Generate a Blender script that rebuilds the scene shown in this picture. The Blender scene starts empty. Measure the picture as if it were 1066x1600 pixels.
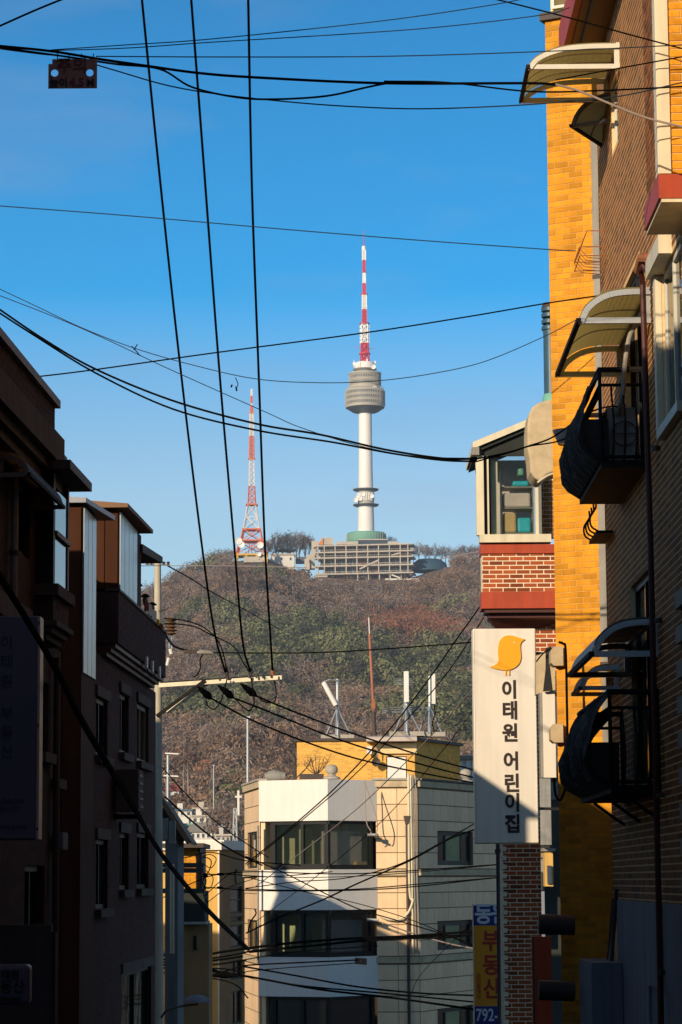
import bpy, bmesh, math, random
import numpy as np
from mathutils import Vector, Matrix
random.seed(7)
rng = np.random.default_rng(7)
sc = bpy.context.scene
COL = sc.collection
R = math.radians
V = Vector

# ------------------------------------------------------------------ camera
F = 4200.0                       # focal length in photo pixels
PITCH, ROLL = 7.82, 0.0067
HZ = 800 + F * math.tan(R(PITCH))
r0 = V((1, 0, 0)); f0 = V((0, math.cos(R(PITCH)), math.sin(R(PITCH)))); u0 = V((0, -math.sin(R(PITCH)), math.cos(R(PITCH))))
cr = r0 * math.cos(ROLL) - u0 * math.sin(ROLL)
cu = u0 * math.cos(ROLL) + r0 * math.sin(ROLL)
cam = bpy.data.cameras.new('camera'); co = bpy.data.objects.new('camera', cam); COL.objects.link(co)
cam.sensor_fit = 'VERTICAL'; cam.sensor_height = 36; cam.sensor_width = 24
cam.lens = F / 1600 * 36
cam.clip_start = 0.5; cam.clip_end = 30000
co.matrix_world = Matrix(((cr.x, cu.x, -f0.x, 0), (cr.y, cu.y, -f0.y, 0), (cr.z, cu.z, -f0.z, 0), (0, 0, 0, 1)))
sc.camera = co

# ------------------------------------------------------------------ light
SUN_AZ, SUN_EL = 30.0, 17.5      # degrees to the left of straight behind the camera, elevation
EXPO = 0.0
SKY_STR = 0.10
S = V((-math.sin(R(SUN_AZ)) * math.cos(R(SUN_EL)), -math.cos(R(SUN_AZ)) * math.cos(R(SUN_EL)), math.sin(R(SUN_EL))))
sl = bpy.data.lights.new('sun', 'SUN'); so = bpy.data.objects.new('sun', sl); COL.objects.link(so)
sl.energy = 5.0; sl.angle = R(0.5); sl.color = (1.0, 0.80, 0.56)
so.rotation_euler = S.to_track_quat('Z', 'Y').to_euler()
w = bpy.data.worlds.new('World'); sc.world = w; w.use_nodes = True
nt = w.node_tree; nt.nodes.clear()
wo = nt.nodes.new('ShaderNodeOutputWorld'); bg = nt.nodes.new('ShaderNodeBackground')
sky = nt.nodes.new('ShaderNodeTexSky'); sky.sky_type = 'NISHITA'; sky.sun_disc = False
sky.sun_elevation = R(SUN_EL); sky.sun_rotation = math.atan2(S.x, S.y)
sky.altitude = 100; sky.air_density = 1.0; sky.dust_density = 0.3; sky.ozone_density = 3.0
bg.inputs['Strength'].default_value = SKY_STR
gm = nt.nodes.new('ShaderNodeGamma'); gm.inputs['Gamma'].default_value = 1.0
hs = nt.nodes.new('ShaderNodeHueSaturation'); hs.inputs['Saturation'].default_value = 1.45; hs.inputs['Value'].default_value = 1.05
sepz = nt.nodes.new('ShaderNodeSeparateXYZ'); tcz = nt.nodes.new('ShaderNodeTexCoord'); nt.links.new(tcz.outputs['Generated'], sepz.inputs[0])
# saturation and brightness of the sky by height above the horizon (deep winter blue overhead, paler below)
def zramp(stops):
    r = nt.nodes.new('ShaderNodeFloatCurve'); c = r.mapping.curves[0]; r.mapping.clip_max_y = 4; r.mapping.use_clip = False
    while len(c.points) > 2: c.points.remove(c.points[1])
    c.points[0].location = stops[0]; c.points[1].location = stops[-1]
    for p in stops[1:-1]: c.points.new(*p)
    for p in c.points: p.handle_type = 'VECTOR'
    r.mapping.update(); nt.links.new(sepz.outputs['Z'], r.inputs['Value']); return r.outputs[0]
nt.links.new(zramp([(0, 1.0), (.14, 1.05), (.22, 1.6), (.31, 3.0), (.45, 1.2), (1, .6)]), hs.inputs['Saturation'])
nt.links.new(zramp([(0, 1.3), (.12, 1.5), (.21, 1.72), (.31, 1.42), (.45, .72), (1, .28)]), hs.inputs['Value'])
# thin wisps of high cloud
tc = nt.nodes.new('ShaderNodeTexCoord'); mp = nt.nodes.new('ShaderNodeMapping'); mp.inputs['Scale'].default_value = (7, 7, 24)
nz = nt.nodes.new('ShaderNodeTexNoise'); nz.inputs['Scale'].default_value = 1.3; nz.inputs['Detail'].default_value = 5
rp = nt.nodes.new('ShaderNodeValToRGB'); rp.color_ramp.elements[0].position = .53; rp.color_ramp.elements[1].position = .92
rp.color_ramp.elements[1].color = (.45, .45, .45, 1)
mx = nt.nodes.new('ShaderNodeMixRGB'); mx.inputs['Color2'].default_value = (3.3, 4.4, 6.6, 1)
L = nt.links
L.new(sky.outputs[0], gm.inputs[0]); L.new(gm.outputs[0], hs.inputs['Color']); L.new(hs.outputs[0], mx.inputs['Color1'])
L.new(tc.outputs['Generated'], mp.inputs['Vector']); L.new(mp.outputs[0], nz.inputs['Vector']); L.new(nz.outputs['Fac'], rp.inputs[0])
L.new(rp.outputs[0], mx.inputs['Fac']); L.new(mx.outputs[0], bg.inputs['Color']); L.new(bg.outputs[0], wo.inputs['Surface'])
vs = sc.view_settings
sc.display_settings.display_device = 'sRGB'
vs.view_transform = 'Standard'; vs.look = 'None'; vs.exposure = EXPO; vs.gamma = 1.0; vs.use_curve_mapping = False
sc.cycles.max_bounces = 5; sc.cycles.volume_bounces = 0; sc.cycles.transparent_max_bounces = 12
sc.cycles.diffuse_bounces = 2; sc.cycles.caustics_reflective = False; sc.cycles.caustics_refractive = False

# ------------------------------------------------------------------ helpers
def ray(u, v):
    return f0 + cr * ((u - 533) / F) - cu * ((v - 800) / F)
def W(u, v, Y):                  # the point at distance Y (world y) seen at photo pixel (u, v)
    d = ray(u, v); return d * (Y / d.y)

class Fac:
    """A vertical facade plane through two ground points; local coords s (along), z (up), o (outwards to camera)."""
    def __init__(s, p, q):
        s.p = V((p[0], p[1])); t = V((q[0] - p[0], q[1] - p[1])); s.len = t.length; s.t = t.normalized()
        n = V((s.t.y, -s.t.x))
        if n.dot(-(s.p + V((q[0], q[1]))) / 2) < 0: n = -n
        s.n = n
    def uv(s, u, v, o=0.0):
        d = ray(u, v); k = (s.p + s.n * o).dot(s.n) / V((d.x, d.y)).dot(s.n)
        q = d * k; return (V((q.x, q.y)) - s.p).dot(s.t), q.z
    def s_at(s, u, v=1000, o=0.0): return s.uv(u, v, o)[0]
    def z_at(s, u, v, o=0.0): return s.uv(u, v, o)[1]
    def pt(s, a, z, o=0.0):
        q = s.p + s.t * a + s.n * o; return V((q.x, q.y, z))
    def rect(s, u0, v0, u1, v1, o=0.0):
        a = s.uv(u0, v0, o); b = s.uv(u1, v0, o); c = s.uv(u0, v1, o); d = s.uv(u1, v1, o)
        return tuple(sorted(((a[0] + c[0]) / 2, (b[0] + d[0]) / 2))) + tuple(sorted(((c[1] + d[1]) / 2, (a[1] + b[1]) / 2)))

WL = {}
class MB:
    def __init__(s): s.v = []; s.f = []
    def poly(s, pts):
        i = len(s.v); s.v += [V(p) for p in pts]; s.f.append(tuple(range(i, i + len(pts)))); return s
    def hexa(s, c):              # 8 corners: bottom 4 then top 4
        i = len(s.v); s.v += [V(p) for p in c]
        for q in ((0, 3, 2, 1), (4, 5, 6, 7), (0, 1, 5, 4), (1, 2, 6, 5), (2, 3, 7, 6), (3, 0, 4, 7)): s.f.append(tuple(i + k for k in q))
        return s
    def box(s, c, sx, sy, sz, ax=None, ay=None, az=None):
        c = V(c); ax = (V(ax) if ax else V((1, 0, 0))) * sx / 2; ay = (V(ay) if ay else V((0, 1, 0))) * sy / 2; az = (V(az) if az else V((0, 0, 1))) * sz / 2
        return s.hexa([c - ax - ay - az, c + ax - ay - az, c + ax + ay - az, c - ax + ay - az, c - ax - ay + az, c + ax - ay + az, c + ax + ay + az, c - ax + ay + az])
    def fbox(s, fc, s0, s1, z0, z1, o0, o1):
        P = fc.pt
        return s.hexa([P(s0, z0, o0), P(s1, z0, o0), P(s1, z0, o1), P(s0, z0, o1), P(s0, z1, o0), P(s1, z1, o0), P(s1, z1, o1), P(s0, z1, o1)])
    def prism(s, pts, vec):      # polygon swept by vec
        n = len(pts); i = len(s.v); vec = V(vec)
        s.v += [V(p) for p in pts] + [V(p) + vec for p in pts]
        s.f.append(tuple(range(i, i + n))); s.f.append(tuple(range(i + 2 * n - 1, i + n - 1, -1)))
        for k in range(n): s.f.append((i + k, i + (k + 1) % n, i + n + (k + 1) % n, i + n + k))
        return s
    def tube(s, pts, r, n=6, cap=True):
        pts = [V(p) for p in pts]; m = len(pts); rs = r if isinstance(r, (list, tuple)) else [r] * m
        i = len(s.v); prev = None
        for k, p in enumerate(pts):
            t = (pts[min(k + 1, m - 1)] - pts[max(k - 1, 0)]).normalized()
            if prev is None:
                a = t.cross(V((0, 0, 1)))
                if a.length < .05: a = t.cross(V((1, 0, 0)))
            else: a = prev - t * prev.dot(t)
            a.normalize(); prev = a; b = t.cross(a)
            for j in range(n):
                g = 2 * math.pi * j / n; s.v.append(p + (a * math.cos(g) + b * math.sin(g)) * rs[k])
        for k in range(m - 1):
            for j in range(n):
                s.f.append((i + k * n + j, i + k * n + (j + 1) % n, i + (k + 1) * n + (j + 1) % n, i + (k + 1) * n + j))
        if cap: s.f.append(tuple(i + j for j in range(n))[::-1]); s.f.append(tuple(i + (m - 1) * n + j for j in range(n)))
        return s
    def bar(s, a, b, w_, h=None):
        a = V(a); b = V(b); t = (b - a); l = t.length; t.normalize(); x = t.cross(V((0, 0, 1)))
        if x.length < .05: x = V((1, 0, 0))
        x.normalize(); y = x.cross(t); return s.box((a + b) / 2, w_, l, h or w_, x, t, y)
    def lathe(s, c, prof, n=24, a0=0, a1=2 * math.pi):
        c = V(c); i = len(s.v); m = len(prof); full = abs(a1 - a0 - 2 * math.pi) < 1e-6; k_ = n if full else n + 1
        for (r, z) in prof:
            for j in range(k_):
                g = a0 + (a1 - a0) * j / n; s.v.append(c + V((r * math.cos(g), r * math.sin(g), z)))
        for q in range(m - 1):
            for j in range(n):
                j2 = (j + 1) % k_ if full else j + 1
                s.f.append((i + q * k_ + j, i + q * k_ + j2, i + (q + 1) * k_ + j2, i + (q + 1) * k_ + j))
        return s
    def build(s, name, m, parent=None, smooth=False, **kw):
        me = bpy.data.meshes.new(name); o = bpy.data.objects.new(name, me); COL.objects.link(o)
        if parent is not None: o.parent = parent; org = WL[parent.name]
        else:
            if 'origin' in kw: org = V(kw.pop('origin'))
            else:
                xs = [p.x for p in s.v]; ys = [p.y for p in s.v]; zs = [p.z for p in s.v]
                org = V(((min(xs) + max(xs)) / 2, (min(ys) + max(ys)) / 2, min(zs)))
            o.location = org
        WL[o.name] = org
        me.from_pydata([tuple(p - org) for p in s.v], [], s.f)
        bm = bmesh.new(); bm.from_mesh(me); bmesh.ops.recalc_face_normals(bm, faces=bm.faces); bm.to_mesh(me); bm.free()
        me.materials.append(m)
        if smooth: me.polygons.foreach_set('use_smooth', [True] * len(me.polygons)); me.set_sharp_from_angle(angle=R(40))
        for k, v in kw.items(): o[k] = v
        return o

def thing(name, label, cat, loc, group=None, kind=None):
    o = bpy.data.objects.new(name, None); COL.objects.link(o); o.location = loc; o.empty_display_size = .3
    o['label'] = label; o['category'] = cat
    if group: o['group'] = group
    if kind: o['kind'] = kind
    WL[o.name] = V(loc); return o
def tag(o, label, cat, group=None):
    o['label'] = label; o['category'] = cat
    if group: o['group'] = group
    return o

# ------------------------------------------------------------------ materials
def mat(name, col, rough=.8, var=.18, scale=2.0, bump=.15, bscale=None, streak=0.0, metal=0.0, rnd=0.0, spec=.4, dirt=None, trans=0.0):
    m = bpy.data.materials.new(name); m.use_nodes = True; t = m.node_tree; N = t.nodes; L = t.links; b = N['Principled BSDF']
    b.inputs['Roughness'].default_value = rough; b.inputs['Metallic'].default_value = metal; b.inputs['Specular IOR Level'].default_value = spec
    tc = N.new('ShaderNodeTexCoord'); n1 = N.new('ShaderNodeTexNoise'); n1.inputs['Scale'].default_value = scale; n1.inputs['Detail'].default_value = 8; n1.inputs['Roughness'].default_value = .65
    L.new(tc.outputs['Object'], n1.inputs['Vector'])
    mr = N.new('ShaderNodeMapRange'); mr.inputs[1].default_value = .3; mr.inputs[2].default_value = .7; mr.inputs[3].default_value = 1 - var; mr.inputs[4].default_value = 1 + var
    L.new(n1.outputs['Fac'], mr.inputs[0]); val = mr.outputs[0]
    if streak:
        mp = N.new('ShaderNodeMapping'); mp.inputs['Scale'].default_value = (3.5, 3.5, .25); L.new(tc.outputs['Object'], mp.inputs[0])
        n2 = N.new('ShaderNodeTexNoise'); n2.inputs['Scale'].default_value = 2.2; n2.inputs['Detail'].default_value = 6; L.new(mp.outputs[0], n2.inputs['Vector'])
        m2 = N.new('ShaderNodeMapRange'); m2.inputs[1].default_value = .42; m2.inputs[2].default_value = .72; m2.inputs[3].default_value = 1; m2.inputs[4].default_value = 1 - streak
        L.new(n2.outputs['Fac'], m2.inputs[0]); mm = N.new('ShaderNodeMath'); mm.operation = 'MULTIPLY'; L.new(val, mm.inputs[0]); L.new(m2.outputs[0], mm.inputs[1]); val = mm.outputs[0]
    if rnd:
        oi = N.new('ShaderNodeObjectInfo'); gi = N.new('ShaderNodeNewGeometry'); ad = N.new('ShaderNodeMath'); ad.operation = 'ADD'
        L.new(oi.outputs['Random'], ad.inputs[0]); L.new(gi.outputs['Random Per Island'], ad.inputs[1])
        fr = N.new('ShaderNodeMath'); fr.operation = 'FRACT'; L.new(ad.outputs[0], fr.inputs[0])
        pw = N.new('ShaderNodeMath'); pw.operation = 'POWER'; L.new(fr.outputs[0], pw.inputs[0]); pw.inputs[1].default_value = 1.6
        m3 = N.new('ShaderNodeMapRange'); m3.inputs[3].default_value = 1 + rnd * .45; m3.inputs[4].default_value = 1 - rnd
        L.new(pw.outputs[0], m3.inputs[0]); mm = N.new('ShaderNodeMath'); mm.operation = 'MULTIPLY'; L.new(val, mm.inputs[0]); L.new(m3.outputs[0], mm.inputs[1]); val = mm.outputs[0]
    vm = N.new('ShaderNodeVectorMath'); vm.operation = 'SCALE'; vm.inputs[0].default_value = col; L.new(val, vm.inputs['Scale'])
    if dirt:
        n4 = N.new('ShaderNodeTexNoise'); n4.inputs['Scale'].default_value = scale * .6; n4.inputs['Detail'].default_value = 5; L.new(tc.outputs['Object'], n4.inputs['Vector'])
        m4 = N.new('ShaderNodeMapRange'); m4.inputs[1].default_value = .52; m4.inputs[2].default_value = .75; m4.inputs[4].default_value = .7; L.new(n4.outputs['Fac'], m4.inputs[0])
        mi = N.new('ShaderNodeMixRGB'); mi.inputs['Color2'].default_value = (*dirt, 1); L.new(m4.outputs[0], mi.inputs['Fac']); L.new(vm.outputs[0], mi.inputs['Color1']); L.new(mi.outputs[0], b.inputs['Base Color'])
    else: L.new(vm.outputs[0], b.inputs['Base Color'])
    if bump:
        n3 = N.new('ShaderNodeTexNoise'); n3.inputs['Scale'].default_value = bscale or scale * 12; n3.inputs['Detail'].default_value = 6; L.new(tc.outputs['Object'], n3.inputs['Vector'])
        bp = N.new('ShaderNodeBump'); bp.inputs['Strength'].default_value = bump; bp.inputs['Distance'].default_value = .01; L.new(n3.outputs['Fac'], bp.inputs['Height']); L.new(bp.outputs[0], b.inputs['Normal'])
    if trans:
        out = N['Material Output']; tr = N.new('ShaderNodeBsdfTranslucent'); tr.inputs[0].default_value = (*col, 1); ms = N.new('ShaderNodeMixShader'); ms.inputs[0].default_value = trans
        L.new(b.outputs[0], ms.inputs[1]); L.new(tr.outputs[0], ms.inputs[2]); L.new(ms.outputs[0], out.inputs[0])
    return m
def glass(name, tint, dens=.8, rough=.05):
    """window pane: partly see-through, the rest a dark reflective coat"""
    m = bpy.data.materials.new(name); m.use_nodes = True; t = m.node_tree; N = t.nodes; L = t.links; b = N['Principled BSDF']
    b.inputs['Base Color'].default_value = (*tint, 1); b.inputs['Roughness'].default_value = rough; b.inputs['Specular IOR Level'].default_value = .8
    tr = N.new('ShaderNodeBsdfTransparent'); tr.inputs[0].default_value = (.97, .99, .98, 1); ms = N.new('ShaderNodeMixShader'); ms.inputs[0].default_value = dens
    nn = N.new('ShaderNodeTexNoise'); nn.inputs['Scale'].default_value = 1.5; bp = N.new('ShaderNodeBump'); bp.inputs['Strength'].default_value = .15; bp.inputs['Distance'].default_value = .02
    tc = N.new('ShaderNodeTexCoord'); L.new(tc.outputs['Object'], nn.inputs['Vector']); L.new(nn.outputs['Fac'], bp.inputs['Height']); L.new(bp.outputs[0], b.inputs['Normal'])
    L.new(tr.outputs[0], ms.inputs[1]); L.new(b.outputs[0], ms.inputs[2]); L.new(ms.outputs[0], N['Material Output'].inputs[0]); return m

M = dict(
 orange_brick=mat('orange_brick', (.74, .315, .014), .85, .14, 1.5, .4, 60, rnd=.28, streak=.22),
 orange_mortar=mat('orange_mortar', (.66, .37, .10), .95, .15, 4, .4, 80),
 brown_brick=mat('brown_brick', (.28, .11, .03), .85, .2, 3, .2, 60, rnd=.45),
 brown_mortar=mat('brown_mortar', (.80, .54, .27), .95, .12, 4, .2, 80),
 red_brick=mat('red_brick', (.38, .085, .022), .85, .15, 4, .4, 60, rnd=.5),
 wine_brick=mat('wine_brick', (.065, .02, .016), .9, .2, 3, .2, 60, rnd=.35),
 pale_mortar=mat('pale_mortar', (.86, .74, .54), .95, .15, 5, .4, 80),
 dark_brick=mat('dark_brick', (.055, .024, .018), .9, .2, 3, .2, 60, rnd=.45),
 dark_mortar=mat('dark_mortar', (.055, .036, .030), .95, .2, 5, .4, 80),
 yellow_brick=mat('yellow_brick', (.78, .42, .07), .85, .12, 2, .3, 50, rnd=.22),
 yellow_mortar=mat('yellow_mortar', (.80, .60, .32), .95, .1, 4, .3, 60),
 tile=mat('cream_tile', (.88, .62, .37), .6, .07, .9, .15, 30, streak=.10, rnd=.10),
 tile_grout=mat('tile_grout', (.22, .15, .08), .95, .2, 3),
 white_stucco=mat('white_stucco', (.80, .77, .71), .85, .04, 1.2, .25, 40, streak=.05),
 white_paint=mat('white_paint', (.78, .77, .72), .45, .06, 2, .05, streak=.12),
 cream_paint=mat('cream_paint', (.74, .66, .47), .5, .08, 2, .08, streak=.2),
 sign_white=mat('sign_white', (.80, .74, .64), .4, .05, .9, .0, streak=.12),
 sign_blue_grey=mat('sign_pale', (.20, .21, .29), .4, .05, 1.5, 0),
 black=mat('black_metal', (.014, .012, .012), .75, .2, 5, .05, spec=.15),
 cable=mat('cable_rubber', (.004, .004, .004), .9, .2, 5, .0, spec=.03),
 thin_cable=mat('thin_cable_rubber', (.025, .035, .05), .8, .2, 5, .0, spec=.08),
 pale_cable=mat('pale_cable', (.34, .27, .23), .6, .15, 5, .0),
 rubber=mat('black_fabric', (.024, .024, .025), .9, .3, 6, .4),
 letter_black=mat('letter_black', (.03, .018, .015), .5, .05, 3, 0),
 letter_red=mat('letter_red', (.42, .03, .015), .5, .05, 3, 0),
 letter_grey=mat('letter_grey', (.10, .10, .135), .5, .05, 3, 0),
 letter_white=mat('letter_white', (.65, .68, .75), .5, .05, 3, 0),
 bird=mat('bird_orange', (.87, .40, .012), .45, .03, 2, 0),
 alu=mat('aluminium', (.50, .53, .54), .38, .08, 4, .03, metal=.6),
 white_alu=mat('white_aluminium', (.66, .64, .54), .45, .06, 4, .03),
 canopy=mat('canopy_sheet', (.62, .55, .32), .35, .12, 3, .05, trans=.8, streak=.2),
 canopy_grey=mat('canopy_sheet_smoke', (.20, .20, .17), .35, .15, 3, .05, trans=.35),
 maroon=mat('maroon_paint', (.07, .018, .014), .55, .15, 3, .1),
 red_paint=mat('red_paint', (.42, .055, .015), .55, .12, 2, .1, streak=.25),
 pipe=mat('grey_pipe', (.28, .27, .24), .6, .15, 3, .05, streak=.3),
 dark_pipe=mat('dark_pipe', (.06, .045, .04), .6, .2, 3, .05),
 beige_render=mat('beige_render', (.55, .44, .28), .9, .18, 4, .6, 30, dirt=(.36, .26, .15)),
 blue_metal=mat('blue_metal', (.035, .09, .14), .4, .15, 3, .05),
 concrete=mat('concrete', (.42, .39, .33), .9, .15, 2, .3, 25, streak=.25),
 pole=mat('pole_concrete', (.52, .47, .36), .9, .12, 2, .3, 30, streak=.2),
 dark_frame=mat('dark_frame', (.009, .011, .011), .5, .1, 3, 0, spec=.25),
 glass=glass('window_glass', (.02, .03, .03), .75),
 clear_glass=glass('clear_glass', (.03, .05, .05), .13),
 mirror_glass=glass('mirror_glass', (.05, .09, .10), .95, .08),
 frosted=mat('frosted_glass', (.30, .32, .28), .5, .25, .8, 0, trans=.2),
 green_room=mat('green_room_wall', (.32, .33, .17), .9, .2, .8, 0),
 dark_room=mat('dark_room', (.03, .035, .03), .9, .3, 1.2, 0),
 blue_wall=mat('blue_white_wall', (.24, .26, .31), .85, .1, 1.5, .3, 30, streak=.25),
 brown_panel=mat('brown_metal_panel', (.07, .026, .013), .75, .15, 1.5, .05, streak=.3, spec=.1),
 pale_panel=mat('pale_metal_panel', (.50, .56, .60), .3, .12, 1.2, .02, streak=.4, metal=.3),
 roof_metal=mat('roof_metal', (.25, .27, .32), .4, .1, 2, .05, metal=.3),
 roof_brown=mat('roof_timber', (.22, .12, .06), .7, .15, 3, .1),
 asphalt=mat('asphalt', (.05, .05, .05), .95, .2, 3, .4, 60),
 tower_white=mat('tower_white', (.88, .87, .86), .6, .04, .05, 0),
 tower_grey=mat('tower_beige', (.46, .44, .38), .6, .08, .1, 0),
 tower_dark=mat('tower_dark', (.10, .12, .13), .5, .2, .3, 0),
 tower_red=mat('tower_red', (.62, .03, .07), .6, .06, .1, 0),
 mast_orange=mat('mast_orange', (.72, .16, .06), .6, .08, .2, 0),
 mast_white=mat('mast_white', (.78, .74, .72), .6, .05, .2, 0),
 teal=mat('teal_cladding', (.16, .42, .33), .6, .1, .1, 0),
 far_glass=mat('far_glass', (.05, .07, .09), .2, .3, .2, 0),
 far_concrete=mat('far_concrete', (.52, .47, .40), .85, .12, .15, 0),
 far_brown=mat('far_brown', (.20, .13, .10), .85, .2, .2, 0),
 far_white=mat('far_white', (.74, .72, .66), .8, .06, .2, 0),
 far_red_roof=mat('far_red_roof', (.28, .07, .05), .8, .15, .3, 0),
 far_green_roof=mat('far_green_roof', (.16, .38, .30), .8, .15, .3, 0),
 far_orange=mat('far_orange', (.70, .25, .06), .7, .1, .2, 0),
 far_yellow=mat('far_yellow', (.72, .42, .03), .7, .1, .2, 0),
 sill_shaded=mat('sill_shaded', (.11, .095, .088), .9, .2, 3, .2, streak=.3),  # concrete darkened, the street shade is put into its colour
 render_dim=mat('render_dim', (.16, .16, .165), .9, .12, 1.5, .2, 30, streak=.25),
 cabin_yellow=mat('cabin_yellow', (.85, .70, .22), .6, .1, 2, .1, streak=.2),
 dusky_glass=glass('dusky_glass', (.02, .03, .03), .30),
 letter_red_dim=mat('letter_red_dim', (.16, .03, .02), .5, .05, 3, 0),
 green_wall2=mat('green_wall_pale', (.48, .52, .28), .9, .2, .8, 0),
 mast_dull=mat('mast_dull_red', (.36, .14, .09), .6, .15, 1, 0),
 soil=mat('hill_soil', (.14, .10, .078), .95, .35, .02, 0),
 bark=mat('bark', (.085, .070, .065), .95, .2, .5, 0),
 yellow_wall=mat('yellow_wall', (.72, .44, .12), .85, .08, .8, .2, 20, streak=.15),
 brown_wall=mat('brown_wall', (.36, .20, .08), .85, .1, .8, .2, 20, streak=.15),  # darker copy of the yellow wall for its shaded side; also plain brown walling
 navy=mat('sign_navy', (.02, .025, .20), .45, .05, 2, 0),
 sign_yellow=mat('sign_yellow', (.75, .30, .012), .45, .05, 2, 0),
 teal_thing=mat('teal_plastic', (.02, .42, .52), .5, .1, 6, 0),
 cardboard=mat('cardboard', (.52, .36, .16), .85, .12, 6, .05),
 beige_cloth=mat('beige_cloth', (.55, .47, .42), .9, .12, 5, .2),
 rust=mat('rust_iron', (.32, .12, .05), .7, .25, 6, .2),
)

# ------------------------------------------------------------------ generic builders
def wall(fc, s0, s1, z0, z1, holes, parent, m, name='wall', depth=.2, thick=None, o=0.0):
    """front sheet with real openings (reveals `depth` deep) and closed sides"""
    b = MB(); P = fc.pt
    hs = [(max(a, s0), min(c, s1), max(d, z0), min(e, z1)) for a, c, d, e in holes]
    hs = [h for h in hs if h[1] > h[0] and h[3] > h[2]]
    S_ = sorted({s0, s1, *[h[0] for h in hs], *[h[1] for h in hs]}); Z_ = sorted({z0, z1, *[h[2] for h in hs], *[h[3] for h in hs]})
    for i in range(len(S_) - 1):
        for j in range(len(Z_) - 1):
            a, c, d, e = S_[i], S_[i + 1], Z_[j], Z_[j + 1]; ms, mz = (a + c) / 2, (d + e) / 2
            if any(h[0] < ms < h[1] and h[2] < mz < h[3] for h in hs): continue
            b.poly([P(a, d, o), P(c, d, o), P(c, e, o), P(a, e, o)])
    for a, c, d, e in hs:
        b.poly([P(a, d, o), P(a, e, o), P(a, e, o - depth), P(a, d, o - depth)]); b.poly([P(c, d, o), P(c, e, o), P(c, e, o - depth), P(c, d, o - depth)])
        b.poly([P(a, d, o), P(c, d, o), P(c, d, o - depth), P(a, d, o - depth)]); b.poly([P(a, e, o), P(c, e, o), P(c, e, o - depth), P(a, e, o - depth)])
    if thick:
        q = o - thick
        b.poly([P(s0, z0, o), P(s0, z1, o), P(s0, z1, q), P(s0, z0, q)]); b.poly([P(s1, z0, o), P(s1, z1, o), P(s1, z1, q), P(s1, z0, q)])
        b.poly([P(s0, z1, o), P(s1, z1, o), P(s1, z1, q), P(s0, z1, q)]); b.poly([P(s0, z0, q), P(s1, z0, q), P(s1, z1, q), P(s0, z1, q)])
    me_ob = b.build(name, m, parent)
    return me_ob

UNIT = {}
def unit_box(key, m, bev=.0):
    if key in UNIT: return UNIT[key]
    me = bpy.data.meshes.new(key); v = [(x, y, z) for z in (-.5, .5) for x, y in ((-.5, -.5), (.5, -.5), (.5, .5), (-.5, .5))]
    me.from_pydata(v, [], [(0, 3, 2, 1), (4, 5, 6, 7), (0, 1, 5, 4), (1, 2, 6, 5), (2, 3, 7, 6), (3, 0, 4, 7)]); me.materials.append(m); UNIT[key] = me; return me

def pieces(fc, rects, parent, m, name, limit=300, proud=.008, back=.01, jitter=.002, o=0.0, key=None):
    """rects (s0,s1,z0,z1): each a separate child object sharing one mesh; past `limit` the smallest-showing are joined as stuff"""
    me = unit_box(name + '_' + m.name, m)
    def score(r):
        c = fc.pt((r[0] + r[1]) / 2, (r[2] + r[3]) / 2); X = f0.dot(c)
        u = 533 + F * c.dot(cr) / X; v = 800 - F * c.dot(cu) / X
        inside = 0 <= u <= 1066 and 0 <= v <= 1600
        sc_ = (r[1] - r[0]) * (r[3] - r[2]) / (c.y ** 2)
        if key: sc_ *= key(u, v)
        return sc_ if inside else sc_ * .001
    rects = sorted(rects, key=score, reverse=True); org = WL[parent.name]
    rot = Matrix((( fc.t.x, fc.n.x, 0), (fc.t.y, fc.n.y, 0), (0, 0, 1)))
    for r in rects[:limit]:
        ob = bpy.data.objects.new(name, me); COL.objects.link(ob); ob.parent = parent
        d = proud + back; j = random.uniform(-jitter, jitter)
        c = fc.pt((r[0] + r[1]) / 2, (r[2] + r[3]) / 2, o + (proud - back) / 2 + j) - org
        mt = Matrix.Translation(c) @ rot.to_4x4() @ Matrix.Diagonal((r[1] - r[0], d, r[3] - r[2], 1)); ob.matrix_basis = mt
    if rects[limit:]:
        b = MB()
        for r in rects[limit:]:
            j = random.uniform(-jitter, jitter); b.fbox(fc, r[0], r[1], r[2], r[3], o - back, o + proud + j)
        q = b.build(name + '_courses', m, parent); q['kind'] = 'stuff'

def brick_rects(s0, s1, z0, z1, holes=(), bl=.19, bh=.057, g=.010, zref=0.0, gv=None):
    gv = g if gv is None else gv; out = []; ch = bh + g; k0 = math.floor((z0 - zref) / ch)
    k = k0
    while zref + k * ch < z1 - .01:
        a, e = zref + k * ch + g / 2, zref + (k + 1) * ch - g / 2; k += 1
        a = max(a, z0); e = min(e, z1)
        if e - a < .012: continue
        x = s0 - ((k % 2) * (bl + gv) / 2)
        while x < s1:
            p, q = max(x + gv / 2, s0), min(x + bl + gv / 2, s1); x += bl + gv
            segs = [(p, q)]
            for h in holes:
                if h[2] < e and h[3] > a:
                    ns = []
                    for (p1, q1) in segs:
                        if q1 <= h[0] or p1 >= h[1]: ns.append((p1, q1))
                        else:
                            if p1 < h[0]: ns.append((p1, h[0]))
                            if q1 > h[1]: ns.append((h[1], q1))
                    segs = ns
            out += [(p1, q1, a, e) for p1, q1 in segs if q1 - p1 > .02]
    return out

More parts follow.
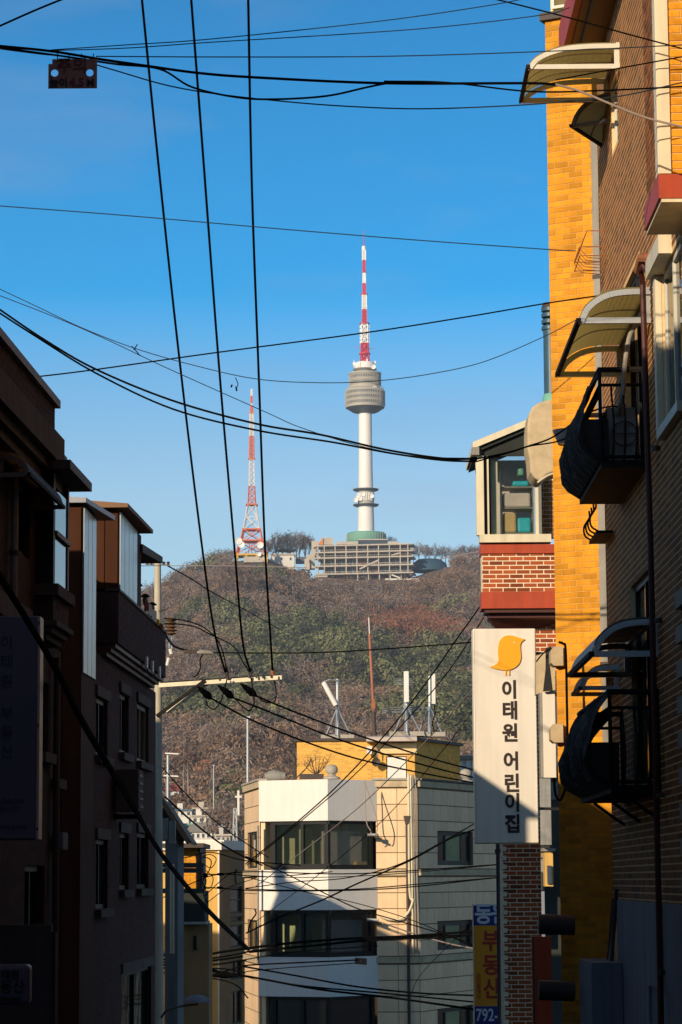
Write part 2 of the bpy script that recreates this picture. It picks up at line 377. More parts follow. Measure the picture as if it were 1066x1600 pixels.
def window(fc, s0, s1, z0, z1, parent, mf, mg, fw=.05, rec=.1, vm=(), hm=(), sill=None, o=0.0, mull=None, label=None):
    """part 'window' (the frame) with sub-parts pane / mullion / sill"""
    b = MB(); a, c = o - rec - .03, o - rec + .03
    b.fbox(fc, s0, s0 + fw, z0, z1, a, c); b.fbox(fc, s1 - fw, s1, z0, z1, a, c)
    b.fbox(fc, s0 + fw, s1 - fw, z0, z0 + fw, a, c); b.fbox(fc, s0 + fw, s1 - fw, z1 - fw, z1, a, c)
    w_ = b.build('window', mf, parent)
    if label: w_['label'] = label
    xs = [s0 + fw] + sorted(s0 + (s1 - s0) * k for k in vm) + [s1 - fw]
    ys = [z0 + fw] + sorted(z0 + (z1 - z0) * k for k in hm) + [z1 - fw]
    mw = mull or fw * .8
    for x in xs[1:-1]: MB().fbox(fc, x - mw / 2, x + mw / 2, z0 + fw, z1 - fw, a + .004, c + .004).build('mullion', mf, w_)
    for y in ys[1:-1]: MB().fbox(fc, s0 + fw, s1 - fw, y - mw / 2, y + mw / 2, a + .008, c + .008).build('mullion', mf, w_)
    for i in range(len(xs) - 1):
        for j in range(len(ys) - 1):
            g = mg[(i * (len(ys) - 1) + j) % len(mg)] if isinstance(mg, list) else mg
            MB().fbox(fc, xs[i] + (mw / 2 if i else 0), xs[i + 1] - (mw / 2 if i < len(xs) - 2 else 0), ys[j] + (mw / 2 if j else 0), ys[j + 1] - (mw / 2 if j < len(ys) - 2 else 0), o - rec - .006, o - rec + .006).build('pane', g, w_)
    if sill: MB().fbox(fc, s0 - .06, s1 + .06, z0 - .09, z0 - .003, o - rec, o + .07).build('sill', sill, w_)
    return w_

def text(txt, fc, s, z, size, m, parent, o, name='lettering', bold=.0, sx=1.0, align='CENTER', rot=0, spacing=1.0, ext=.004):
    cu_ = bpy.data.curves.new(name, 'FONT'); cu_.body = txt; cu_.size = size; cu_.align_x = align; cu_.align_y = 'CENTER'; cu_.offset = bold; cu_.extrude = ext; cu_.space_character = spacing
    cu_.resolution_u = 3
    tmp = bpy.data.objects.new(name, cu_); COL.objects.link(tmp)
    dg = bpy.context.evaluated_depsgraph_get(); me = bpy.data.meshes.new_from_object(tmp.evaluated_get(dg)); bpy.data.objects.remove(tmp)
    me.name = name; me.materials.clear(); me.materials.append(m)
    # readable direction: +x of the text runs to picture right
    t = fc.t.copy(); n = fc.n
    if t.x * n.y - t.y * n.x > 0: t = -t
    ax = V((t.x, t.y, 0)); ay = V((0, 0, 1)); az = V((n.x, n.y, 0))
    org = WL[parent.name]; p = fc.pt(s, z, o) - org
    cs, sn = math.cos(rot), math.sin(rot)
    for v in me.vertices:
        x, y, zz = v.co; x *= sx; x, y = x * cs - y * sn, x * sn + y * cs
        v.co = p + ax * x + ay * y + az * zz
    ob = bpy.data.objects.new(name, me); COL.objects.link(ob); ob.parent = parent; WL[ob.name] = org
    return ob

def smooth_path(pts, n=10):
    P = [V(p) for p in pts]
    if len(P) < 3: return [P[0].lerp(P[1], k / n) for k in range(n + 1)]
    out = []; Q = [P[0] * 2 - P[1]] + P + [P[-1] * 2 - P[-2]]
    for i in range(1, len(Q) - 2):
        a, b, c, d = Q[i - 1:i + 3]
        for k in range(n):
            t = k / n; out.append(.5 * ((2 * b) + (c - a) * t + (2 * a - 5 * b + 4 * c - d) * t * t + (3 * b - a - 3 * c + d) * t ** 3))
    out.append(P[-1]); return out
def cable(pix, Ys, px, label, m='cable', group='overhead cables', cat='cable', name='overhead_cable', n=8):
    """a sagging wire through photo points; Ys one distance or (start, end); px = thickness in photo pixels"""
    if not isinstance(Ys, (tuple, list)): Ys = (Ys, Ys)
    if len(Ys) == 2:
        ls = [0]
        for a, b in zip(pix, pix[1:]): ls.append(ls[-1] + math.hypot(b[0] - a[0], b[1] - a[1]))
        Ys = [1 / ((1 / Ys[0]) * (1 - l / ls[-1]) + (1 / Ys[1]) * l / ls[-1]) for l in ls]
    pts = smooth_path([W(u, v, y) for (u, v), y in zip(pix, Ys)], n)
    rs = [max(.0012, px * .86 / 2 * p.y / F) for p in pts]
    rr = sum(rs) / len(rs)
    o = MB().tube(pts, [rr * .5 + x * .5 for x in rs], 6).build(name, M[m], smooth=True)
    return tag(o, label, cat, group)

# ================================================================== TERRAIN AND HILL
RU = [-3000, -400, 100, 200, 250, 300, 340, 370, 420, 450, 480, 560, 650, 700, 750, 800, 900, 1500, 4000]
RV = [1250, 1120, 985, 950, 926, 900, 884, 874, 872, 886, 905, 905, 902, 886, 888, 905, 950, 1120, 1250]
_ph = [(random.uniform(0, 6.28), random.uniform(0, 6.28), 2 * math.pi / random.uniform(60, 380), 2 * math.pi / random.uniform(60, 420)) for _ in range(14)]
def bumps(X, Y):
    z = 0 * X
    for a, b, kx, ky in _ph: z = z + np.sin(X * kx + a) * np.cos(Y * ky + b)
    return z
def hill_z(X, Y):
    X = np.asarray(X, float); Y = np.asarray(Y, float)
    Yc = np.maximum(Y, 1.0); u = 533 + F * X / np.maximum(Yc, 300)
    rv = np.interp(u, RU, RV)
    t = np.clip((Y - 600) / 1100, 0, 1)
    v = 1335 + (rv - 1335) * (t ** .92)
    z = (HZ - v) / F * Yc
    zr = (HZ - rv) / F * 1700
    z = np.where(Y > 1700, zr * np.clip(1 - np.maximum(Y - 1760, 0) / 600, 0, 1), z)
    z = z + bumps(X, Y) * 2.6 * np.clip((Y - 600) / 200, 0, 1) * np.clip((1690 - Y) / 150, 0, 1)
    near = np.interp(Y, [-400, -60, 0, 30, 90, 200, 420, 600], [24, 3.5, -1.75, -4.2, -8.5, -13, -8, 0])
    k = np.clip((Y - 480) / 240, 0, 1); k = k * k * (3 - 2 * k)
    return near * (1 - k) + z * k
def grid(name, xs, ys, m, kind, zoff=0):
    X, Y = np.meshgrid(xs, ys); Z = hill_z(X, Y) + zoff
    nx, ny = len(xs), len(ys); vv = np.stack([X, Y, Z], -1).reshape(-1, 3)
    me = bpy.data.meshes.new(name); idx = np.arange(nx * ny).reshape(ny, nx)
    q = np.stack([idx[:-1, :-1], idx[:-1, 1:], idx[1:, 1:], idx[1:, :-1]], -1).reshape(-1, 4)
    me.from_pydata(vv.tolist(), [], q.tolist()); me.polygons.foreach_set('use_smooth', [True] * len(me.polygons)); me.materials.append(m)
    o = bpy.data.objects.new(name, me); COL.objects.link(o); o['kind'] = kind; WL[name] = V((0, 0, 0)); return o
g = grid('ground', np.linspace(-700, 700, 121), np.concatenate([np.linspace(-300, 600, 61), np.linspace(620, 1800, 100), np.linspace(1850, 2600, 8)]), M['soil'], 'structure')
g = grid('ground_far', np.concatenate([np.linspace(-1500, -700, 8)]), np.linspace(-300, 2600, 60), M['soil'], 'structure')
g = grid('ground_far', np.concatenate([np.linspace(700, 1500, 8)]), np.linspace(-300, 2600, 60), M['soil'], 'structure')
g = grid('street', np.linspace(-2.2, 2.2, 5), np.linspace(-60, 140, 60), M['asphalt'], 'structure', .03)

def foliage_mat(name, col, rough=.9, trans=.25, vary=.5):
    m = bpy.data.materials.new(name); m.use_nodes = True; t = m.node_tree; N = t.nodes; L = t.links; b = N['Principled BSDF']
    b.inputs['Roughness'].default_value = rough; b.inputs['Specular IOR Level'].default_value = .2
    at = N.new('ShaderNodeAttribute'); at.attribute_name = 'tint'; gi = N.new('ShaderNodeNewGeometry')
    a = N.new('ShaderNodeMapRange'); a.inputs[3].default_value = 1 - vary; a.inputs[4].default_value = 1 + vary; L.new(at.outputs['Fac'], a.inputs[0])
    c = N.new('ShaderNodeMapRange'); c.inputs[3].default_value = .88; c.inputs[4].default_value = 1.12; L.new(gi.outputs['Random Per Island'], c.inputs[0])
    mm = N.new('ShaderNodeMath'); mm.operation = 'MULTIPLY'; L.new(a.outputs[0], mm.inputs[0]); L.new(c.outputs[0], mm.inputs[1])
    vm = N.new('ShaderNodeVectorMath'); vm.operation = 'SCALE'; vm.inputs[0].default_value = col; L.new(mm.outputs[0], vm.inputs['Scale']); L.new(vm.outputs[0], b.inputs['Base Color'])
    return m
FM = dict(brown=foliage_mat('bare_twigs', (.25, .165, .112)), grey=foliage_mat('grey_twigs', (.215, .168, .145)), green=foliage_mat('pine_needles', (.13, .135, .058), vary=.7),
          red=foliage_mat('larch_twigs', (.27, .125, .075), vary=.35), dry=foliage_mat('dry_grass', (.20, .105, .055), vary=.4))

def wood(name, C, Rr, H, K, size, m, kind='stuff', upright=0.0, parent=None):
    """crowns made of many small leaf/twig faces; C centres (n,3) at the ground, Rr radius, H height"""
    n = len(C)
    if not n: return
    d = rng.normal(size=(n, K, 3)); d /= np.linalg.norm(d, axis=2, keepdims=True); d[..., 2] = np.abs(d[..., 2]) * .9 - .12
    rad = rng.uniform(.45, 1.0, (n, K, 1)) ** .5
    # lobed outline
    ang = np.arctan2(d[..., 1], d[..., 0]); lob = 1 + .22 * np.sin(ang * 3 + rng.uniform(0, 6.28, (n, 1))) + .15 * np.sin(ang * 5 + d[..., 2] * 6 + rng.uniform(0, 6.28, (n, 1)))
    p = d * rad * lob[..., None]
    p[..., 0] *= Rr[:, None]; p[..., 1] *= Rr[:, None]; p[..., 2] *= (H * .55)[:, None]
    p = p + C[:, None, :]; p[..., 2] += (H * .45)[:, None]
    a = np.cross(d, rng.normal(size=(n, K, 3))) + rng.normal(size=(n, K, 3)) * .14; a /= np.linalg.norm(a, axis=2, keepdims=True)
    b = np.cross(a, d + rng.normal(size=(n, K, 3)) * .2); b /= np.linalg.norm(b, axis=2, keepdims=True)
    sz = size * rng.uniform(.6, 1.4, (n, K, 1))
    if upright:
        a = a + np.array([0, 0, .35]); a /= np.linalg.norm(a, axis=2, keepdims=True); b = np.cross(a, b); b /= np.linalg.norm(b, axis=2, keepdims=True)
        sa, sb = sz * upright, sz * .30
    else: sa, sb = sz, sz * .8
    q = np.stack([p - a * sa - b * sb, p + a * sa - b * sb * .6, p + a * sa * .8 + b * sb, p - a * sa * .7 + b * sb], 2).reshape(-1, 3)
    me = bpy.data.meshes.new(name); nf = n * K
    me.vertices.add(nf * 4); me.vertices.foreach_set('co', q.astype(np.float32).ravel()); me.loops.add(nf * 4); me.loops.foreach_set('vertex_index', np.arange(nf * 4, dtype=np.int32))
    me.polygons.add(nf); me.polygons.foreach_set('loop_start', np.arange(0, nf * 4, 4, dtype=np.int32)); me.update()
    at = me.attributes.new('tint', 'FLOAT', 'FACE'); at.data.foreach_set('value', np.repeat(rng.uniform(0, 1, n), K).astype(np.float32))
    me.materials.append(m); o = bpy.data.objects.new(name, me); COL.objects.link(o); WL[o.name] = V((0, 0, 0))
    if parent is not None:
        o.parent = parent; off = WL[parent.name]; me.transform(Matrix.Translation(-off)); WL[o.name] = off
    if kind: o['kind'] = kind
    return o

def pix(X, Y, Z):
    P = np.stack([X, Y, Z], -1); dv = P @ np.array(f0); return 533 + F * (P @ np.array(cr)) / dv, 800 - F * (P @ np.array(cu)) / dv
def blob(u, v, c): return sum(a * np.exp(-((u - x) / sx) ** 2 - ((v - y) / sy) ** 2) for x, y, sx, sy, a in c)
n0 = 11500
Y = np.sqrt(rng.uniform(640 ** 2, 1722 ** 2, n0)); X = rng.uniform(-.105, .062, n0) * Y; Z = hill_z(X, Y)
u, v = pix(X, Y, Z)
keep = ~((u > 476) & (u < 662) & (v < 925) & (Y > 1590)) & ~((u > 360) & (u < 480) & (v < 905) & (Y > 1610)) & ~((u > 655) & (u < 712) & (v < 918) & (Y > 1600)) & ~((u < 345) & (v > 1236) & (u > 225)) & ~((v > 1178) & (v < 1198) & (u < 430)) & ~((u > 245) & (u < 302) & (v > 1214))
u, v, X, Y, Z = u[keep], v[keep], X[keep], Y[keep], Z[keep]
gr = blob(u, v, [(470, 1000, 90, 26, 1.2), (440, 1035, 95, 22, .9), (330, 965, 50, 14, .8), (350, 1120, 100, 28, 1.1), (560, 1080, 60, 30, .8), (690, 1040, 60, 28, 1.1), (730, 1140, 60, 60, 1.1), (600, 1025, 60, 14, .9), (440, 905, 60, 10, .9), (560, 918, 60, 8, .6), (365, 1255, 22, 30, .8), (640, 1110, 60, 40, .6)])
rd = blob(u, v, [(630, 985, 55, 22, 1.3), (700, 1000, 50, 20, .8), (560, 985, 20, 14, .4), (330, 1215, 60, 12, .6)])
rn = rng.uniform(0, 1, len(u)); nb = bumps(X * 1.7, Y * 1.3) * .12
green = gr + nb + (rn - .5) * .5 > .54; red = (~green) & (rd + nb + (rn - .5) * .4 > .55); rest = ~(green | red); greyish = rest & (rng.uniform(0, 1, len(u)) + nb > .55)
for nm, sel, fm, K, sz, up in (('pine_wood', green, 'green', 120, .52, 0), ('larch_wood', red, 'red', 100, .5, 1.3), ('bare_brown_wood', rest & ~greyish, 'brown', 105, .5, 1.15), ('bare_grey_wood', greyish, 'grey', 105, .5, 1.2)):
    C = np.stack([X[sel], Y[sel], Z[sel] - .5], -1); s_ = rng.uniform(.6, 1.4, sel.sum()) * (1.0 if nm != 'pine_wood' else 1.12)
    o = wood(nm, C, 4.7 * s_, 9.5 * s_, K, sz, FM[fm], upright=up)
    o['label'] = {'pine_wood': 'dark green pines massed across the middle and foot of the hill', 'larch_wood': 'rust red stand of bare larches on the hillside below the summit', 'bare_brown_wood': 'brown leafless winter woodland covering the hill slope', 'bare_grey_wood': 'grey leafless trees scattered through the hill woodland'}[nm]
# dry grass bank below the woods
n1 = 1700; Yg = rng.uniform(860, 1110, n1); Xg = rng.uniform(-.085, -.018, n1) * Yg; Zg = hill_z(Xg, Yg); ug, vg = pix(Xg, Yg, Zg); k = (vg > 1150) & (vg < 1218)
o = wood('dry_scrub', np.stack([Xg[k], Yg[k], Zg[k] - .4], -1), rng.uniform(1.5, 3, k.sum()), rng.uniform(1.2, 3, k.sum()), 30, .5, FM['dry']); o['label'] = 'rust brown dry scrub on the bank above the hillside houses'

tr_ = MB(); cnt = 0
while cnt < 260:
    Yt = math.sqrt(random.uniform(700 ** 2, 1650 ** 2)); Xt = random.uniform(-.07, .055) * Yt; zt_ = float(hill_z(Xt, Yt)); h_ = random.uniform(5, 11); ln = random.uniform(-.6, .6); cnt += 1
    tr_.tube([(Xt, Yt, zt_), (Xt + ln * .5, Yt, zt_ + h_ * .6), (Xt + ln, Yt, zt_ + h_)], [.22, .16, .05], 3, False)
    for q in range(3): a0 = V((Xt + ln * .5, Yt, zt_ + h_ * random.uniform(.5, .8))); tr_.tube([a0, a0 + V((random.uniform(-2.2, 2.2), 0, random.uniform(1.5, 3)))], [.09, .03], 3, False)
o = tr_.build('pale_trunks', mat('pale_bark', (.30, .25, .22), .9, .2, .3, 0), None, origin=(0, 0, 0)); o['kind'] = 'stuff'; o['label'] = 'thin pale trunks showing through the hill woodland'
n2 = 1500; Yg = rng.uniform(620, 1000, n2); Xg = rng.uniform(-.07, -.044, n2) * Yg; Zg = hill_z(Xg, Yg); ug, vg = pix(Xg, Yg, Zg); k = (vg > 1192) & (vg < 1334)
o = wood('garden_scrub', np.stack([Xg[k], Yg[k], Zg[k] - .4], -1), rng.uniform(.8, 1.9, k.sum()), rng.uniform(.8, 2.2, k.sum()), 26, .35, FM['brown']); o['label'] = 'low brown garden scrub between the hillside houses'

def bare_tree(base, h, spread, label, group, twigs=520, lean=0):
    t = thing('bare_tree', label, 'tree', base, group)
    b = MB(); c = MB(); base = V(base); top = base + V((lean, 0, h * .45))
    b.tube([base - V((0, 0, .5)), base + V((lean * .3, 0, h * .2)), top], [h * .022, h * .018, h * .012], 5)
    for k in range(8):
        g = random.uniform(0, 6.28); st = base.lerp(top, random.uniform(.45, 1)); e = st + V((math.cos(g) * spread * random.uniform(.3, .7), math.sin(g) * spread * .6, h * random.uniform(.3, .5)))
        mid = st.lerp(e, .5) + V((math.cos(g), math.sin(g), 0)) * spread * .12
        b.tube([st, mid, e], [h * .008, h * .006, h * .003], 3)
        for _ in range(5):
            s2 = mid.lerp(e, random.uniform(0, 1)); g2 = g + random.uniform(-1.3, 1.3); e2 = s2 + V((math.cos(g2) * spread * .35, math.sin(g2) * spread * .35, h * random.uniform(.1, .25)))
            c.tube([s2, e2], [h * .004, h * .0015], 3, False)
    b.build('trunk', M['bark'], t); c.build('branches', M['bark'], t)
    o = wood('crown', np.array([[base.x, base.y, base.z + h * .12]]), np.array([spread]), np.array([h * .88]), twigs, h * .017, FM['grey'], None, upright=2.2, parent=t)
    return t
def zg(X, Y): return float(hill_z(X, Y))
for i in range(11):                 # behind the white house and pagoda
    Yt = 1728 + random.uniform(-8, 14); q = W(412 + i * 7.2 + random.uniform(-2, 2), 870, Yt); h = random.uniform(17, 22) * (1.08 if 2 < i < 9 else .9)
    zb = (HZ - 876) / F * Yt
    bare_tree((q.x, Yt, zb - 2), h, random.uniform(4.5, 6.5), 'tall bare tree on the crest behind the white house', 'bare trees behind the white summit house')
for i in range(15):                  # right of the terrace building
    Yt = 1730 + random.uniform(-8, 12); uu = 648 + i * 8.2 + random.uniform(-2, 2); q = W(uu, 880, Yt); h = random.uniform(11, 15) * (1.15 if i < 6 else 1)
    bare_tree((q.x, Yt, (HZ - 884) / F * Yt - 1), h, random.uniform(3.5, 5.5), 'bare tree on the crest beyond the dark planted mound', 'bare trees beside the terrace building')
for i in range(5):
    Yt = 1722; q = W([352, 345, 333, 318, 300][i], 880, Yt); zz = zg(q.x, Yt)
    bare_tree((q.x, Yt, zz - 1), random.uniform(7, 9), 4, 'small bare tree on the ridge sloping down from the lattice mast', 'bare trees on the western ridge')
for i, (uu, Yt, h) in enumerate([(596, 1742, 14), (612, 1742, 13), (478, 1735, 14)]):
    q = W(uu, 860, Yt); bare_tree((q.x, Yt, (HZ - 868) / F * Yt), h, 5, 'bare tree rising above the terrace roof beside the drum', 'bare trees behind the terrace building')

# ================================================================== THE TOWER ON THE SUMMIT
def zat(v, Y, u=570): return W(u, v, Y).z
TY = 1735; k = TY / F; base = W(572.5, 858, TY); cx = base.x
tw = thing('communication_tower', 'white communication tower with round observation deck and red white mast on the summit', 'tower', (cx, TY, base.z - 12))
def tz(v): return zat(v, TY) - 0.0
def lath(name, prof, m, par=None, n=40, smooth=True): return MB().lathe((cx, TY, 0), [(r * k, tz(v)) for r, v in prof], n).build(name, M[m], par or tw, smooth=smooth)
lath('base_drum', [(0, 833), (29, 833), (31, 835), (31, 846), (29.5, 848), (29.5, 880)], 'teal')
for a in range(40):
    g = a * math.pi / 20
    MB().box((cx + math.cos(g) * 31.2 * k, TY + math.sin(g) * 31.2 * k, (tz(835) + tz(846)) / 2), .22, .22, tz(835) - tz(846)).build('rib', M['tower_grey'], bpy.data.objects['base_drum'])
lath('shaft', [(13.2, 834), (12.2, 790), (11.2, 740), (10.6, 690), (10.3, 642)], 'tower_white')
for v in (765.5, 789.5):
    d = lath('service_deck', [(11, v + 2.2), (19, v + 1.2), (20.5, v - .2), (20.5, v - .9), (11, v - .9)], 'tower_dark')
    rl = MB()
    for a in range(36):
        g = a * math.pi / 18; p = V((cx + math.cos(g) * 20 * k, TY + math.sin(g) * 20 * k, tz(v - .8))); rl.bar(p, p + V((0, 0, 1.2)), .12)
    rl.build('railing', M['tower_grey'], d)
sv = lath('service_level', [(12.6, 788), (12.6, 767)], 'tower_grey')
b = MB()
for a in range(30):
    g = a * math.pi / 15; b.box((cx + math.cos(g) * 12.8 * k, TY + math.sin(g) * 12.8 * k, (tz(770) + tz(784)) / 2), .5, .5, 5.2)
b.build('mullions', M['tower_white'], sv)
def dish(par, u_, v_, Y_, r, m='tower_white', nrm=(0, -1, 0)):
    c = W(u_, v_, Y_); n_ = V(nrm).normalized(); t = n_.cross(V((0, 0, 1))).normalized(); up = t.cross(n_); b = MB(); ring = []
    for rr, dd in ((0, .35 * r), (r * .7, .15 * r), (r, 0), (r * .98, .25 * r), (0, .7 * r)):
        ring.append([c + t * math.cos(g) * rr + up * math.sin(g) * rr - n_ * dd for g in [2 * math.pi * q / 14 for q in range(14)]])
    for a_, b_ in zip(ring, ring[1:]):
        for q in range(14): b.poly([a_[q], a_[(q + 1) % 14], b_[(q + 1) % 14], b_[q]])
    return b.build('dish', M[m], par)
for uu, vv in ((559, 776), (563, 779), (567, 772), (556, 781), (581, 775)): dish(tw, uu, vv, TY - 13.5 * k, 1.5)
lath('pod_underside', [(10, 646), (20, 644), (30.6, 637.5)], 'tower_dark')
lp = lath('lower_pod', [(30.8, 637.5), (31, 636), (31, 611), (30, 609.5), (24, 609.3)], 'tower_grey', n=60, smooth=False)
up_ = lath('upper_pod', [(24.6, 609.5), (24.8, 586.5), (26, 586), (26.2, 583.5), (24, 583), (12, 582.5)], 'tower_grey', n=60, smooth=False)
for par, r, rows in ((lp, 31, ((613, 617), (621, 625), (629, 633))), (up_, 24.8, ((588, 592), (597, 601.5)))):
    for (va, vb) in rows:
        gl = MB().lathe((cx, TY, 0), [((r + .3) * k, tz(vb)), ((r + .3) * k, tz(va))], 60).build('window_band', M['tower_dark'], par)
    b = MB()
    for a in range(60):
        g = (a + .5) * math.pi / 30; ct = V((cx + math.cos(g) * (r + .35) * k, TY + math.sin(g) * (r + .35) * k, (tz(rows[0][0]) + tz(rows[-1][1])) / 2))
        b.box(ct, .45, .34, tz(rows[0][0]) - tz(rows[-1][1]) + 1, V((math.cos(g), math.sin(g), 0)), V((-math.sin(g), math.cos(g), 0)))
    b.build('fins', M['tower_grey'], par)
rl = MB()
for a in range(50):
    g = a * math.pi / 25; p = V((cx + math.cos(g) * 29.5 * k, TY + math.sin(g) * 29.5 * k, tz(610))); rl.bar(p, p + V((0, 0, 1.6)), .18); q = V((cx + math.cos(g + .126) * 29.5 * k, TY + math.sin(g + .126) * 29.5 * k, tz(610) + 1.6)); rl.bar(p + V((0, 0, 1.6)), q, .18)
rl.build('railing', M['far_concrete'], tw)
lath('roof_collar', [(13, 583), (12.5, 581), (19, 577.5), (19, 576.8), (16.5, 576.5)], 'tower_grey')
lath('equipment_drum', [(16.5, 577), (16.5, 571), (15, 567), (13.5, 566.5), (0, 566)], 'tower_white')
b = MB()
for a in range(26):
    g = random.uniform(0, 6.28); r = random.uniform(11, 18); hh = random.uniform(2, 5); p = V((cx + math.cos(g) * r * k, TY + math.sin(g) * r * k, tz(random.uniform(566, 576)))); b.box(p, 1.0, 1.0, hh * .5); b.bar(p, p + V((0, 0, hh * .6)), .2)
b.build('antennas', M['tower_white'], tw)
dish(tw, 583.5, 573, TY - 8, 1.6); dish(tw, 585, 605, TY - 10, 1.4)
def truss(name, cx_, cy_, z0, z1, h0, h1, par, m, leg=.5, br=.28, panels=None):
    n = panels or max(1, round((z1 - z0) / (h0 + h1) * 1.0)); b = MB()
    def c4(t):
        h = h0 + (h1 - h0) * t; z = z0 + (z1 - z0) * t; return [V((cx_ + a * h, cy_ + c * h, z)) for a, c in ((-1, -1), (1, -1), (1, 1), (-1, 1))]
    for i in range(n):
        a, c = c4(i / n), c4((i + 1) / n)
        for q in range(4):
            b.bar(a[q], c[q], leg); b.bar(a[q], c[(q + 1) % 4], br); b.bar(a[(q + 1) % 4], c[q], br); b.bar(c[q], c[(q + 1) % 4], br)
    return b.build(name, M[m], par)
kk = k
secs = [(565, 537, 7.8, 6.2, 'tower_red'), (537, 507, 5.6, 5.6, 'tower_white'), (504, 484, 3.9, 3.6, 'tower_red'), (484, 461, 3.9, 3.7, 'tower_white'), (459, 443, 2.6, 2.5, 'tower_red'), (443, 427, 2.3, 2.2, 'tower_white'), (425, 407, 2.2, 2.2, 'tower_red'), (407, 391, 2.8, 2.8, 'tower_white')]
for va, vb, ra, rb, m in secs:
    o = truss('mast_section', cx, TY, tz(va), tz(vb), ra * k * .85, rb * k * .85, tw, m, .7, .45)
    MB().lathe((cx, TY, 0), [(ra * k * .62, tz(va)), (rb * k * .62, tz(vb))], 10).build('cable_core', M[m], o)
for v, r, m in ((553, 9.2, 'tower_red'), (505.5, 8, 'tower_red'), (460, 5.6, 'tower_red'), (425.5, 3.7, 'tower_red')):
    lath('mast_ring', [(r * .5, v + .8), (r, v + .8), (r, v - .9), (r * .5, v - .9)], m, n=16)
b = MB()
for s1 in (-1, 1):
    for q in range(5): b.box((cx + s1 * 6.8 * k, TY - 1, tz(535 - q * 6)), .7, .8, 1.9)
b.build('antenna_panels', M['tower_white'], tw)
lath('mast_cap', [(3.3, 391), (3.3, 385), (1.2, 384)], 'tower_white', n=12)
lath('mast_spike', [(.9, 385), (.35, 359)], 'tower_red', n=6)
for s1 in (-1, 1): MB().bar((cx, TY, tz(545 + s1)), (cx + s1 * 16 * k, TY, tz(543 + s1)), .25).build('boom', M['tower_red'], tw)

# ------------------------------------------------------------------ lattice broadcast mast
BY = 1690; k = BY / F; q = W(393.8, 870, BY); bx = q.x; bz = lambda v: zat(v, BY, 393)
bm_ = thing('broadcast_mast', 'orange and white lattice broadcast mast with splayed legs on the ridge', 'mast', (bx, BY, bz(880)))
for va, vb, ha, hb, m, lg in ((868, 846, 24, 18, 'mast_orange', .8), (846, 828, 17, 13.2, 'mast_orange', .8), (828, 789, 12.8, 6.2, 'mast_white', .6), (789, 760, 6, 4.6, 'mast_orange', .5), (760, 719, 4.2, 3.6, 'mast_white', .5), (717, 682, 3.7, 3.3, 'mast_orange', .7), (682, 646, 2.9, 2.6, 'mast_white', .6), (644, 634, 1.8, 1.2, 'mast_orange', .5), (634, 630, .9, .9, 'mast_white', .4), (630, 619, 1.3, 1.3, 'mast_orange', .5), (619, 608, 1, .9, 'mast_white', .5)):
    truss('mast_section', bx, BY, bz(va), bz(vb), ha * k, hb * k, bm_, m, lg, lg * .6)
for v, h in ((828, 14.5), (789, 9.5), (717, 5.5), (645, 4), (846, 18.5)):
    MB().box((bx, BY, bz(v)), h * 2 * k, h * 2 * k, .8).build('platform', M['mast_orange'], bm_)
b = MB(); b.box((bx, BY - 2, bz(869)), 50 * k, 16, 1.1)
for a in (-22, -8, 8, 22): b.box((bx + a * k, BY - 9, bz(874)), 1.2, 1.2, 4.5)
b.build('yellow_base_frame', M['far_yellow'], bm_)
MB().prism([W(415, 862, BY - 12), W(419, 871, BY - 12), W(417, 884, BY - 12), W(414, 880, BY - 12)], (0, 3, 0)).build('yellow_screen', M['far_yellow'], bm_)
for uu, vv in ((377, 850.5), (406.5, 851.5), (405, 866), (373, 845)): dish(bm_, uu, vv, BY - 12, 2.2 if vv < 860 else 1.4)
for a in (-6, 0, 6): MB().bar((bx + a * k, BY, bz(868)), (bx + a * .5 * k, BY, bz(846)), .4).build('inner_brace', M['mast_orange'], bm_)
MB().box((bx + 2, BY - 6, bz(877)), 34 * k, 8, 3.6).build('plinth', M['far_concrete'], bm_)

# ------------------------------------------------------------------ terrace building below the tower
fc = Fac(W(494, 880, 1694).xy, W(645, 880, 1686).xy); t_ = thing('terrace_building', 'long concrete framed terrace building with open floors below the tower', 'building', W(570, 912, 1695))
SA, SB = 0, fc.len
zs = [fc.uv(570, v)[1] for v in (851.5, 862, 870.8, 883.5, 896)]
for z in zs: MB().fbox(fc, SA - .5, SB + .5, z - .45, z + .35, -16, 1.2).build('floor_slab', M['far_concrete'], t_)
b_ = MB().fbox(fc, SA + 4, SB - 3, zs[-1], zs[0], -17, -6); b_.build('core_wall', M['far_brown'], t_)
ccs = [fc.s_at(u_) for u_ in (498, 508, 525, 542, 559, 576, 593, 610, 627, 639)]
for i, s in enumerate(ccs):
    MB().fbox(fc, s - .32, s + .32, zs[-1], zs[0], .2, .9).build('column', M['far_concrete'], t_)
for i in range(len(ccs) - 1):
    for j in range(4):
        if (i * 7 + j * 3) % 5 == 4: continue
        a, c = ccs[i] + .6, ccs[i + 1] - .6
        wq = MB().fbox(fc, a, c, zs[j + 1] + 1.0, zs[j] - .7, -6, -5.6).build('window', M['far_glass'], t_)
        if c - a > 4: MB().fbox(fc, (a + c) / 2 - .15, (a + c) / 2 + .15, zs[j + 1] + 1.0, zs[j] - .7, -5.59, -5.4).build('mullion', M['far_concrete'], wq)
for j in range(1, 5):
    b = MB().fbox(fc, SA, SB, zs[j] + 1.35, zs[j] + 1.5, .9, 1.05)
    for q in range(46): b.fbox(fc, SA + q * SB / 46, SA + q * SB / 46 + .1, zs[j] + .35, zs[j] + 1.4, .92, 1.03)
    b.build('railing', M['far_concrete'], t_)
for (ua, va, ub, vb) in ((562, 889, 592, 875), (612, 868, 626, 863)):
    MB().bar(W(ua, va, 1688), W(ub, vb, 1688), .6, 1.0).build('stair', M['far_concrete'], t_)
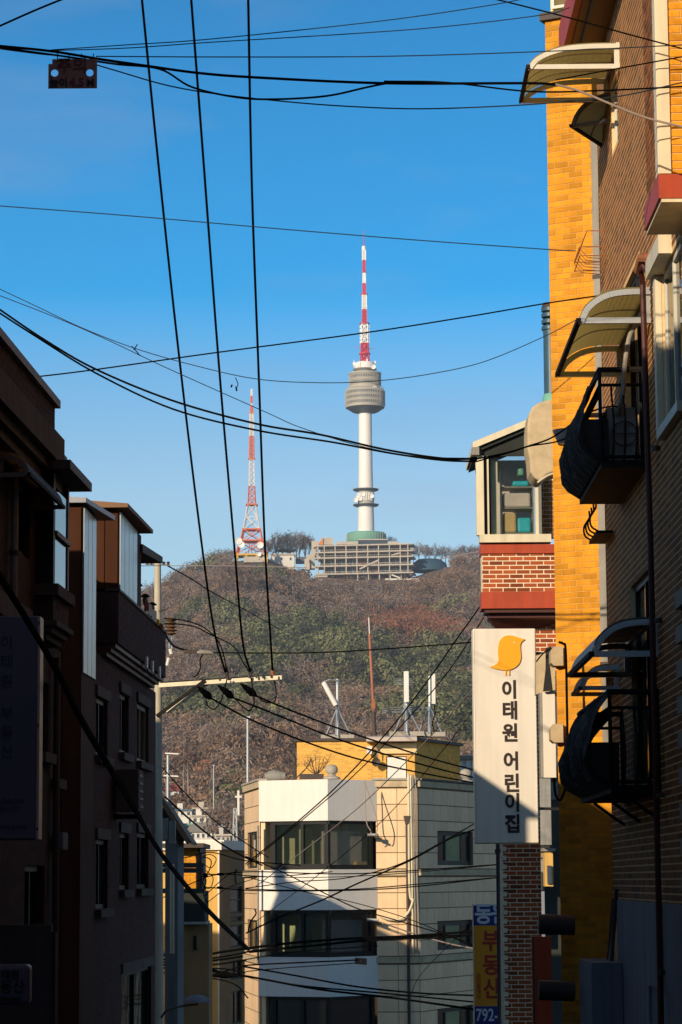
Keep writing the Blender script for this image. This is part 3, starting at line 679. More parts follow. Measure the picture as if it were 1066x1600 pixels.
def farbox(u0_, v0_, u1_, v1_, Y, dep, m, par, name):
    a = W(u0_, v1_, Y); c = W(u1_, v0_, Y); return MB().box(((a.x + c.x) / 2, Y + dep / 2, (a.z + c.z) / 2), abs(c.x - a.x), dep, abs(c.z - a.z)).build(name, M[m], par)
farbox(494, 896, 645, 908, 1697, 8, 'far_brown', t_, 'lower_wall')
for u_ in (559, 576, 593, 610, 627): farbox(u_ - .8, 896, u_ + .8, 907, 1689, .8, 'far_concrete', t_, 'column')
farbox(502, 840, 521, 851, 1697, 7, 'far_concrete', t_, 'stair_tower'); MB().prism([W(498, 848, 1696), W(505, 841, 1696), W(505, 848, 1696)], (0, 5, 0)).build('orange_gable', M['far_orange'], t_); farbox(498, 848, 505, 851, 1696, 5, 'far_orange', t_, 'orange_panel')
farbox(526, 846, 560, 850.5, 1697, 8, 'far_concrete', t_, 'roof_parapet'); farbox(560, 843, 604, 850.5, 1699, 8, 'far_glass', t_, 'roof_gallery'); farbox(559, 842, 606, 844, 1698, 9, 'far_concrete', t_, 'gallery_roof'); farbox(606, 846, 623, 850.5, 1697, 8, 'far_concrete', t_, 'roof_parapet')
farbox(487, 845, 497, 872, 1702, 9, 'far_concrete', t_, 'side_block'); farbox(480, 866, 492, 888, 1700, 9, 'far_concrete', t_, 'side_block'); farbox(476, 873, 484, 890, 1698, 6, 'far_concrete', t_, 'side_block')
for u_, v_ in ((483, 876), (488, 880), (490, 855), (493, 862)): farbox(u_, v_, u_ + 4, v_ + 2.5, 1698, 1.5, 'far_glass', t_, 'window')
farbox(491, 899, 512, 902, 1684, 5, 'far_concrete', t_, 'entrance_canopy'); farbox(499, 902, 504, 909, 1686, 3, 'far_concrete', t_, 'canopy_post')
d_ = thing('viewing_deck', 'white viewing deck on thin posts beside the terrace building', 'deck', W(632, 912, 1680))
farbox(602, 903.5, 655, 906.5, 1680, 7, 'far_white', d_, 'deck_slab')
for u_ in (605, 611, 628, 650): farbox(u_, 906, u_ + 1.2, 913, 1682, .6, 'far_white', d_, 'post')
MB().bar(W(612, 898, 1681), W(628, 904, 1681), .5, .8).build('stair', M['far_white'], d_)
d_ = thing('cable_car_gantry', 'white gantry with pinkish beam standing on the slope beside the deck', 'gantry', W(648, 922, 1675))
farbox(643, 905, 654, 908, 1675, 2, 'far_red_roof', d_, 'beam')
for u_ in (644, 650.5): farbox(u_ - .5, 908, u_ + .5, 921, 1675.5, .5, 'far_white', d_, 'post')
d_ = thing('white_house', 'low white house with flat cream roof between mast and terrace building', 'house', W(443, 888, 1697))
farbox(424, 866.5, 460, 893, 1697, 10, 'far_white', d_, 'wall'); farbox(422, 864.5, 461.5, 867, 1696, 12, 'far_concrete', d_, 'roof')
for u_ in (439, 453): farbox(u_, 871, u_ + 2.2, 875, 1696.6, .5, 'far_glass', d_, 'window')
MB().prism([W(422, 866, 1696), W(424, 866, 1696), W(424, 886, 1696), W(435, 886, 1696)][:3], (0, 1, 0)).build('ramp_wall', M['far_white'], d_)
pg = thing('pagoda', 'dark octagonal pavilion roof under the bare trees behind the white house', 'pavilion', W(447, 870, 1722)); pc = W(447, 862, 1722); k = 1722 / F
b = MB().lathe((pc.x, pc.y, pc.z), [(17.5 * k, 1.0), (16 * k, .2), (9 * k, 2.6), (4 * k, 4.6), (.6 * k, 6.6), (0, 7.4)], 8); b.build('roof', M['tower_dark'], pg)
for a in range(8):
    g = a * math.pi / 4 + .39; MB().box((pc.x + math.cos(g) * 13 * k, pc.y + math.sin(g) * 13 * k, pc.z - 2), .6, .6, 5).build('post', M['far_brown'], pg)
d_ = tag(farbox(462, 870, 479, 880, 1712, 5, 'tower_dark', None, 'dark_shed'), 'low dark roofed shed between white house and terrace building', 'shed')
# planted mound, terraces
m_ = MB().lathe(tuple(W(671, 893, 1712)), [(12.5, 0), (11, 5), (7.5, 7.6), (0, 8.4)], 20)
o = m_.build('netted_mound', M['blue_metal'], None, smooth=True); tag(o, 'dark blue netted mound beside the terrace building', 'mound')
d_ = tag(farbox(650, 906, 706, 909.5, 1660, 4, 'far_concrete', None, 'retaining_terrace'), 'long low concrete retaining terrace on the slope east of the deck', 'terrace')
d_ = thing('kiosk', 'tiny white kiosk on the retaining terrace', 'kiosk', W(695, 907, 1655)); farbox(693.5, 903.5, 697, 908, 1655, 2, 'far_white', d_, 'body'); farbox(693, 903, 697.5, 904, 1654.5, 3, 'far_concrete', d_, 'roof')

# ================================================================== VILLAGE AT THE FOOT OF THE HILL
def far_house(u0_, u1_, v0_, v1_, Y, label, wall_m='far_white', roof='far_concrete', roof_h=1.5, hip=False, storeys=1, nwin=3, side=.35, balcony=False):
    Y = 608 + 1100 * (max(1335 - v1_, 6) / 435) ** 1.087; roof_h *= .8
    a = W(u0_, v1_, Y); c = W(u1_, v0_, Y); wd = c.x - a.x; dep = wd * .7
    h = thing('hill_house', label, 'house', (a.x + wd / 2, Y + dep / 2, a.z - 3), 'houses at the foot of the hill')
    fa = Fac((a.x, Y), (c.x, Y - wd * .15)); L_ = fa.len; z0, z1 = a.z, c.z
    MB().fbox(fa, 0, L_, z0 - 6, z1, -dep, 0).build('wall', M[wall_m], h)
    if hip:
        P = fa.pt; e = .6; b = MB(); t0 = z1; A = [P(-e, t0, e), P(L_ + e, t0, e), P(L_ + e, t0, -dep - e), P(-e, t0, -dep - e)]; r1, r2 = P(L_ * .25, t0 + roof_h, -dep / 2), P(L_ * .75, t0 + roof_h, -dep / 2)
        b.poly([A[0], A[1], r2, r1]); b.poly([A[2], A[3], r1, r2]); b.poly([A[1], A[2], r2]); b.poly([A[3], A[0], r1]); b.poly(A); b.build('roof', M[roof], h)
    else:
        MB().fbox(fa, -.5, L_ + .5, z1, z1 + roof_h * .35, -dep - .5, .6).build('roof', M[roof], h)
        MB().fbox(fa, L_ * .15, L_ * .45, z1 + roof_h * .35, z1 + roof_h * .35 + 1.6, -dep * .8, -dep * .4).build('roof_shed', M[wall_m], h)
    sh = (z1 - z0) / storeys
    for j in range(storeys):
        for i in range(nwin):
            s = L_ * (i + .5) / nwin; ww = L_ / nwin * .5
            f = MB().fbox(fa, s - ww / 2, s + ww / 2, z0 + sh * (j + .3), z0 + sh * (j + .8), -.1, .04).build('window', M['far_glass'], h)
            MB().fbox(fa, s - ww / 2 - .12, s + ww / 2 + .12, z0 + sh * (j + .3) - .2, z0 + sh * (j + .3), 0, .2).build('sill', M['far_white'], f)
        if balcony: MB().fbox(fa, -.4, L_ + .4, z0 + sh * j - .2, z0 + sh * j + .15, 0, 1.3).build('balcony', M['far_concrete'], h)
    return h
far_house(262, 269, 1214, 1231, 1040, 'narrow white tower house topmost of the hillside houses', nwin=1, storeys=2)
far_house(256, 280, 1236, 1250, 1000, 'white house with brick red hipped roof on the hillside', roof='far_red_roof', hip=True, roof_h=2.5, nwin=3)
far_house(281, 292, 1242, 1249, 1000, 'small shed with vivid red roof beside the red roofed house', 'far_red_roof', 'far_red_roof', hip=True, nwin=1)
far_house(262, 282, 1250, 1262, 970, 'plain white flat roofed house directly below the red roofed one', nwin=2, storeys=1)
far_house(284, 306, 1256, 1268, 930, 'white house with brown hipped roof and ribbed terrace wall', roof='far_brown', hip=True, roof_h=2.2, nwin=5)
far_house(304, 334, 1264, 1275, 905, 'upper cream storey house with wide flat eaves and rounded corner', 'far_concrete', balcony=True, nwin=4)
far_house(300, 330, 1276, 1288, 895, 'two windowed cream house beneath the wide flat eaves', 'far_white', balcony=True, nwin=3)
far_house(271, 300, 1267, 1286, 885, 'pale green house with blue flat roof among the hillside houses', 'far_green_roof' if False else 'far_white', 'blue_metal', nwin=3, storeys=2)
far_house(268, 322, 1289, 1298, 865, 'low house with sea green flat roof', 'far_white', 'far_green_roof', nwin=5)
far_house(290, 338, 1300, 1313, 840, 'wide house with grey hipped roof nearest the church cross', 'far_white', 'pipe', hip=True, roof_h=3.0, nwin=6)
far_house(258, 292, 1303, 1320, 830, 'white parapet house partly hidden by the tall pole', nwin=4)
far_house(338, 360, 1306, 1318, 820, 'pale low house with flat roof beside the church steeple', 'far_concrete', nwin=3)
far_house(283, 300, 1249, 1257, 0, 'small cream house tucked above the brown hipped roof', 'far_concrete', nwin=3)
far_house(256, 268, 1262, 1278, 0, 'pale house with tall front close beside the concrete pole', nwin=2, storeys=2)
far_house(322, 341, 1288, 1302, 0, 'cream house with dark flat roof at the outer edge of the hillside houses', 'far_concrete', 'far_brown', nwin=3, storeys=1)
far_house(256, 272, 1280, 1302, 0, 'white two storey house lowest beside the concrete pole', nwin=2, storeys=2)
# church steeple
CY = 250; cb = W(370, 1312, CY); st = thing('church_steeple', 'slim steel steeple with white cross beside the yellow house', 'steeple', (cb.x, CY, cb.z - 14))
c0 = W(367, 1270, CY); truss('lattice', cb.x - .15, CY, cb.z - 12, c0.z + .4, .42, .13, st, 'alu', .07, .04, 12)
a = W(372.8, 1274, CY); c = W(372.4, 1235, CY); MB().box(((a.x + c.x) / 2, CY, (a.z + c.z) / 2), .2, .16, c.z - a.z).box((a.x, CY - .001, W(372, 1245, CY).z), .62, .18, .17).build('cross', M['far_white'], st)
ta = thing('roof_aerial', 'small television aerial on a roof beside the steeple', 'aerial', W(347, 1312, 300)); MB().bar(W(347, 1316, 300), W(347, 1288, 300), .08).build('pole', M['alu'], ta)
for v_ in (1291, 1295): MB().bar(W(341, v_, 300), W(353, v_, 300), .05).build('element', M['alu'], ta)
def lamp_mast(u_, v0_, v1_, Y, r, label, arm=None, drop=8):
    a = W(u_, v1_, Y); c = W(u_, v0_, Y); t = thing('lamp_mast', label, 'lamp post', a - V((0, 0, drop)))
    MB().tube([a - V((0, 0, drop)), c], [r * 1.4, r], 8).build('pole', M['alu'], t); MB().box(c, r * 5, r * 3, r * 2).build('lamp_head', M['alu'], t)
    if arm: MB().bar(c, W(arm[0], arm[1], Y), r * .9).build('arm', M['alu'], t)
    return t
lamp_mast(387, 1121, 1214, 420, .16, 'tall thin pale mast rising from the woods above the cream building', drop=14)
lamp_mast(334, 1196, 1218, 700, .12, 'short pale mast on the bank above the hillside houses')

# air between the street and the hill
hz = MB().box((0, 1150, 207), 3100, 3000, 476).build('haze', M['soil'], None); hm = bpy.data.materials.new('haze_air'); hm.use_nodes = True; N_ = hm.node_tree.nodes; N_.remove(N_['Principled BSDF'])
pv = N_.new('ShaderNodeVolumePrincipled'); pv.inputs['Color'].default_value = (.75, .87, 1.0, 1); pv.inputs['Density'].default_value = .00016; pv.inputs['Anisotropy'].default_value = .25
hm.node_tree.links.new(pv.outputs[0], N_['Material Output'].inputs['Volume']); hz.data.materials.clear(); hz.data.materials.append(hm); hz['kind'] = 'stuff'

# ================================================================== RIGHT HAND SIDE OF THE STREET
# ---- brown brick house (wall seen along the street)
RW = Fac((2.883, 15), (2.960, 29.8)); SY = lambda Y: (Y - 15)
house = thing('brown_brick_house', 'brown brick house with balconies and curved door canopies along the street', 'house', (3.6, 25, -4.5))
SE = 14.8
zt, zb = 9.25, -4.5
win_hi = (SY(22.5), SY(23.95), 4.02, 5.45)
win_sl = (SY(27.55), SY(28.2), 7.75, 8.45)
door1 = (SY(25.7), SY(27.3), 4.06, 6.05); door2 = (SY(25.3), SY(27.3), .9, 2.95)
holes = [win_hi, win_sl, door1, door2]
wall(RW, 5.0, SE, zb, zt, holes, house, M['brown_mortar'], 'wall', .12, 2.2)
br = [r for r in brick_rects(SY(22.0), SE, -.3, zt, holes, g=.015, bh=.052, gv=.004)]
pieces(RW, br, house, M['brown_brick'], 'brick', 300, .0015, .0, .0004, key=lambda u, v: 3.0 if v < 480 else 1.0)
MB().fbox(RW, 4.5, SE + .05, zt, zt + .22, -2.4, .34).build('eave', M['maroon'], house)
MB().fbox(RW, 4.5, SE + .07, zt + .02, zt + .45, .342, .42).build('fascia', M['red_paint'], house)
MB().fbox(RW, 4.5, SE + .02, zt - .06, zt - .003, .22, .25).build('soffit_batten', M['dark_pipe'], house)
window(RW, *win_hi, house, M['white_alu'], M['glass'], .06, .05, vm=(.5,), sill=M['white_alu'])
window(RW, *win_sl, house, M['white_alu'], M['glass'], .04, .06)
window(RW, *door1, house, M['dark_frame'], M['glass'], .06, .08, vm=(.5,)); window(RW, *door2, house, M['dark_frame'], M['glass'], .06, .08, vm=(.5,))
# brick end return (face towards the camera is not seen; far return closed by wall thickness)
# upper bay that juts out nearer the camera
BO = .30
bay_s0, bay_s1, bz0, bz1 = SY(21.2), SY(22.25), 5.45, 8.6
MB().fbox(RW, bay_s0, bay_s1, bz0 + .2, bz1, .0, BO).build('bay_wall', M['brown_mortar'], house)
MB().fbox(RW, bay_s0 - .03, bay_s1 + .02, bz0, bz0 + .2, -.1, BO + .03).build('bay_band', M['red_paint'], house)
MB().fbox(RW, bay_s0 - .02, bay_s1 + .04, bz0 - .03, bz0 - .003, -.1, BO + .01).build('bay_soffit', M['cream_paint'], house)
MB().fbox(RW, bay_s0 - .02, bay_s0 + .16, bz0 + .205, bz1, BO + .003, BO + .03).build('corner_post', M['cream_paint'], house)
FB = Fac(RW.pt(bay_s0, 0, BO).xy, RW.pt(bay_s0, 0, -1.2).xy)
pieces(RW, brick_rects(bay_s0 + .17, bay_s1, bz0 + .21, bz1), house, M['brown_brick'], 'bay_brick', 60, .008, .0, .001, o=BO)
pieces(FB, brick_rects(.08, 1.4, bz0 + .21, bz1), house, M['orange_brick'], 'bay_brick', 40, .008, .0, .001, o=0)
MB().fbox(FB, -.02, .075, bz0 + .205, bz1, .003, .03).build('corner_post', M['cream_paint'], house)
# cream window hood under the bay
MB().fbox(RW, SY(23.1), SY(24.15), 5.45, 5.62, .0, .12).build('window_hood', M['cream_paint'], house)
MB().fbox(RW, SY(23.96), SY(24.12), 4.0, 5.44, .002, .06).build('window_jamb', M['cream_paint'], house)
# painted lower storey and quoins
lw = (SY(24.0), SY(25.9), -2.3, -1.0)
wall(RW, 5.0, SY(28.9), zb, -.22, [lw], house, M['blue_wall'], 'painted_lower_wall', .2, .03, o=.05)
window(RW, *lw, house, M['dark_frame'], M['glass'], .06, .12, vm=(.5,))
for k_ in range(9):
    z_ = -.1 + k_ * .30; MB().fbox(RW, SY(22.0), SY(23.1), z_, z_ + .14, .01, .05).build('quoin', M['concrete'], house)
lo = MB().fbox(RW, SY(28.35), SY(29.9), zb, -.86, .06, .38).build('garden_wall', M['blue_wall'], None); tag(lo, 'low pale blue painted wall stub projecting beside the brown brick house', 'wall')

def pipe(pts, r, m, label, cat='pipe', name='downpipe', group=None, clips=True, parent=None):
    if parent is not None: return MB().tube(pts, r, 8).build(name, M[m], parent, smooth=True)
    t = thing(name, label, cat, pts[-1], group); MB().tube(pts, r, 8).build('tube', M[m], t, smooth=True)
    if clips:
        a, b = V(pts[0]), V(pts[-1]); n = max(2, int((a - b).length / 1.4))
        for k in range(1, n): MB().lathe(a.lerp(b, k / n), [(r * 1.05, -.02), (r * 1.35, -.02), (r * 1.35, .02), (r * 1.05, .02)], 10).build('clip', M['dark_pipe'], t)
    return t
P = RW.pt
pipe([P(SY(24.3), 5.5, .03), P(SY(24.35), 5.62, .12), P(SY(24.5), 5.62, .13), P(SY(24.6), 5.5, .1), P(SY(24.6), 3.0, .08), P(SY(24.6), -.2, .08), P(SY(24.6), -4, .09)], .028, 'maroon', 'maroon drain pipe with bent top running down the brown brick wall', parent=None)
MB_ = MB().tube([P(SY(24.2), 5.66, .05), P(SY(24.35), 5.70, .13), P(SY(24.55), 5.63, .14)], .05, 8).build('pipe_elbow', M['rust'], None, smooth=True); tag(MB_, 'rusty orange pipe elbow at the head of the maroon drain pipe', 'pipe elbow')
for k_, (dy, dz) in enumerate(((0, 0), (.22, .3), (.42, .1))):
    pipe([P(SY(28.9 + dy * .8), -.1 - dz, .05), P(SY(28.92 + dy * .8), -.9, .12), P(SY(28.9 + dy * .8), -4, .12)], .022, ['dark_pipe', 'pipe', 'maroon'][k_], ['thin dark conduit nearest the camera on the lower brown wall', 'thin grey conduit between two darker ones on the lower brown wall', 'thin maroon conduit beside the garden wall stub'][k_], 'conduit', 'conduit', 'conduits on the lower brown wall', False)
mt = thing('gas_meter', 'small dark gas meter box among conduits on the lower wall', 'meter', P(SY(28.3), -1.9, .1)); MB().fbox(RW, SY(28.2), SY(28.5), -1.9, -1.6, .09, .22).build('box', M['dark_pipe'], mt); MB().lathe(P(SY(28.35), -1.62, .15), [(.05, 0), (.05, .05), (.0, .06)], 10).build('cap', M['pipe'], mt)

# ---- curved canopies
def canopy(name, label, org, along, out, L_, depth, h, mframe, msheet, ribs=2, fw=.055, lean=0):
    """org: wall point at the near end of the lower beam; along: unit vector, out: unit vector away from the wall"""
    t = thing(name, label, 'canopy', org); org = V(org); al = V(along); ou = V(out); Z = V((0, 0, 1))
    prof = [(0, h), (.32, .99 * h), (.58, .90 * h), (.78, .68 * h), (.92, .38 * h), (1, 0)]
    def arc(a, off=0): return [org + al * a + ou * (x * depth) + Z * (z + off) for x, z in prof]
    nrm = smooth_path(arc(0), 3)
    b = MB(); A = smooth_path(arc(.01, .012), 4); B_ = smooth_path(arc(L_ - .01, .012), 4)
    for i in range(len(A) - 1):
        b.hexa([A[i], A[i + 1], B_[i + 1], B_[i], A[i] + Z * .008, A[i + 1] + Z * .008, B_[i + 1] + Z * .008, B_[i] + Z * .008])
    b.build('sheet', M[msheet], t, smooth=True)
    for q, a in enumerate([0] + [L_ * (i + 1) / (ribs + 1) for i in range(ribs)] + [L_]):
        end = a in (0, L_); ww = fw if end else fw * .45; A = smooth_path(arc(a), 4); b = MB()
        for i in range(len(A) - 1):
            w2 = al * (ww * .35); hh = Z * (ww * (1 if end else .5)); d_ = (A[i + 1] - A[i]).normalized(); nn = V(d_).cross(al).normalized() * (ww * (1 if end else .5))
            if nn.z > 0: nn = -nn
            b.hexa([A[i] - w2 + nn, A[i + 1] - w2 + nn, A[i + 1] + w2 + nn, A[i] + w2 + nn, A[i] - w2, A[i + 1] - w2, A[i + 1] + w2, A[i] + w2])
        b.build('end_arch' if end else 'rib', M[mframe], t)
        if end:
            c = org + al * a; k2 = al * (.02 if a == 0 else -.02)
            MB().bar(c + k2 + ou * .0, c + k2 + ou * depth, fw * .9, fw).build('lower_beam', M[mframe], t); MB().box(c + k2 + Z * (h / 2 + .01) + ou * .03, fw * .5, fw * 1.1, h - .03, al, ou).build('wall_post', M[mframe], t)
    MB().bar(org + ou * depth - al * .02, org + ou * depth + al * (L_ + .02), fw * .8, fw * .8).build('outer_rail', M['black'], t)
    MB().bar(org + Z * h + ou * .02, org + Z * h + al * L_ + ou * .02, fw * .7).build('wall_rail', M[mframe], t)
    return t
n3 = V((RW.n.x, RW.n.y, 0)); t3 = V((RW.t.x, RW.t.y, 0))
def wpt(u_, v_): s, z = RW.uv(u_, v_); return P(s, z), s, z
# topmost (sunlit) canopy
o_, s_, z_ = wpt(969, 110); canopy('door_canopy', 'sunlit cream curved canopy, topmost on the brown brick wall', P(s_, 8.42, 0), t3, n3, 1.25, .96, .24, 'white_alu', 'canopy', 3, .05)
oa = V((-1.96, 1, 0)).normalized(); ob_ = V((.51, 1, 0)).normalized()
q_ = W(890, 197, 28.55); canopy('door_canopy', 'small olive canopy tucked under the topmost canopy', q_ - oa * .62, ob_, oa, 1.1, .6, .3, 'dark_pipe', 'canopy', 1, .04)
o_, s_, z_ = wpt(1017, 500); canopy('door_canopy', 'grey framed curved canopy above the upper black balcony', P(s_, z_, 0), t3, n3, 2.75, .68, .30, 'alu', 'canopy', 2, .055)
o_, s_, z_ = wpt(1029, 1021); canopy('door_canopy', 'grey framed dark canopy above the lower balcony', P(s_, z_, 0), t3, n3, 2.6, .62, .32, 'alu', 'canopy_grey', 2, .055)
o_, s_, z_ = wpt(965, 1079); canopy('door_canopy', 'small canopy peeping out behind the lower dark canopy', P(SY(28.6), 2.02, 0), t3, n3, 1.0, .42, .24, 'alu', 'canopy', 1, .045)

# ---- balconies with bulging railings
def balcony(label, y0, y1, zf, h, d, fabric, belly=.19):
    t = thing('balcony', label, 'balcony', P(SY((y0 + y1) / 2), zf, .2)); s0, s1 = SY(y0), SY(y1)
    MB().fbox(RW, s0, s1, zf - .07, zf, .0, d).build('floor_slab', M['black'], t)
    for k_ in range(3 if zf < 2 else 0): 
        s = s0 + .15 + k_ * (s1 - s0 - .3) / 2; MB().tube([P(s, zf - .3, .02), P(s, zf - .22, .14), P(s, zf - .07, d - .12)], .018, 6).build('bracket', M['black'], t)
    for zz, oo, r in ((zf + h, d, .03), (zf + h * .83, d, .018), (zf + .03, d, .02)):
        nm = 'top_rail' if r == .03 else 'rail'
        MB().tube([P(s0, zz, 0), P(s0, zz, oo), P(s1, zz, oo), P(s1, zz, 0)], r, 6).build(nm, M['black'], t)
    def bal(s, o_, dirn):
        pts = []
        for q in range(9):
            f = q / 8; out_ = belly * math.sin(math.pi * min(1, f * 1.15) ** .9) * (1 if f < .87 else 0) if f < .87 else 0
            z = zf + h * .83 * f
            pts.append(P(s, z, o_ + out_) if dirn == 'o' else P(s - out_, z, o_))
        return MB().tube(pts, .011, 5).build('baluster', M['black'], t)
    n = int((s1 - s0) / .13)
    for i in range(n + 1): bal(s0 + (s1 - s0) * i / n, d, 'o')
    for i in range(1, 4): bal(s0, d * i / 4, 's')
    for k_ in range(4): MB().tube([P([s0, s0, s1, s1][k_], zf, [.02, d][k_ % 2]), P([s0, s0, s1, s1][k_], zf + h, [.02, d][k_ % 2])], .02, 6).build('post', M['black'], t)
    # fabric screen on the street side
    b = MB(); nu, nv = 26, 10; g = []
    for i in range(nu + 1):
        row = []
        for j in range(nv + 1):
            f = j / nv; s = s0 + .02 + (s1 - s0 - .04) * i / nu; out_ = (belly * 1.08) * math.sin(math.pi * f ** .75)
            top = h * (fabric + .05 * math.sin(i * .9) + .03 * math.sin(i * 2.3))
            row.append(P(s, zf - .02 + top * f, d + .02 + out_ * (.9 + .12 * math.sin(i * .55 + j * .7)) + .02 * math.sin(i * 1.9 + j)))
        g.append(row)
    for i in range(nu):
        for j in range(nv): b.poly([g[i][j], g[i + 1][j], g[i + 1][j + 1], g[i][j + 1]])
    for row, jm in ((g[0], 5), (g[-1], nv)):
        for j in range(jm):
            a_, c_ = row[j], row[j + 1]; sa_ = (V((a_.x, a_.y)) - RW.p).dot(RW.t); b.poly([a_, c_, P(sa_, c_.z, d * .82), P(sa_, a_.z, d * .82)])
    b.build('fabric_screen', M['rubber'], t, smooth=True)
    return t
balcony('upper black balcony with bulging railing and dark fabric screen', 25.45, 28.0, 3.98, .88, .44, .96)
balcony('lower black balcony with bulging railing wrapped in dark fabric', 24.9, 28.3, .86, .86, .46, .97, .22)
rk = thing('railing_planter', 'small black plant rack with curling bars below the upper balcony', 'plant rack', P(SY(29.2), 3.7, .2))
MB().fbox(RW, SY(28.75), SY(29.7), 3.70, 3.73, .02, .20).build('tray', M['black'], rk)
for k_ in range(4):
    s = SY(28.8) + k_ * .27; MB().tube(smooth_path([P(s, 3.73, .18), P(s, 3.78, .25), P(s, 3.88, .26), P(s, 3.98, .20), P(s, 4.06, .20)], 4), .011, 5).build('bar', M['black'], rk)
# things on the upper balcony
ac = thing('air_conditioner', 'grey outdoor air conditioner behind the upper balcony railing', 'air conditioner', P(SY(26.0), 3.985, .2))
MB().fbox(RW, SY(25.62), SY(26.5), 3.99, 4.52, .08, .36).build('casing', M['pipe'], ac)
FA = Fac(P(SY(25.6), 0, .4).xy, P(SY(25.6), 0, 0).xy)
b = MB()
for q in range(14):
    g = 2 * math.pi * q / 14; c_ = FA.pt(.2, 4.26, .015); ax = V((FA.t.x, FA.t.y, 0)); 
    p1 = c_ + ax * math.cos(g) * .12 + V((0, 0, math.sin(g) * .12)); g2 = g + 2 * math.pi / 14; b.bar(p1, c_ + ax * math.cos(g2) * .12 + V((0, 0, math.sin(g2) * .12)), .012)
b.bar(FA.pt(.08, 4.26, .015), FA.pt(.32, 4.26, .015), .01).bar(FA.pt(.2, 4.14, .015), FA.pt(.2, 4.38, .015), .01); b.build('fan_guard', M['dark_pipe'], ac)
hs_ = MB().tube(smooth_path([P(SY(25.5), 5.35, .03), P(SY(25.4), 5.2, .14), P(SY(25.4), 4.9, .2), P(SY(25.45), 4.62, .22), P(SY(25.6), 4.45, .26)], 5), .024, 8).build('duct_hose', M['pipe'], None, smooth=True); tag(hs_, 'pale flexible hose curving down to the air conditioner on the upper balcony', 'hose')
bs = thing('wash_basin', 'grey plastic basin hung on the outer rail of the upper balcony', 'basin', P(SY(27.9), 4.55, .5)); MB().lathe(P(SY(27.95), 4.55, .55), [(0, 0), (.10, 0), (.16, .14), (.17, .14), (.11, -.01)], 16).build('bowl', M['alu'], bs, smooth=True)
# wire rack up on the wall
wr = thing('wire_rack', 'rusty wire rack sticking out beside the orange brick tower', 'wire rack', P(SY(29.4), 6.85, .1))
b = MB(); c0, c1 = SY(29.0), SY(29.75)
for z_ in (6.82, 6.92, 7.1):
    oo = .30 if z_ < 7 else .22; b.tube([P(c0, z_, .0), P(c0, z_, oo), P(c1, z_, oo), P(c1, z_, 0)], .006, 4)
b.build('hoops', M['rust'], wr); b = MB()
for k_ in range(6):
    s = c0 + (c1 - c0) * k_ / 5; b.tube([P(s, 7.1, .22), P(s, 6.9, .30), P(s, 6.8, .22), P(s, 6.78, 0)], .005, 4)
b.build('bars', M['rust'], wr)

# ---- orange brick tower
q_ = W(867, 900, 30.9); OT = Fac((q_.x, q_.y), (q_.x + 1.96, q_.y - 1.0)); sL = 0 if True else 0
ot = thing('orange_brick_building', 'tall narrow orange brick building with dark coping, sunlit above the street shadow', 'building', OT.pt(1, -5, -1))
flip = (OT.pt(0, 0).x > OT.pt(1, 0).x)
tz_ = OT.uv(880, 29)[1]
wall(OT, 0, 2.2, -5, tz_, [], ot, M['orange_mortar'], 'wall', .1, 2.6)
obk = brick_rects(.0, 1.15, -1.6, tz_, bl=.165)
pieces(OT, obk, ot, M['orange_brick'], 'brick', 300, .006, 0, .0015)
MB().fbox(OT, -.05, 2.3, tz_, tz_ + .09, -2.7, .06).build('coping', M['dark_pipe'], ot)
a_ = OT.s_at(858, 10); c_ = OT.s_at(915, 10)
MB().fbox(OT, a_, c_ + .6, tz_ + .09, tz_ + 1.3, -1.5, -.05).build('roof_cabin', M['cabin_yellow'], ot)
cab = Fac(OT.pt(a_, 0, -.05).xy, OT.pt(c_ + .6, 0, -.05).xy)
window(OT, a_ + .03, a_ + .38, tz_ + .14, tz_ + 1.2, ot, M['white_alu'], M['canopy'], .035, .0, vm=(.55,), o=-.03)
s0 = OT.s_at(929.5, 400, .06); s1 = OT.s_at(940, 400, .06)
dp = thing('square_downpipe', 'grey square downpipe on the orange brick building', 'downpipe', OT.pt(s0, 1.5, .05)); zz = OT.uv(930, 215)[1]
MB().fbox(OT, s0, s1, 1.0, zz, .02, .12).build('pipe', M['pipe'], dp)
for z_ in (2.4, 4.6, 6.9): MB().fbox(OT, s0 - .01, s1 + .01, z_, z_ + .05, .015, .125).build('bracket', M['dark_pipe'], dp)
sp = OT.s_at(945, 500, .05); pipe([OT.pt(sp, zz - .1, .04), OT.pt(sp, 2.4, .04)], .012, 'dark_pipe', 'thin dark conduit beside the square downpipe', 'conduit', 'conduit', None, False)
lm = thing('wall_lamp', 'tiny white lamp at the eave corner above the topmost canopy', 'lamp', OT.pt(.55, 8.9, .1)); q_ = W(904, 48, 30.2); MB().lathe(q_, [(0, -.05), (.035, -.03), (.04, .02), (.02, .05), (0, .06)], 10).build('bulb', M['white_paint'], lm, smooth=True); MB().bar(q_, q_ + V((.12, .05, .03)), .02).build('bracket', M['alu'], lm)
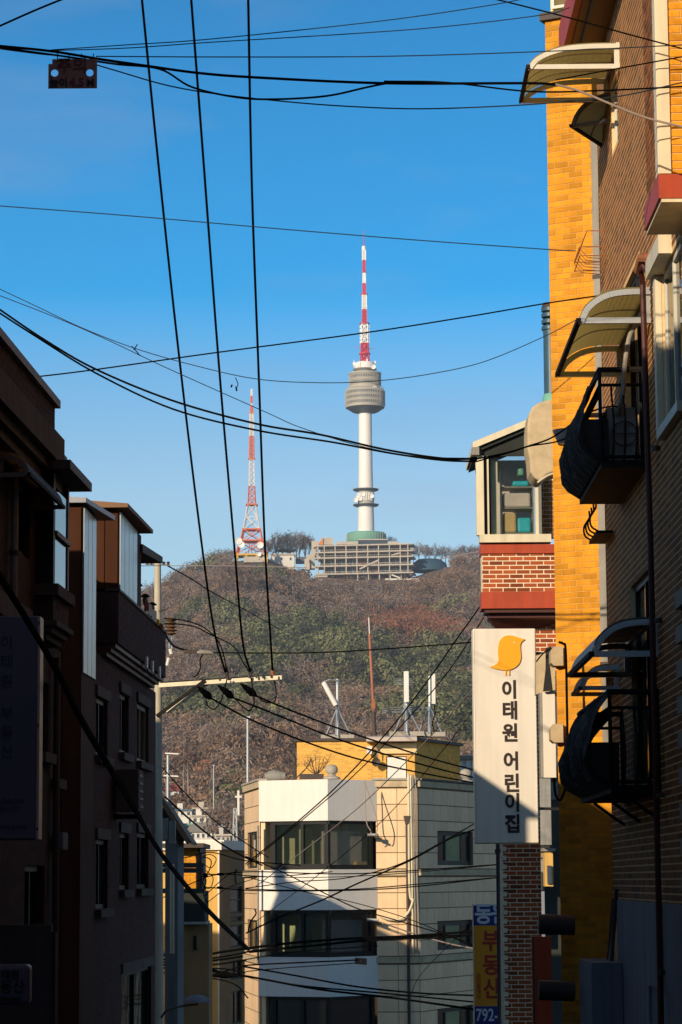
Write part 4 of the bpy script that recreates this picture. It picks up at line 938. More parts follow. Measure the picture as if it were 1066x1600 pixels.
# stone blocks, hanging black pipe, cloth and small light box at the corner
for v0_, v1_, lb in ((1010, 1040, 'upper rounded cream bracket block on the orange brick corner'), (1131, 1160, 'lower cream bracket block on the orange brick corner')):
    a = W(861, v1_, 30.75); c = W(880, v0_, 30.75); hz = c.z - a.z; wd = c.x - a.x
    pts = [(0, .15), (.25, 0), (1, 0), (1, 1), (.25, 1), (0, .75)]
    o = MB().prism([a + V((x * wd, 0, z * hz)) for x, z in pts], (0, .28, 0)).build('bracket_block', M['beige_render'], None); tag(o, lb, 'bracket')
cable([(873, 1003), (880, 1006), (884, 1016), (886, 1100), (887, 1190), (885, 1225), (876, 1250), (868, 1240), (866, 1215)], 30.35, 5.0, 'thick black pipe hanging down the orange brick corner with a loop at its end', 'cable', None, 'pipe', 'hanging_pipe')
cb_ = thing('side_light_box', 'narrow cream light box behind the bird sign with grey edge', 'sign box', W(855, 1216, 35.5)); 
a = W(850, 1215, 35.5); c = W(867, 1081, 35.5); MB().box(((a.x + c.x) / 2, 35.65, (a.z + c.z) / 2), c.x - a.x, .3, c.z - a.z).build('box', M['sign_white'], cb_); a2 = W(845.5, 1215, 35.55); MB().box(((a.x + a2.x) / 2, 35.72, (a.z + c.z) / 2), a.x - a2.x - .004, .26, c.z - a.z - .01).build('edge', M['pipe'], cb_)
o = MB().prism([W(853, 1012, 35.4), W(862, 1010, 35.4), W(859, 1035, 35.4), W(864, 1079, 35.4), W(849, 1080, 35.4), W(853, 1045, 35.4)], (0, .05, 0)).build('black_cloth', M['rubber'], None); tag(o, 'strip of black cloth hanging above the narrow cream light box', 'cloth')
cable([(838, 1034), (850, 1020), (868, 1010)], 35.3, 3, 'short black wire running up behind the bird sign', 'cable', None)
o = MB().prism([W(838, 1025, 35.8), W(868, 1012, 35.8), W(868, 1078, 35.8), W(838, 1085, 35.8)], (0, .3, 0)).build('curved_bracket', M['beige_render'], None); tag(o, 'weathered beige bracket behind the bird sign and black cloth', 'bracket')

# ---- house with the glazed bay
FY = 40.0
BF = Fac(W(753, 900, FY).xy, (W(753, 900, FY).x + 2, FY)); lowf = Fac((BF.p.x, FY + .55), (BF.p.x + 2, FY + .55))
fh = thing('bay_window_house', 'red brick house with cream framed glazed bay over a red cornice', 'house', BF.pt(.6, -6, -1))
zz = lambda v, fc=BF, u=800: fc.uv(u, v)[1]
ss = lambda u, v=900, fc=BF: fc.s_at(u, v)
s_l, s_r = ss(754), ss(872)
MB().fbox(BF, s_l, s_r + 1.0, zz(925), zz(865), -.5, 0).build('bay_wall', M['pale_mortar'], fh)
pieces(BF, brick_rects(s_l, s_r, zz(925), zz(865.5), zref=zz(925), g=.014, bh=.053), fh, M['red_brick'], 'brick', 120, .003, 0, .001)
fd = Fac(BF.pt(s_l, 0, 0).xy, BF.pt(s_l, 0, -.5).xy)
MB().fbox(BF, s_l - .02, s_r + 1, zz(865), zz(851), -.55, .03).build('sill_band', M['red_paint'], fh)
MB().fbox(BF, s_l - .02, s_r + 1, zz(951), zz(925), -.55, .05).build('cornice', M['red_paint'], fh)
MB().fbox(BF, s_l + .03, s_r + 1, zz(957), zz(951), -.55, .0).build('cornice_step', M['maroon'], fh)
MB().fbox(BF, s_l + .09, s_r + 1, zz(964), zz(957), -.55, -.12).build('cornice_step', M['maroon'], fh)
b = MB(); b.hexa([BF.pt(s_l + .1, zz(964), -.14), BF.pt(s_l + .32, zz(990), -.54), BF.pt(s_l + .34, zz(990), -.57), BF.pt(s_l + .1, zz(964), -.6), BF.pt(s_l + 1.3, zz(964), -.14), BF.pt(s_l + 1.3, zz(966), -.54), BF.pt(s_l + 1.3, zz(966), -.57), BF.pt(s_l + 1.3, zz(964), -.6)]); b.build('soffit', M['maroon'], fh)
l0, l1 = lowf.s_at(782, 1100), lowf.s_at(846, 1400); l2 = lowf.s_at(872, 1000)
zL = lambda v: lowf.uv(800, v)[1]
wall(lowf, l0, l1, -7, zL(962), [], fh, M['pale_mortar'], 'lower_wall', .1, .9)
wall(lowf, l1, l2 + 1, zL(1082), zL(962), [], fh, M['pale_mortar'], 'lower_wall', .1, .9)
lb_ = brick_rects(l0, l1, zL(1605), zL(1082), g=.014, bh=.053) + brick_rects(l0, l2, zL(1078), zL(962), g=.014, bh=.053)
pieces(lowf, lb_, fh, M['red_brick'], 'brick', 300, .003, 0, .001)
for k_ in range(22):          # pale quoin stones down the edge
    z_ = zL(1600) + k_ * .134; MB().fbox(lowf, l0 - .012, l0 + .055, z_, z_ + .067, .002, .016).build('quoin', M['pale_mortar'], fh)
# glazed bay frame
gz0, gz1 = zz(836), zz(706)
fr = MB(); fr.fbox(BF, ss(746), ss(758), gz0, zz(712), -.12, .02); fr.build('corner_post', M['cream_paint'], fh)
MB().fbox(BF, ss(750), ss(862), zz(848), zz(835.5), -.2, .07).build('sill', M['cream_paint'], fh)
MB().fbox(BF, ss(838.5), ss(843.5), gz0, zz(700), -.1, .0).build('mullion', M['cream_paint'], fh)
MB().fbox(BF, ss(763.5), ss(766), gz0, zz(712), -.1, .0).build('mullion', M['cream_paint'], fh)
MB().fbox(BF, ss(758), ss(763.4), gz0, zz(712), -.11, -.06).build('track', M['dark_frame'], fh)
MB().fbox(BF, ss(766), ss(769.5), gz0, zz(700), -.11, -.05).build('track', M['dark_frame'], fh)
MB().fbox(BF, ss(769.5), ss(838.4), gz0, zz(680), -.09, -.08).build('pane', M['clear_glass'], fh)
# sloping roof
b = MB(); r_a = BF.pt(ss(741), zz(692), .10); r_b = BF.pt(ss(832), zz(655), .10)
def roofslab(p, q, th, o0, o1, nm, m):
    d = V((0, 0, -th)); n_ = V((BF.n.x, BF.n.y, 0)); p = V(p); q = V(q)
    return MB().hexa([p + d, q + d, q + d - n_ * o1, p + d - n_ * o1, p, q, q - n_ * o1, p - n_ * o1]).build(nm, M[m], fh)
roofslab(r_a, BF.pt(ss(880), zz(636), .10), .10, 0, 2.2, 'roof', 'cream_paint')
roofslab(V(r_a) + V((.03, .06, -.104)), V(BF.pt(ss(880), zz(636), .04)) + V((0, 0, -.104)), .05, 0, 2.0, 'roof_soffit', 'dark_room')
MB().fbox(BF, ss(740), ss(751), zz(712), zz(700), -.1, .12).build('gutter_end', M['pipe'], fh)
MB().prism([BF.pt(ss(745), zz(730), -.02), BF.pt(ss(749), zz(730), -.02), BF.pt(ss(749.5), zz(760), -.02), BF.pt(ss(748), zz(760), -.02)], (0, .06, 0)).build('gutter_drop', M['dark_frame'], fh)
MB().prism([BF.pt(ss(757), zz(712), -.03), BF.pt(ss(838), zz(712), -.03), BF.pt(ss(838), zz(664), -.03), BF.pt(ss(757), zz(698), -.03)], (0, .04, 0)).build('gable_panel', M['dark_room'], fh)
# room behind the glass
MB().fbox(BF, ss(766), ss(845), zz(836), zz(700), -1.25, -1.2).build('room_wall', M['beige_cloth'], fh)
MB().fbox(BF, ss(757), ss(838), zz(840), zz(836), -1.2, -.12).build('room_floor', M['beige_render'], fh)
MB().fbox(BF, ss(770), ss(781), gz0, zz(716), -.3, -.2).build('curtain', M['cream_paint'], fh)
MB().fbox(BF, ss(844), ss(872), gz0, zz(700), -.5, -.42).build('shaded_wall', M['pale_mortar'], fh)
pieces(Fac(BF.pt(0, 0, -.42).xy, BF.pt(2, 0, -.42).xy), brick_rects(ss(844), ss(872), gz0, zz(745)), fh, M['brown_brick'], 'brick', 80, .008, 0, .001)
MB().fbox(BF, ss(845), ss(851), gz0, zz(740), -.4, -.3).build('side_frame', M['pipe'], fh)
sh = thing('shelf_unit', 'shelves seen through the glazed bay window', 'shelf', BF.pt(ss(812), zz(836), -.5))
for v_ in (827, 787, 754): MB().fbox(BF, ss(788), ss(838), zz(v_ + 2), zz(v_), -.8, -.4).build('shelf_board', M['pipe'], sh)
for u_ in (788, 837): MB().fbox(BF, ss(u_), ss(u_ + 1.5), zz(836), zz(725), -.8, -.38).build('upright', M['pipe'], sh)
def item(u0_, v0_, u1_, v1_, m, name, label, cat, d=.22):
    b = MB().fbox(BF, ss(u0_), ss(u1_), zz(v1_), zz(v0_), -.42 - d, -.4); o = b.build(name, M[m], None)
    mo = o.modifiers.new('bevel', 'BEVEL'); mo.width = .03; mo.segments = 2; tag(o, label, cat)
item(790, 795, 811, 826.8, 'cardboard', 'cardboard_box', 'brown cardboard box on the lower shelf in the glazed bay', 'box')
item(813, 803, 834, 826.8, 'teal_thing', 'plastic_bin', 'turquoise bin beside the cardboard box in the glazed bay', 'bin')
item(806, 745, 832, 753.8, 'teal_thing', 'plastic_tray', 'flat turquoise tray on the upper shelf in the glazed bay', 'tray')
item(790, 764, 834, 786.8, 'beige_cloth', 'cloth_bundle', 'folded pinkish cloth bundle on the middle shelf in the glazed bay', 'bundle')
item(815, 722, 824, 737, 'far_green_roof', 'green_bottle_box', 'small green carton near the top of the glazed bay', 'carton')
# rendered block and blue duct behind the bay
pts = [(824, 668), (826, 648), (832, 636), (841, 629), (869, 621), (875, 621), (875, 738), (868, 737), (855, 742), (845, 752), (836, 748), (829, 738), (827, 715), (824, 700)]
rb = thing('rendered_chimney_block', 'weathered beige rendered block standing over the bay roof', 'chimney', W(848, 750, 36.5)); o = MB().prism([W(a, c, 36.6) for a, c in pts], (0, .7, 0)).build('block', M['beige_render'], rb); mo = o.modifiers.new('bevel', 'BEVEL'); mo.width = .035; mo.segments = 3
o = MB().tube([W(840, 754, 36.5), W(848, 748, 36.5), (W(856, 743, 36.5)), W(870, 738, 36.5)], .014, 5).build('edge_strip', M['cream_paint'], rb)
c_ = W(863, 640, 37.0); kx = 37 / F; bd = thing('blue_vent_duct', 'dark blue round vent duct with ribbed cap beside the orange building', 'vent duct', c_)
zd = lambda v: W(863, v, 37).z
MB().lathe((c_.x, c_.y, 0), [(13.5 * kx, zd(640)), (12.5 * kx, zd(622)), (12.2 * kx, zd(530)), (12.6 * kx, zd(515))], 20).build('duct', M['blue_metal'], bd, smooth=True)
for v_ in (517, 507, 497, 488): MB().lathe((c_.x, c_.y, 0), [(12.5 * kx, zd(v_)), (14.8 * kx, zd(v_ - 1)), (14.8 * kx, zd(v_ - 6)), (12.5 * kx, zd(v_ - 8))], 20).build('cap_ring', M['blue_metal'], bd, smooth=True)
MB().lathe((c_.x, c_.y, 0), [(14.8 * kx, zd(482)), (12 * kx, zd(474)), (0, zd(472))], 20).build('cap', M['dark_pipe'], bd, smooth=True)
MB().lathe((c_.x, c_.y, 0), [(16 * kx, zd(634)), (15 * kx, zd(621)), (12.5 * kx, zd(616))], 20).build('collar', M['teal'], bd, smooth=True)

# ---- the bird sign
SN = Fac((W(741, 1150, 38.9).x, 38.9), (W(840, 1150, 38.9).x, 38.93)); sg = thing('nursery_sign', 'tall white light box sign with orange bird and black Korean letters', 'sign', SN.pt(.45, 0, -.1))
g0, g1 = 0, SN.len; y0_, y1_ = SN.uv(790, 1318)[1], SN.uv(790, 982)[1]
o = MB().fbox(SN, g0, g1, y0_, y1_, -.26, 0).build('light_box', M['sign_white'], sg); mo = o.modifiers.new('bevel', 'BEVEL'); mo.width = .02; mo.segments = 3
for a, c in ((g0 + .012, g0 + .022), (g1 - .022, g1 - .012)): MB().fbox(SN, a, c, y0_ + .03, y1_ - .03, .001, .005).build('edge_trim', M['cream_paint'], sg)
MB().fbox(SN, g0 + .012, g1 - .012, y0_ + .012, y0_ + .024, .001, .006).build('edge_trim', M['cream_paint'], sg)
for z_ in (y0_ + .5, y1_ - .35): MB().bar(SN.pt(g1, z_, -.13), SN.pt(g1 + .5, z_, -.5), .04).build('bracket', M['dark_pipe'], sg)
sc_ = 1.0
for ch, u_, v_, em in (('이', 796, 1079.5, .28), ('태', 797, 1112, .28), ('원', 797.5, 1147, .28), ('어', 799, 1191, .28), ('린', 800, 1225.5, .28), ('이', 801, 1256, .28), ('집', 801.5, 1289, .28)):
    s, z = SN.uv(u_, v_); text(ch, SN, s, z, em, M['letter_black'], sg, .006, 'letter', .009, .93)
bird = [(779, 1009), (781, 1001), (787, 995), (794, 993), (803, 994), (812, 997), (820, 999), (815, 1003), (813, 1009), (813.5, 1018), (814, 1028), (811, 1037), (805, 1043), (796, 1047), (788, 1047.5), (778, 1046), (770, 1044), (766, 1042), (772, 1040), (777, 1036), (779, 1030), (778, 1020)]
pb = smooth_path([SN.pt(SN.uv(a, c)[0], SN.uv(a, c)[1], .003) for a, c in bird + bird[:1]], 3)[:-1]
MB().prism(pb, V((SN.n.x, SN.n.y, 0)) * .025).build('bird_emblem', M['bird'], sg)
for u_ in (790.5, 795.8): s, z = SN.uv(u_, 1051); MB().fbox(SN, s - .008, s + .008, z - .04, z + .04, .003, .02).build('bird_leg', M['bird'], sg)
s, z = SN.uv(803, 1004); MB().lathe((0, 0, 0), [(0, 0)], 3)
eye = MB().fbox(SN, s - .008, s + .008, z - .008, z + .008, .028, .032).build('bird_eye', M['sign_white'], sg)

# ---- estate agent sign and pole below
EN = Fac((W(740, 1500, 43).x, 43), (W(740, 1500, 43).x + 1, 43)); eg = thing('estate_agent_sign', 'navy and yellow projecting sign with red Korean letters and a number', 'sign', EN.pt(.3, -2.5, -.1))
e = lambda u_, v_: EN.uv(u_, v_)
a, _ = e(740, 1500); c, _ = e(800, 1500)
zt_ = lambda v_: e(760, v_)[1]
MB().fbox(EN, a, c, zt_(1700), zt_(1413), -.2, -.004).build('box', M['sign_white'], eg)
MB().fbox(EN, a + .01, c, zt_(1446), zt_(1415), -.003, .002).build('navy_panel', M['navy'], eg)
MB().fbox(EN, a + .01, c, zt_(1572), zt_(1446.3), -.003, .002).build('yellow_panel', M['sign_yellow'], eg)
MB().fbox(EN, a + .01, c, zt_(1640), zt_(1572.3), -.003, .002).build('navy_panel', M['navy'], eg)
for ch, u_, v_, em, m in (('동', 755.5, 1430, .34, 'letter_white'), ('원', 782, 1430, .34, 'letter_white'), ('부', 767, 1472, .34, 'letter_red'), ('동', 768, 1510, .34, 'letter_red'), ('산', 769, 1547, .34, 'letter_red')):
    s, z = e(u_, v_); text(ch, EN, s, z, em, M[m], eg, .003, 'letter', .010, .9)
s, z = e(743.5, 1587); text('792-1', EN, s, z, .27, M['letter_white'], eg, .003, 'letter', .004, .72, 'LEFT')
for q, ch in enumerate('공인중개사'): s, z = e(748, 1526 + q * 8); text(ch, EN, s, z, .085, M['letter_red'], eg, .003, 'small_letter', .001)
pl = thing('thin_post', 'thin dark post in front of the navy and yellow sign', 'post', W(779, 1700, 39.6)); MB().tube([W(778, 1316, 39.7), W(781.5, 1700, 39.7)], .028, 8).build('tube', M['dark_pipe'], pl); MB().lathe(W(778, 1330, 39.7), [(.03, -.03), (.045, -.03), (.045, .03), (.03, .03)], 8).build('clamp', M['dark_pipe'], pl)
# dark things low on the right
rd_ = thing('red_door_panel', 'dark red metal panel in the shade beside the brick pier', 'panel', W(850, 1620, 36)); MB().box((W(848, 1500, 36).x, 36.2, W(848, 1560, 36).z), .26, .1, 1.6).build('sheet', M['red_paint'], rd_); MB().box((W(848, 1500, 36).x - .11, 36.13, W(848, 1560, 36).z), .02, .03, 1.6).build('edge', M['dark_pipe'], rd_)
for v_, lb in ((1432, 'upper rounded dark awning box low on the orange brick building'), (1535, 'lower rounded dark awning box low on the orange brick building')):
    o = MB().tube([W(842, v_ + 12, 29.9), W(898, v_ + 14, 29.9)], .11, 12).build('awning_box', M['dark_pipe'], None, smooth=True); tag(o, lb, 'awning box')

# ================================================================== LEFT HAND SIDE OF THE STREET
def lplane(u_, Y, vp, back=10.0, fwd=0.0):
    q = W(u_, HZ, Y); k = (vp - 533) / (F * 1.0094)
    return Fac((q.x - k * back, Y - back), (q.x + k * max(fwd, .001), Y + fwd))
A = lplane(80, 24.1, 700, 12.0, 4.0); SA_ = lambda Y: (Y - 12.1) * 1.0008
lh = thing('dark_brick_house', 'dark brick house with pale cornice and glazed corner bay in the shade', 'house', A.pt(6, -6, -1))
ztop = 4.28
ra = lambda *r: A.rect(*r)
w1 = A.rect(27, 752, 47, 868); w2 = (SA_(23.35), SA_(23.85), 1.13, 1.75); w3 = (SA_(24.15), SA_(24.5), .93, 1.62); w4 = (SA_(22.6), SA_(23.7), -1.0, .15)
hol = [w1, w2, w3, w4]
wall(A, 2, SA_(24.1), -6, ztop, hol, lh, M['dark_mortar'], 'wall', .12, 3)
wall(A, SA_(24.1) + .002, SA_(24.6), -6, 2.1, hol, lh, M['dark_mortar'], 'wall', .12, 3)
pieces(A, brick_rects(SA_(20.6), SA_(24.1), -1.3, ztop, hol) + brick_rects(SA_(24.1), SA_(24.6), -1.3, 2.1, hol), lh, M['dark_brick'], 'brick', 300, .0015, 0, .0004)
MB().fbox(A, 2, SA_(24.12), ztop, ztop + .07, -3.1, .05).build('coping', M['pipe'], lh)
for z0_, z1_, o_ in ((3.62, 3.86, .20), (3.54, 3.617, .13), (3.46, 3.537, .07)): MB().fbox(A, 2, SA_(23.35), z0_, z1_, .002, o_).build('cornice', M['sill_shaded'] if z0_ < 3.6 else M['sill_shaded'], lh)
MB().fbox(A, SA_(23.36), SA_(24.08), 3.45, 3.82, .002, .12).build('cornice_block', M['maroon'], lh)
MB().fbox(A, 2, SA_(22.4), 2.08, 2.26, .002, .08).build('string_course', M['sill_shaded'], lh)
window(A, *w1, lh, M['dark_frame'], M['glass'], .05, .08, vm=(.5,)); window(A, *w2, lh, M['dark_frame'], M['glass'], .04, .08, vm=(.5,), sill=M['sill_shaded'])
window(A, *w3, lh, M['pipe'], M['glass'], .04, .08, hm=(.55,), sill=M['sill_shaded']); window(A, *w4, lh, M['dark_frame'], M['glass'], .05, .08, vm=(.5,))
MB().fbox(A, SA_(24.2), SA_(24.52), .30, .45, .002, .09).build('vent_box', M['blue_wall'], lh)
bs0, bs1 = SA_(23.0), SA_(23.95); BB = .16
MB().fbox(A, bs0, bs1, 2.22, 2.45, .002, BB).build('bay_base', M['dark_mortar'], lh)
pieces(A, brick_rects(bs0, bs1, 2.22, 2.45), lh, M['dark_brick'], 'bay_brick', 40, .0015, 0, .0003, o=BB)
MB().fbox(A, bs0 - .05, bs1 + .05, 2.452, 2.55, .002, BB + .05).build('bay_sill', M['sill_shaded'], lh)
for q in range(3): MB().fbox(A, bs0 - .04 + q * .03, bs1 + .04 - q * .03, 2.19 - q * .055, 2.24 - q * .055 - .003, .002, BB + .04 - q * .05).build('bay_corbel', M['sill_shaded'], lh)
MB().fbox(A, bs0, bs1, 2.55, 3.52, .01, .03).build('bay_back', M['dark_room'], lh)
MB().fbox(A, bs0, bs0 + .10, 2.551, 3.52, .035, BB).build('bay_post', M['dark_frame'], lh); MB().fbox(A, bs1 - .08, bs1, 2.551, 3.52, .035, BB).build('bay_post', M['maroon'], lh)
for z0_, z1_ in ((2.56, 2.98), (3.03, 3.40)): MB().fbox(A, bs0 + .105, bs1 - .085, z0_, z1_, BB - .03, BB - .01).build('bay_pane', M['mirror_glass'], lh)
MB().fbox(A, bs0 + .10, bs1 - .02, 2.985, 3.027, .036, BB + .02).build('bay_transom', M['pipe'], lh)
MB().fbox(A, bs0 - .2, bs1 + .25, 3.523, 3.60, .0, BB + .17).build('bay_roof', M['dark_pipe'], lh)
canopy('door_canopy', 'pale curved canopy under the cornice of the dark brick house', A.pt(SA_(21.0), 3.2, 0), V((A.t.x, A.t.y, 0)), V((A.n.x, A.n.y, 0)), 1.9, .26, .16, 'pipe', 'canopy', 2, .035)
pp = A.s_at(22.5, 850, .05); pipe([A.pt(pp, 3.4, .05), A.pt(pp, 1.9, .05)], .03, 'pipe', 'grey drain pipe on the dark brick house beside its upper window')

def frontal(u_, Y, wpx=400): q = W(u_, HZ, Y); return Fac((q.x, Y), (q.x + 1, Y))
LS = frontal(-60, 18.0); ls = thing('realty_sign', 'tall pale blue grey light box with faint Korean letters on the shaded house', 'sign', LS.pt(.2, -1, -.1))
s1_, z1_ = LS.uv(56, 1312); s2_, z2_ = LS.uv(60, 962)
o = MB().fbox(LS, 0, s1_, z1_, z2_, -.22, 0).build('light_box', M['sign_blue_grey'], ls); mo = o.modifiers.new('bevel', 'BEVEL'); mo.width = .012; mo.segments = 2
MB().fbox(LS, s1_ + .001, s1_ + .018, z1_ + .004, z2_ - .004, -.2, -.004).build('edge_trim', M['sign_white'], ls)
for k_ in range(3): zz_ = z1_ + (z2_ - z1_) * (.04 + .46 * k_); MB().fbox(LS, s1_ + .005, s1_ + .014, zz_, zz_ + .02, -.0035, -.001).build('screw', M['dark_pipe'], ls)
for ch, v_ in (('이', 1005), ('태', 1035), ('원', 1066), ('부', 1116), ('동', 1146), ('산', 1176)):
    s, z = LS.uv(11, v_); text(ch, LS, s, z, .098, M['letter_grey'], ls, .003, 'letter', .001)
for tx, u_, v_, sz in (('ITAEWON', 38, 1252, .042), ('REALTY', 32, 1264, .042), ('790-0400', 42, 1293, .042)):
    s, z = LS.uv(u_, v_); text(tx, LS, s, z, sz, M['letter_grey'], ls, .003, 'letter', .0008, 1.1, 'RIGHT', 0, 1.05)
L2 = frontal(-60, 19.2); bb_ = thing('blank_signboard', 'large dim white board low on the shaded house', 'signboard', L2.pt(.3, -1.2, -.1)); s1_, z1_ = L2.uv(79, 1640); _, z2_ = L2.uv(60, 1445)
MB().fbox(L2, -.4, s1_, z1_, z2_, -.12, 0).build('board', M['render_dim'], bb_); MB().fbox(L2, s1_ + .001, s1_ + .03, z1_, z2_ - .05, -.13, .004).build('edge', M['sill_shaded'], bb_)
L3 = frontal(-60, 17.0); ag = thing('agency_light_box', 'small rounded pale blue light box with black Korean letters', 'sign', L3.pt(.3, -.75, -.1)); s1_, z1_ = L3.uv(46, 1570); _, z2_ = L3.uv(46, 1507)
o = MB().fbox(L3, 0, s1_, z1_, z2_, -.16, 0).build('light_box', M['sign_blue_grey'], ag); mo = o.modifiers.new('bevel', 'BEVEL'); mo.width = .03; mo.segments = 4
for tx, u_, v_, sz in (('이태원', 31, 1524, .062), ('부동산', 39.5, 1543, .085), ('790-0400', 32, 1561, .034)):
    s, z = L3.uv(u_, v_); text(tx, L3, s, z, sz, M['letter_black'], ag, .003, 'letter', .0015, 1, 'RIGHT')

# ---- metal clad house
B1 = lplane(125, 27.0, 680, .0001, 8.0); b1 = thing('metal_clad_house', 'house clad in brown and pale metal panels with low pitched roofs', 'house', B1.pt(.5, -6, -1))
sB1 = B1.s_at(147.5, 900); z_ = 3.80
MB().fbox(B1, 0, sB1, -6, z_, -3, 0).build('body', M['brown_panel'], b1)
for q in range(3): MB().fbox(B1, .02 + q * sB1 / 3, (q + 1) * sB1 / 3, 2.1, z_ - .02, .002, .02).build('pale_panel', M['pale_panel'], b1)
MB().fbox(B1, sB1, 3.2, -6, 3.72, -3.2, -.75).build('rear_sun_block', M['brown_panel'], b1)  # recessed block added to keep stray sun off the bird sign
fB = Fac(B1.pt(0, 0, 0).xy, B1.pt(0, 0, -1).xy)
for q in range(4): MB().fbox(fB, .01 + q * .2, .19 + q * .2, -2, z_ - .03, .002, .018).build('brown_panel', M['brown_panel'], b1)
P = B1.pt
MB().hexa([P(-.1, z_ + .01, .05), P(1.3, z_ + .01, .18), P(1.3, z_ + .01, -3), P(-.1, z_ + .01, -3), P(-.1, z_ + .06, .05), P(1.3, z_ + .06, .18), P(1.3, z_ + .28, -3), P(-.1, z_ + .28, -3)]).build('roof', M['roof_metal'], b1)
B2 = lplane(183, 30.0, 680, .0001, 8.0); sB2 = B2.s_at(212, 900); P = B2.pt; z_ = 4.16
MB().fbox(B2, 0, sB2 + .6, 3.26, z_, -3.5, 0).build('upper_body', M['brown_panel'], b1)
for q in range(4): MB().fbox(B2, .02 + q * sB2 / 4, (q + 1) * sB2 / 4 - .006, 3.27, z_ - .02, .002, .02).build('pale_panel', M['pale_panel'], b1)
fB2 = Fac(P(0, 0, 0).xy, P(0, 0, -1).xy)
for q in range(4): MB().fbox(fB2, .01 + q * .15, .15 + q * .15, 3.27, z_ - .03, .002, .016).build('brown_panel', M['brown_panel'], b1)
MB().hexa([P(-.15, z_ + .01, .12), P(sB2 + .45, z_ + .01, .16), P(sB2 + .45, z_ + .01, -3.4), P(-.15, z_ + .01, -3.4), P(-.15, z_ + .055, .12), P(sB2 + .45, z_ + .055, .16), P(sB2 + .45, z_ + .35, -3.4), P(-.15, z_ + .35, -3.4)]).build('roof', M['roof_brown'], b1)
MB().hexa([P(sB2 + .5, 3.95, .03), P(sB2 + 1.4, 3.92, .18), P(sB2 + 1.4, 3.92, -.6), P(sB2 + .5, 3.95, -.6), P(sB2 + .5, 4.05, .03), P(sB2 + 1.4, 4.0, .18), P(sB2 + 1.4, 4.05, -.6), P(sB2 + .5, 4.1, -.6)]).build('rear_eave', M['dark_pipe'], b1)

# ---- red brick house with jettied parapet
C_ = B2; sC = C_.s_at(259, 1000); P = C_.pt; CO = -.20
ch = thing('red_brick_house', 'dark red brick house with jettied roof parapet and tall narrow windows', 'house', P(2, -6, -1.5))
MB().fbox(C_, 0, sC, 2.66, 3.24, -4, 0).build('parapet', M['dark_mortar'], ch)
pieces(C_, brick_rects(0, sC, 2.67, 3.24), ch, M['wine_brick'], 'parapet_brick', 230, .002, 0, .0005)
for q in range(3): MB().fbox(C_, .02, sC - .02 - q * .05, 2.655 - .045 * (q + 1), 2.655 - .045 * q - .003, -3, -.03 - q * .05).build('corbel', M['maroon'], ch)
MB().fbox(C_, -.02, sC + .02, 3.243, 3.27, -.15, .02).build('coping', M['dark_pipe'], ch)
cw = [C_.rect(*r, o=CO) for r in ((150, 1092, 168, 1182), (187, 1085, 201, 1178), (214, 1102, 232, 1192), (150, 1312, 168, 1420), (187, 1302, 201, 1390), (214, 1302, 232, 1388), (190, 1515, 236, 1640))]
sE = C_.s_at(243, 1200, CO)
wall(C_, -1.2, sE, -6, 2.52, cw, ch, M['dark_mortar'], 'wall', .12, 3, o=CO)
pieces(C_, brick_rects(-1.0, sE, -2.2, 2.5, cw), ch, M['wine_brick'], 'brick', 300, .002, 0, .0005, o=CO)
for i, r in enumerate(cw):
    window(C_, *r, ch, M['dark_frame'] if i != 2 else M['pipe'], M['glass'] if i != 3 else M['mirror_glass'], .05, .07, vm=(.5,) if r[1] - r[0] > .7 else (), sill=M['sill_shaded'], o=CO)
    MB().fbox(C_, r[0] - .08, r[1] + .08, r[3] + .003, r[3] + .12, CO, CO + .03).build('lintel', M['sill_shaded'], ch)
for u_, v_ in ((227, 1035), (236, 1042), (247, 1050)): s, z = C_.uv(u_, v_); MB().fbox(C_, s - .07, s + .07, z - .07, z + .07, .003, .03).build('vent', M['white_paint'], ch)
for i, (Yl, lb) in enumerate(((31.6, 'tallest black garden lantern standing by the pale metal panels on the parapet'), (32.6, 'middle black garden lantern on the red brick parapet'), (33.5, 'black garden lantern on the parapet nearest the hanging cloth'))):
    u_, v_ = ((216, 914), (227, 931), (238, 944))[i]; s = C_.s_at(u_, v_, -.05); z = C_.uv(u_, v_, -.05)[1]; t = thing('garden_lantern', lb, 'lantern', P(s, 3.27, -.05), 'lanterns on the parapet'); c = P(s, 0, -.05)
    MB().tube([P(s, 3.27, -.05), P(s, z - .1, -.05)], .012, 6).build('stem', M['black'], t); MB().lathe((c.x, c.y, 0), [(.0, z + .03), (.03, z + .02), (.06, z - .005), (.055, z - .015), (0, z - .015)], 12).build('cap', M['black'], t, smooth=True)
    MB().lathe((c.x, c.y, 0), [(.02, z - .11), (.035, z - .06), (.028, z - .02)], 10).build('lamp_glass', M['pipe'], t, smooth=True); MB().lathe((c.x, c.y, 0), [(.0, z - .12), (.03, z - .115), (.02, z - .1)], 8).build('collar', M['black'], t)
t = thing('draped_cloth', 'bundle of white and yellow cloth hung over the far end of the parapet', 'cloth', P(sC - .6, 3.2, .0))
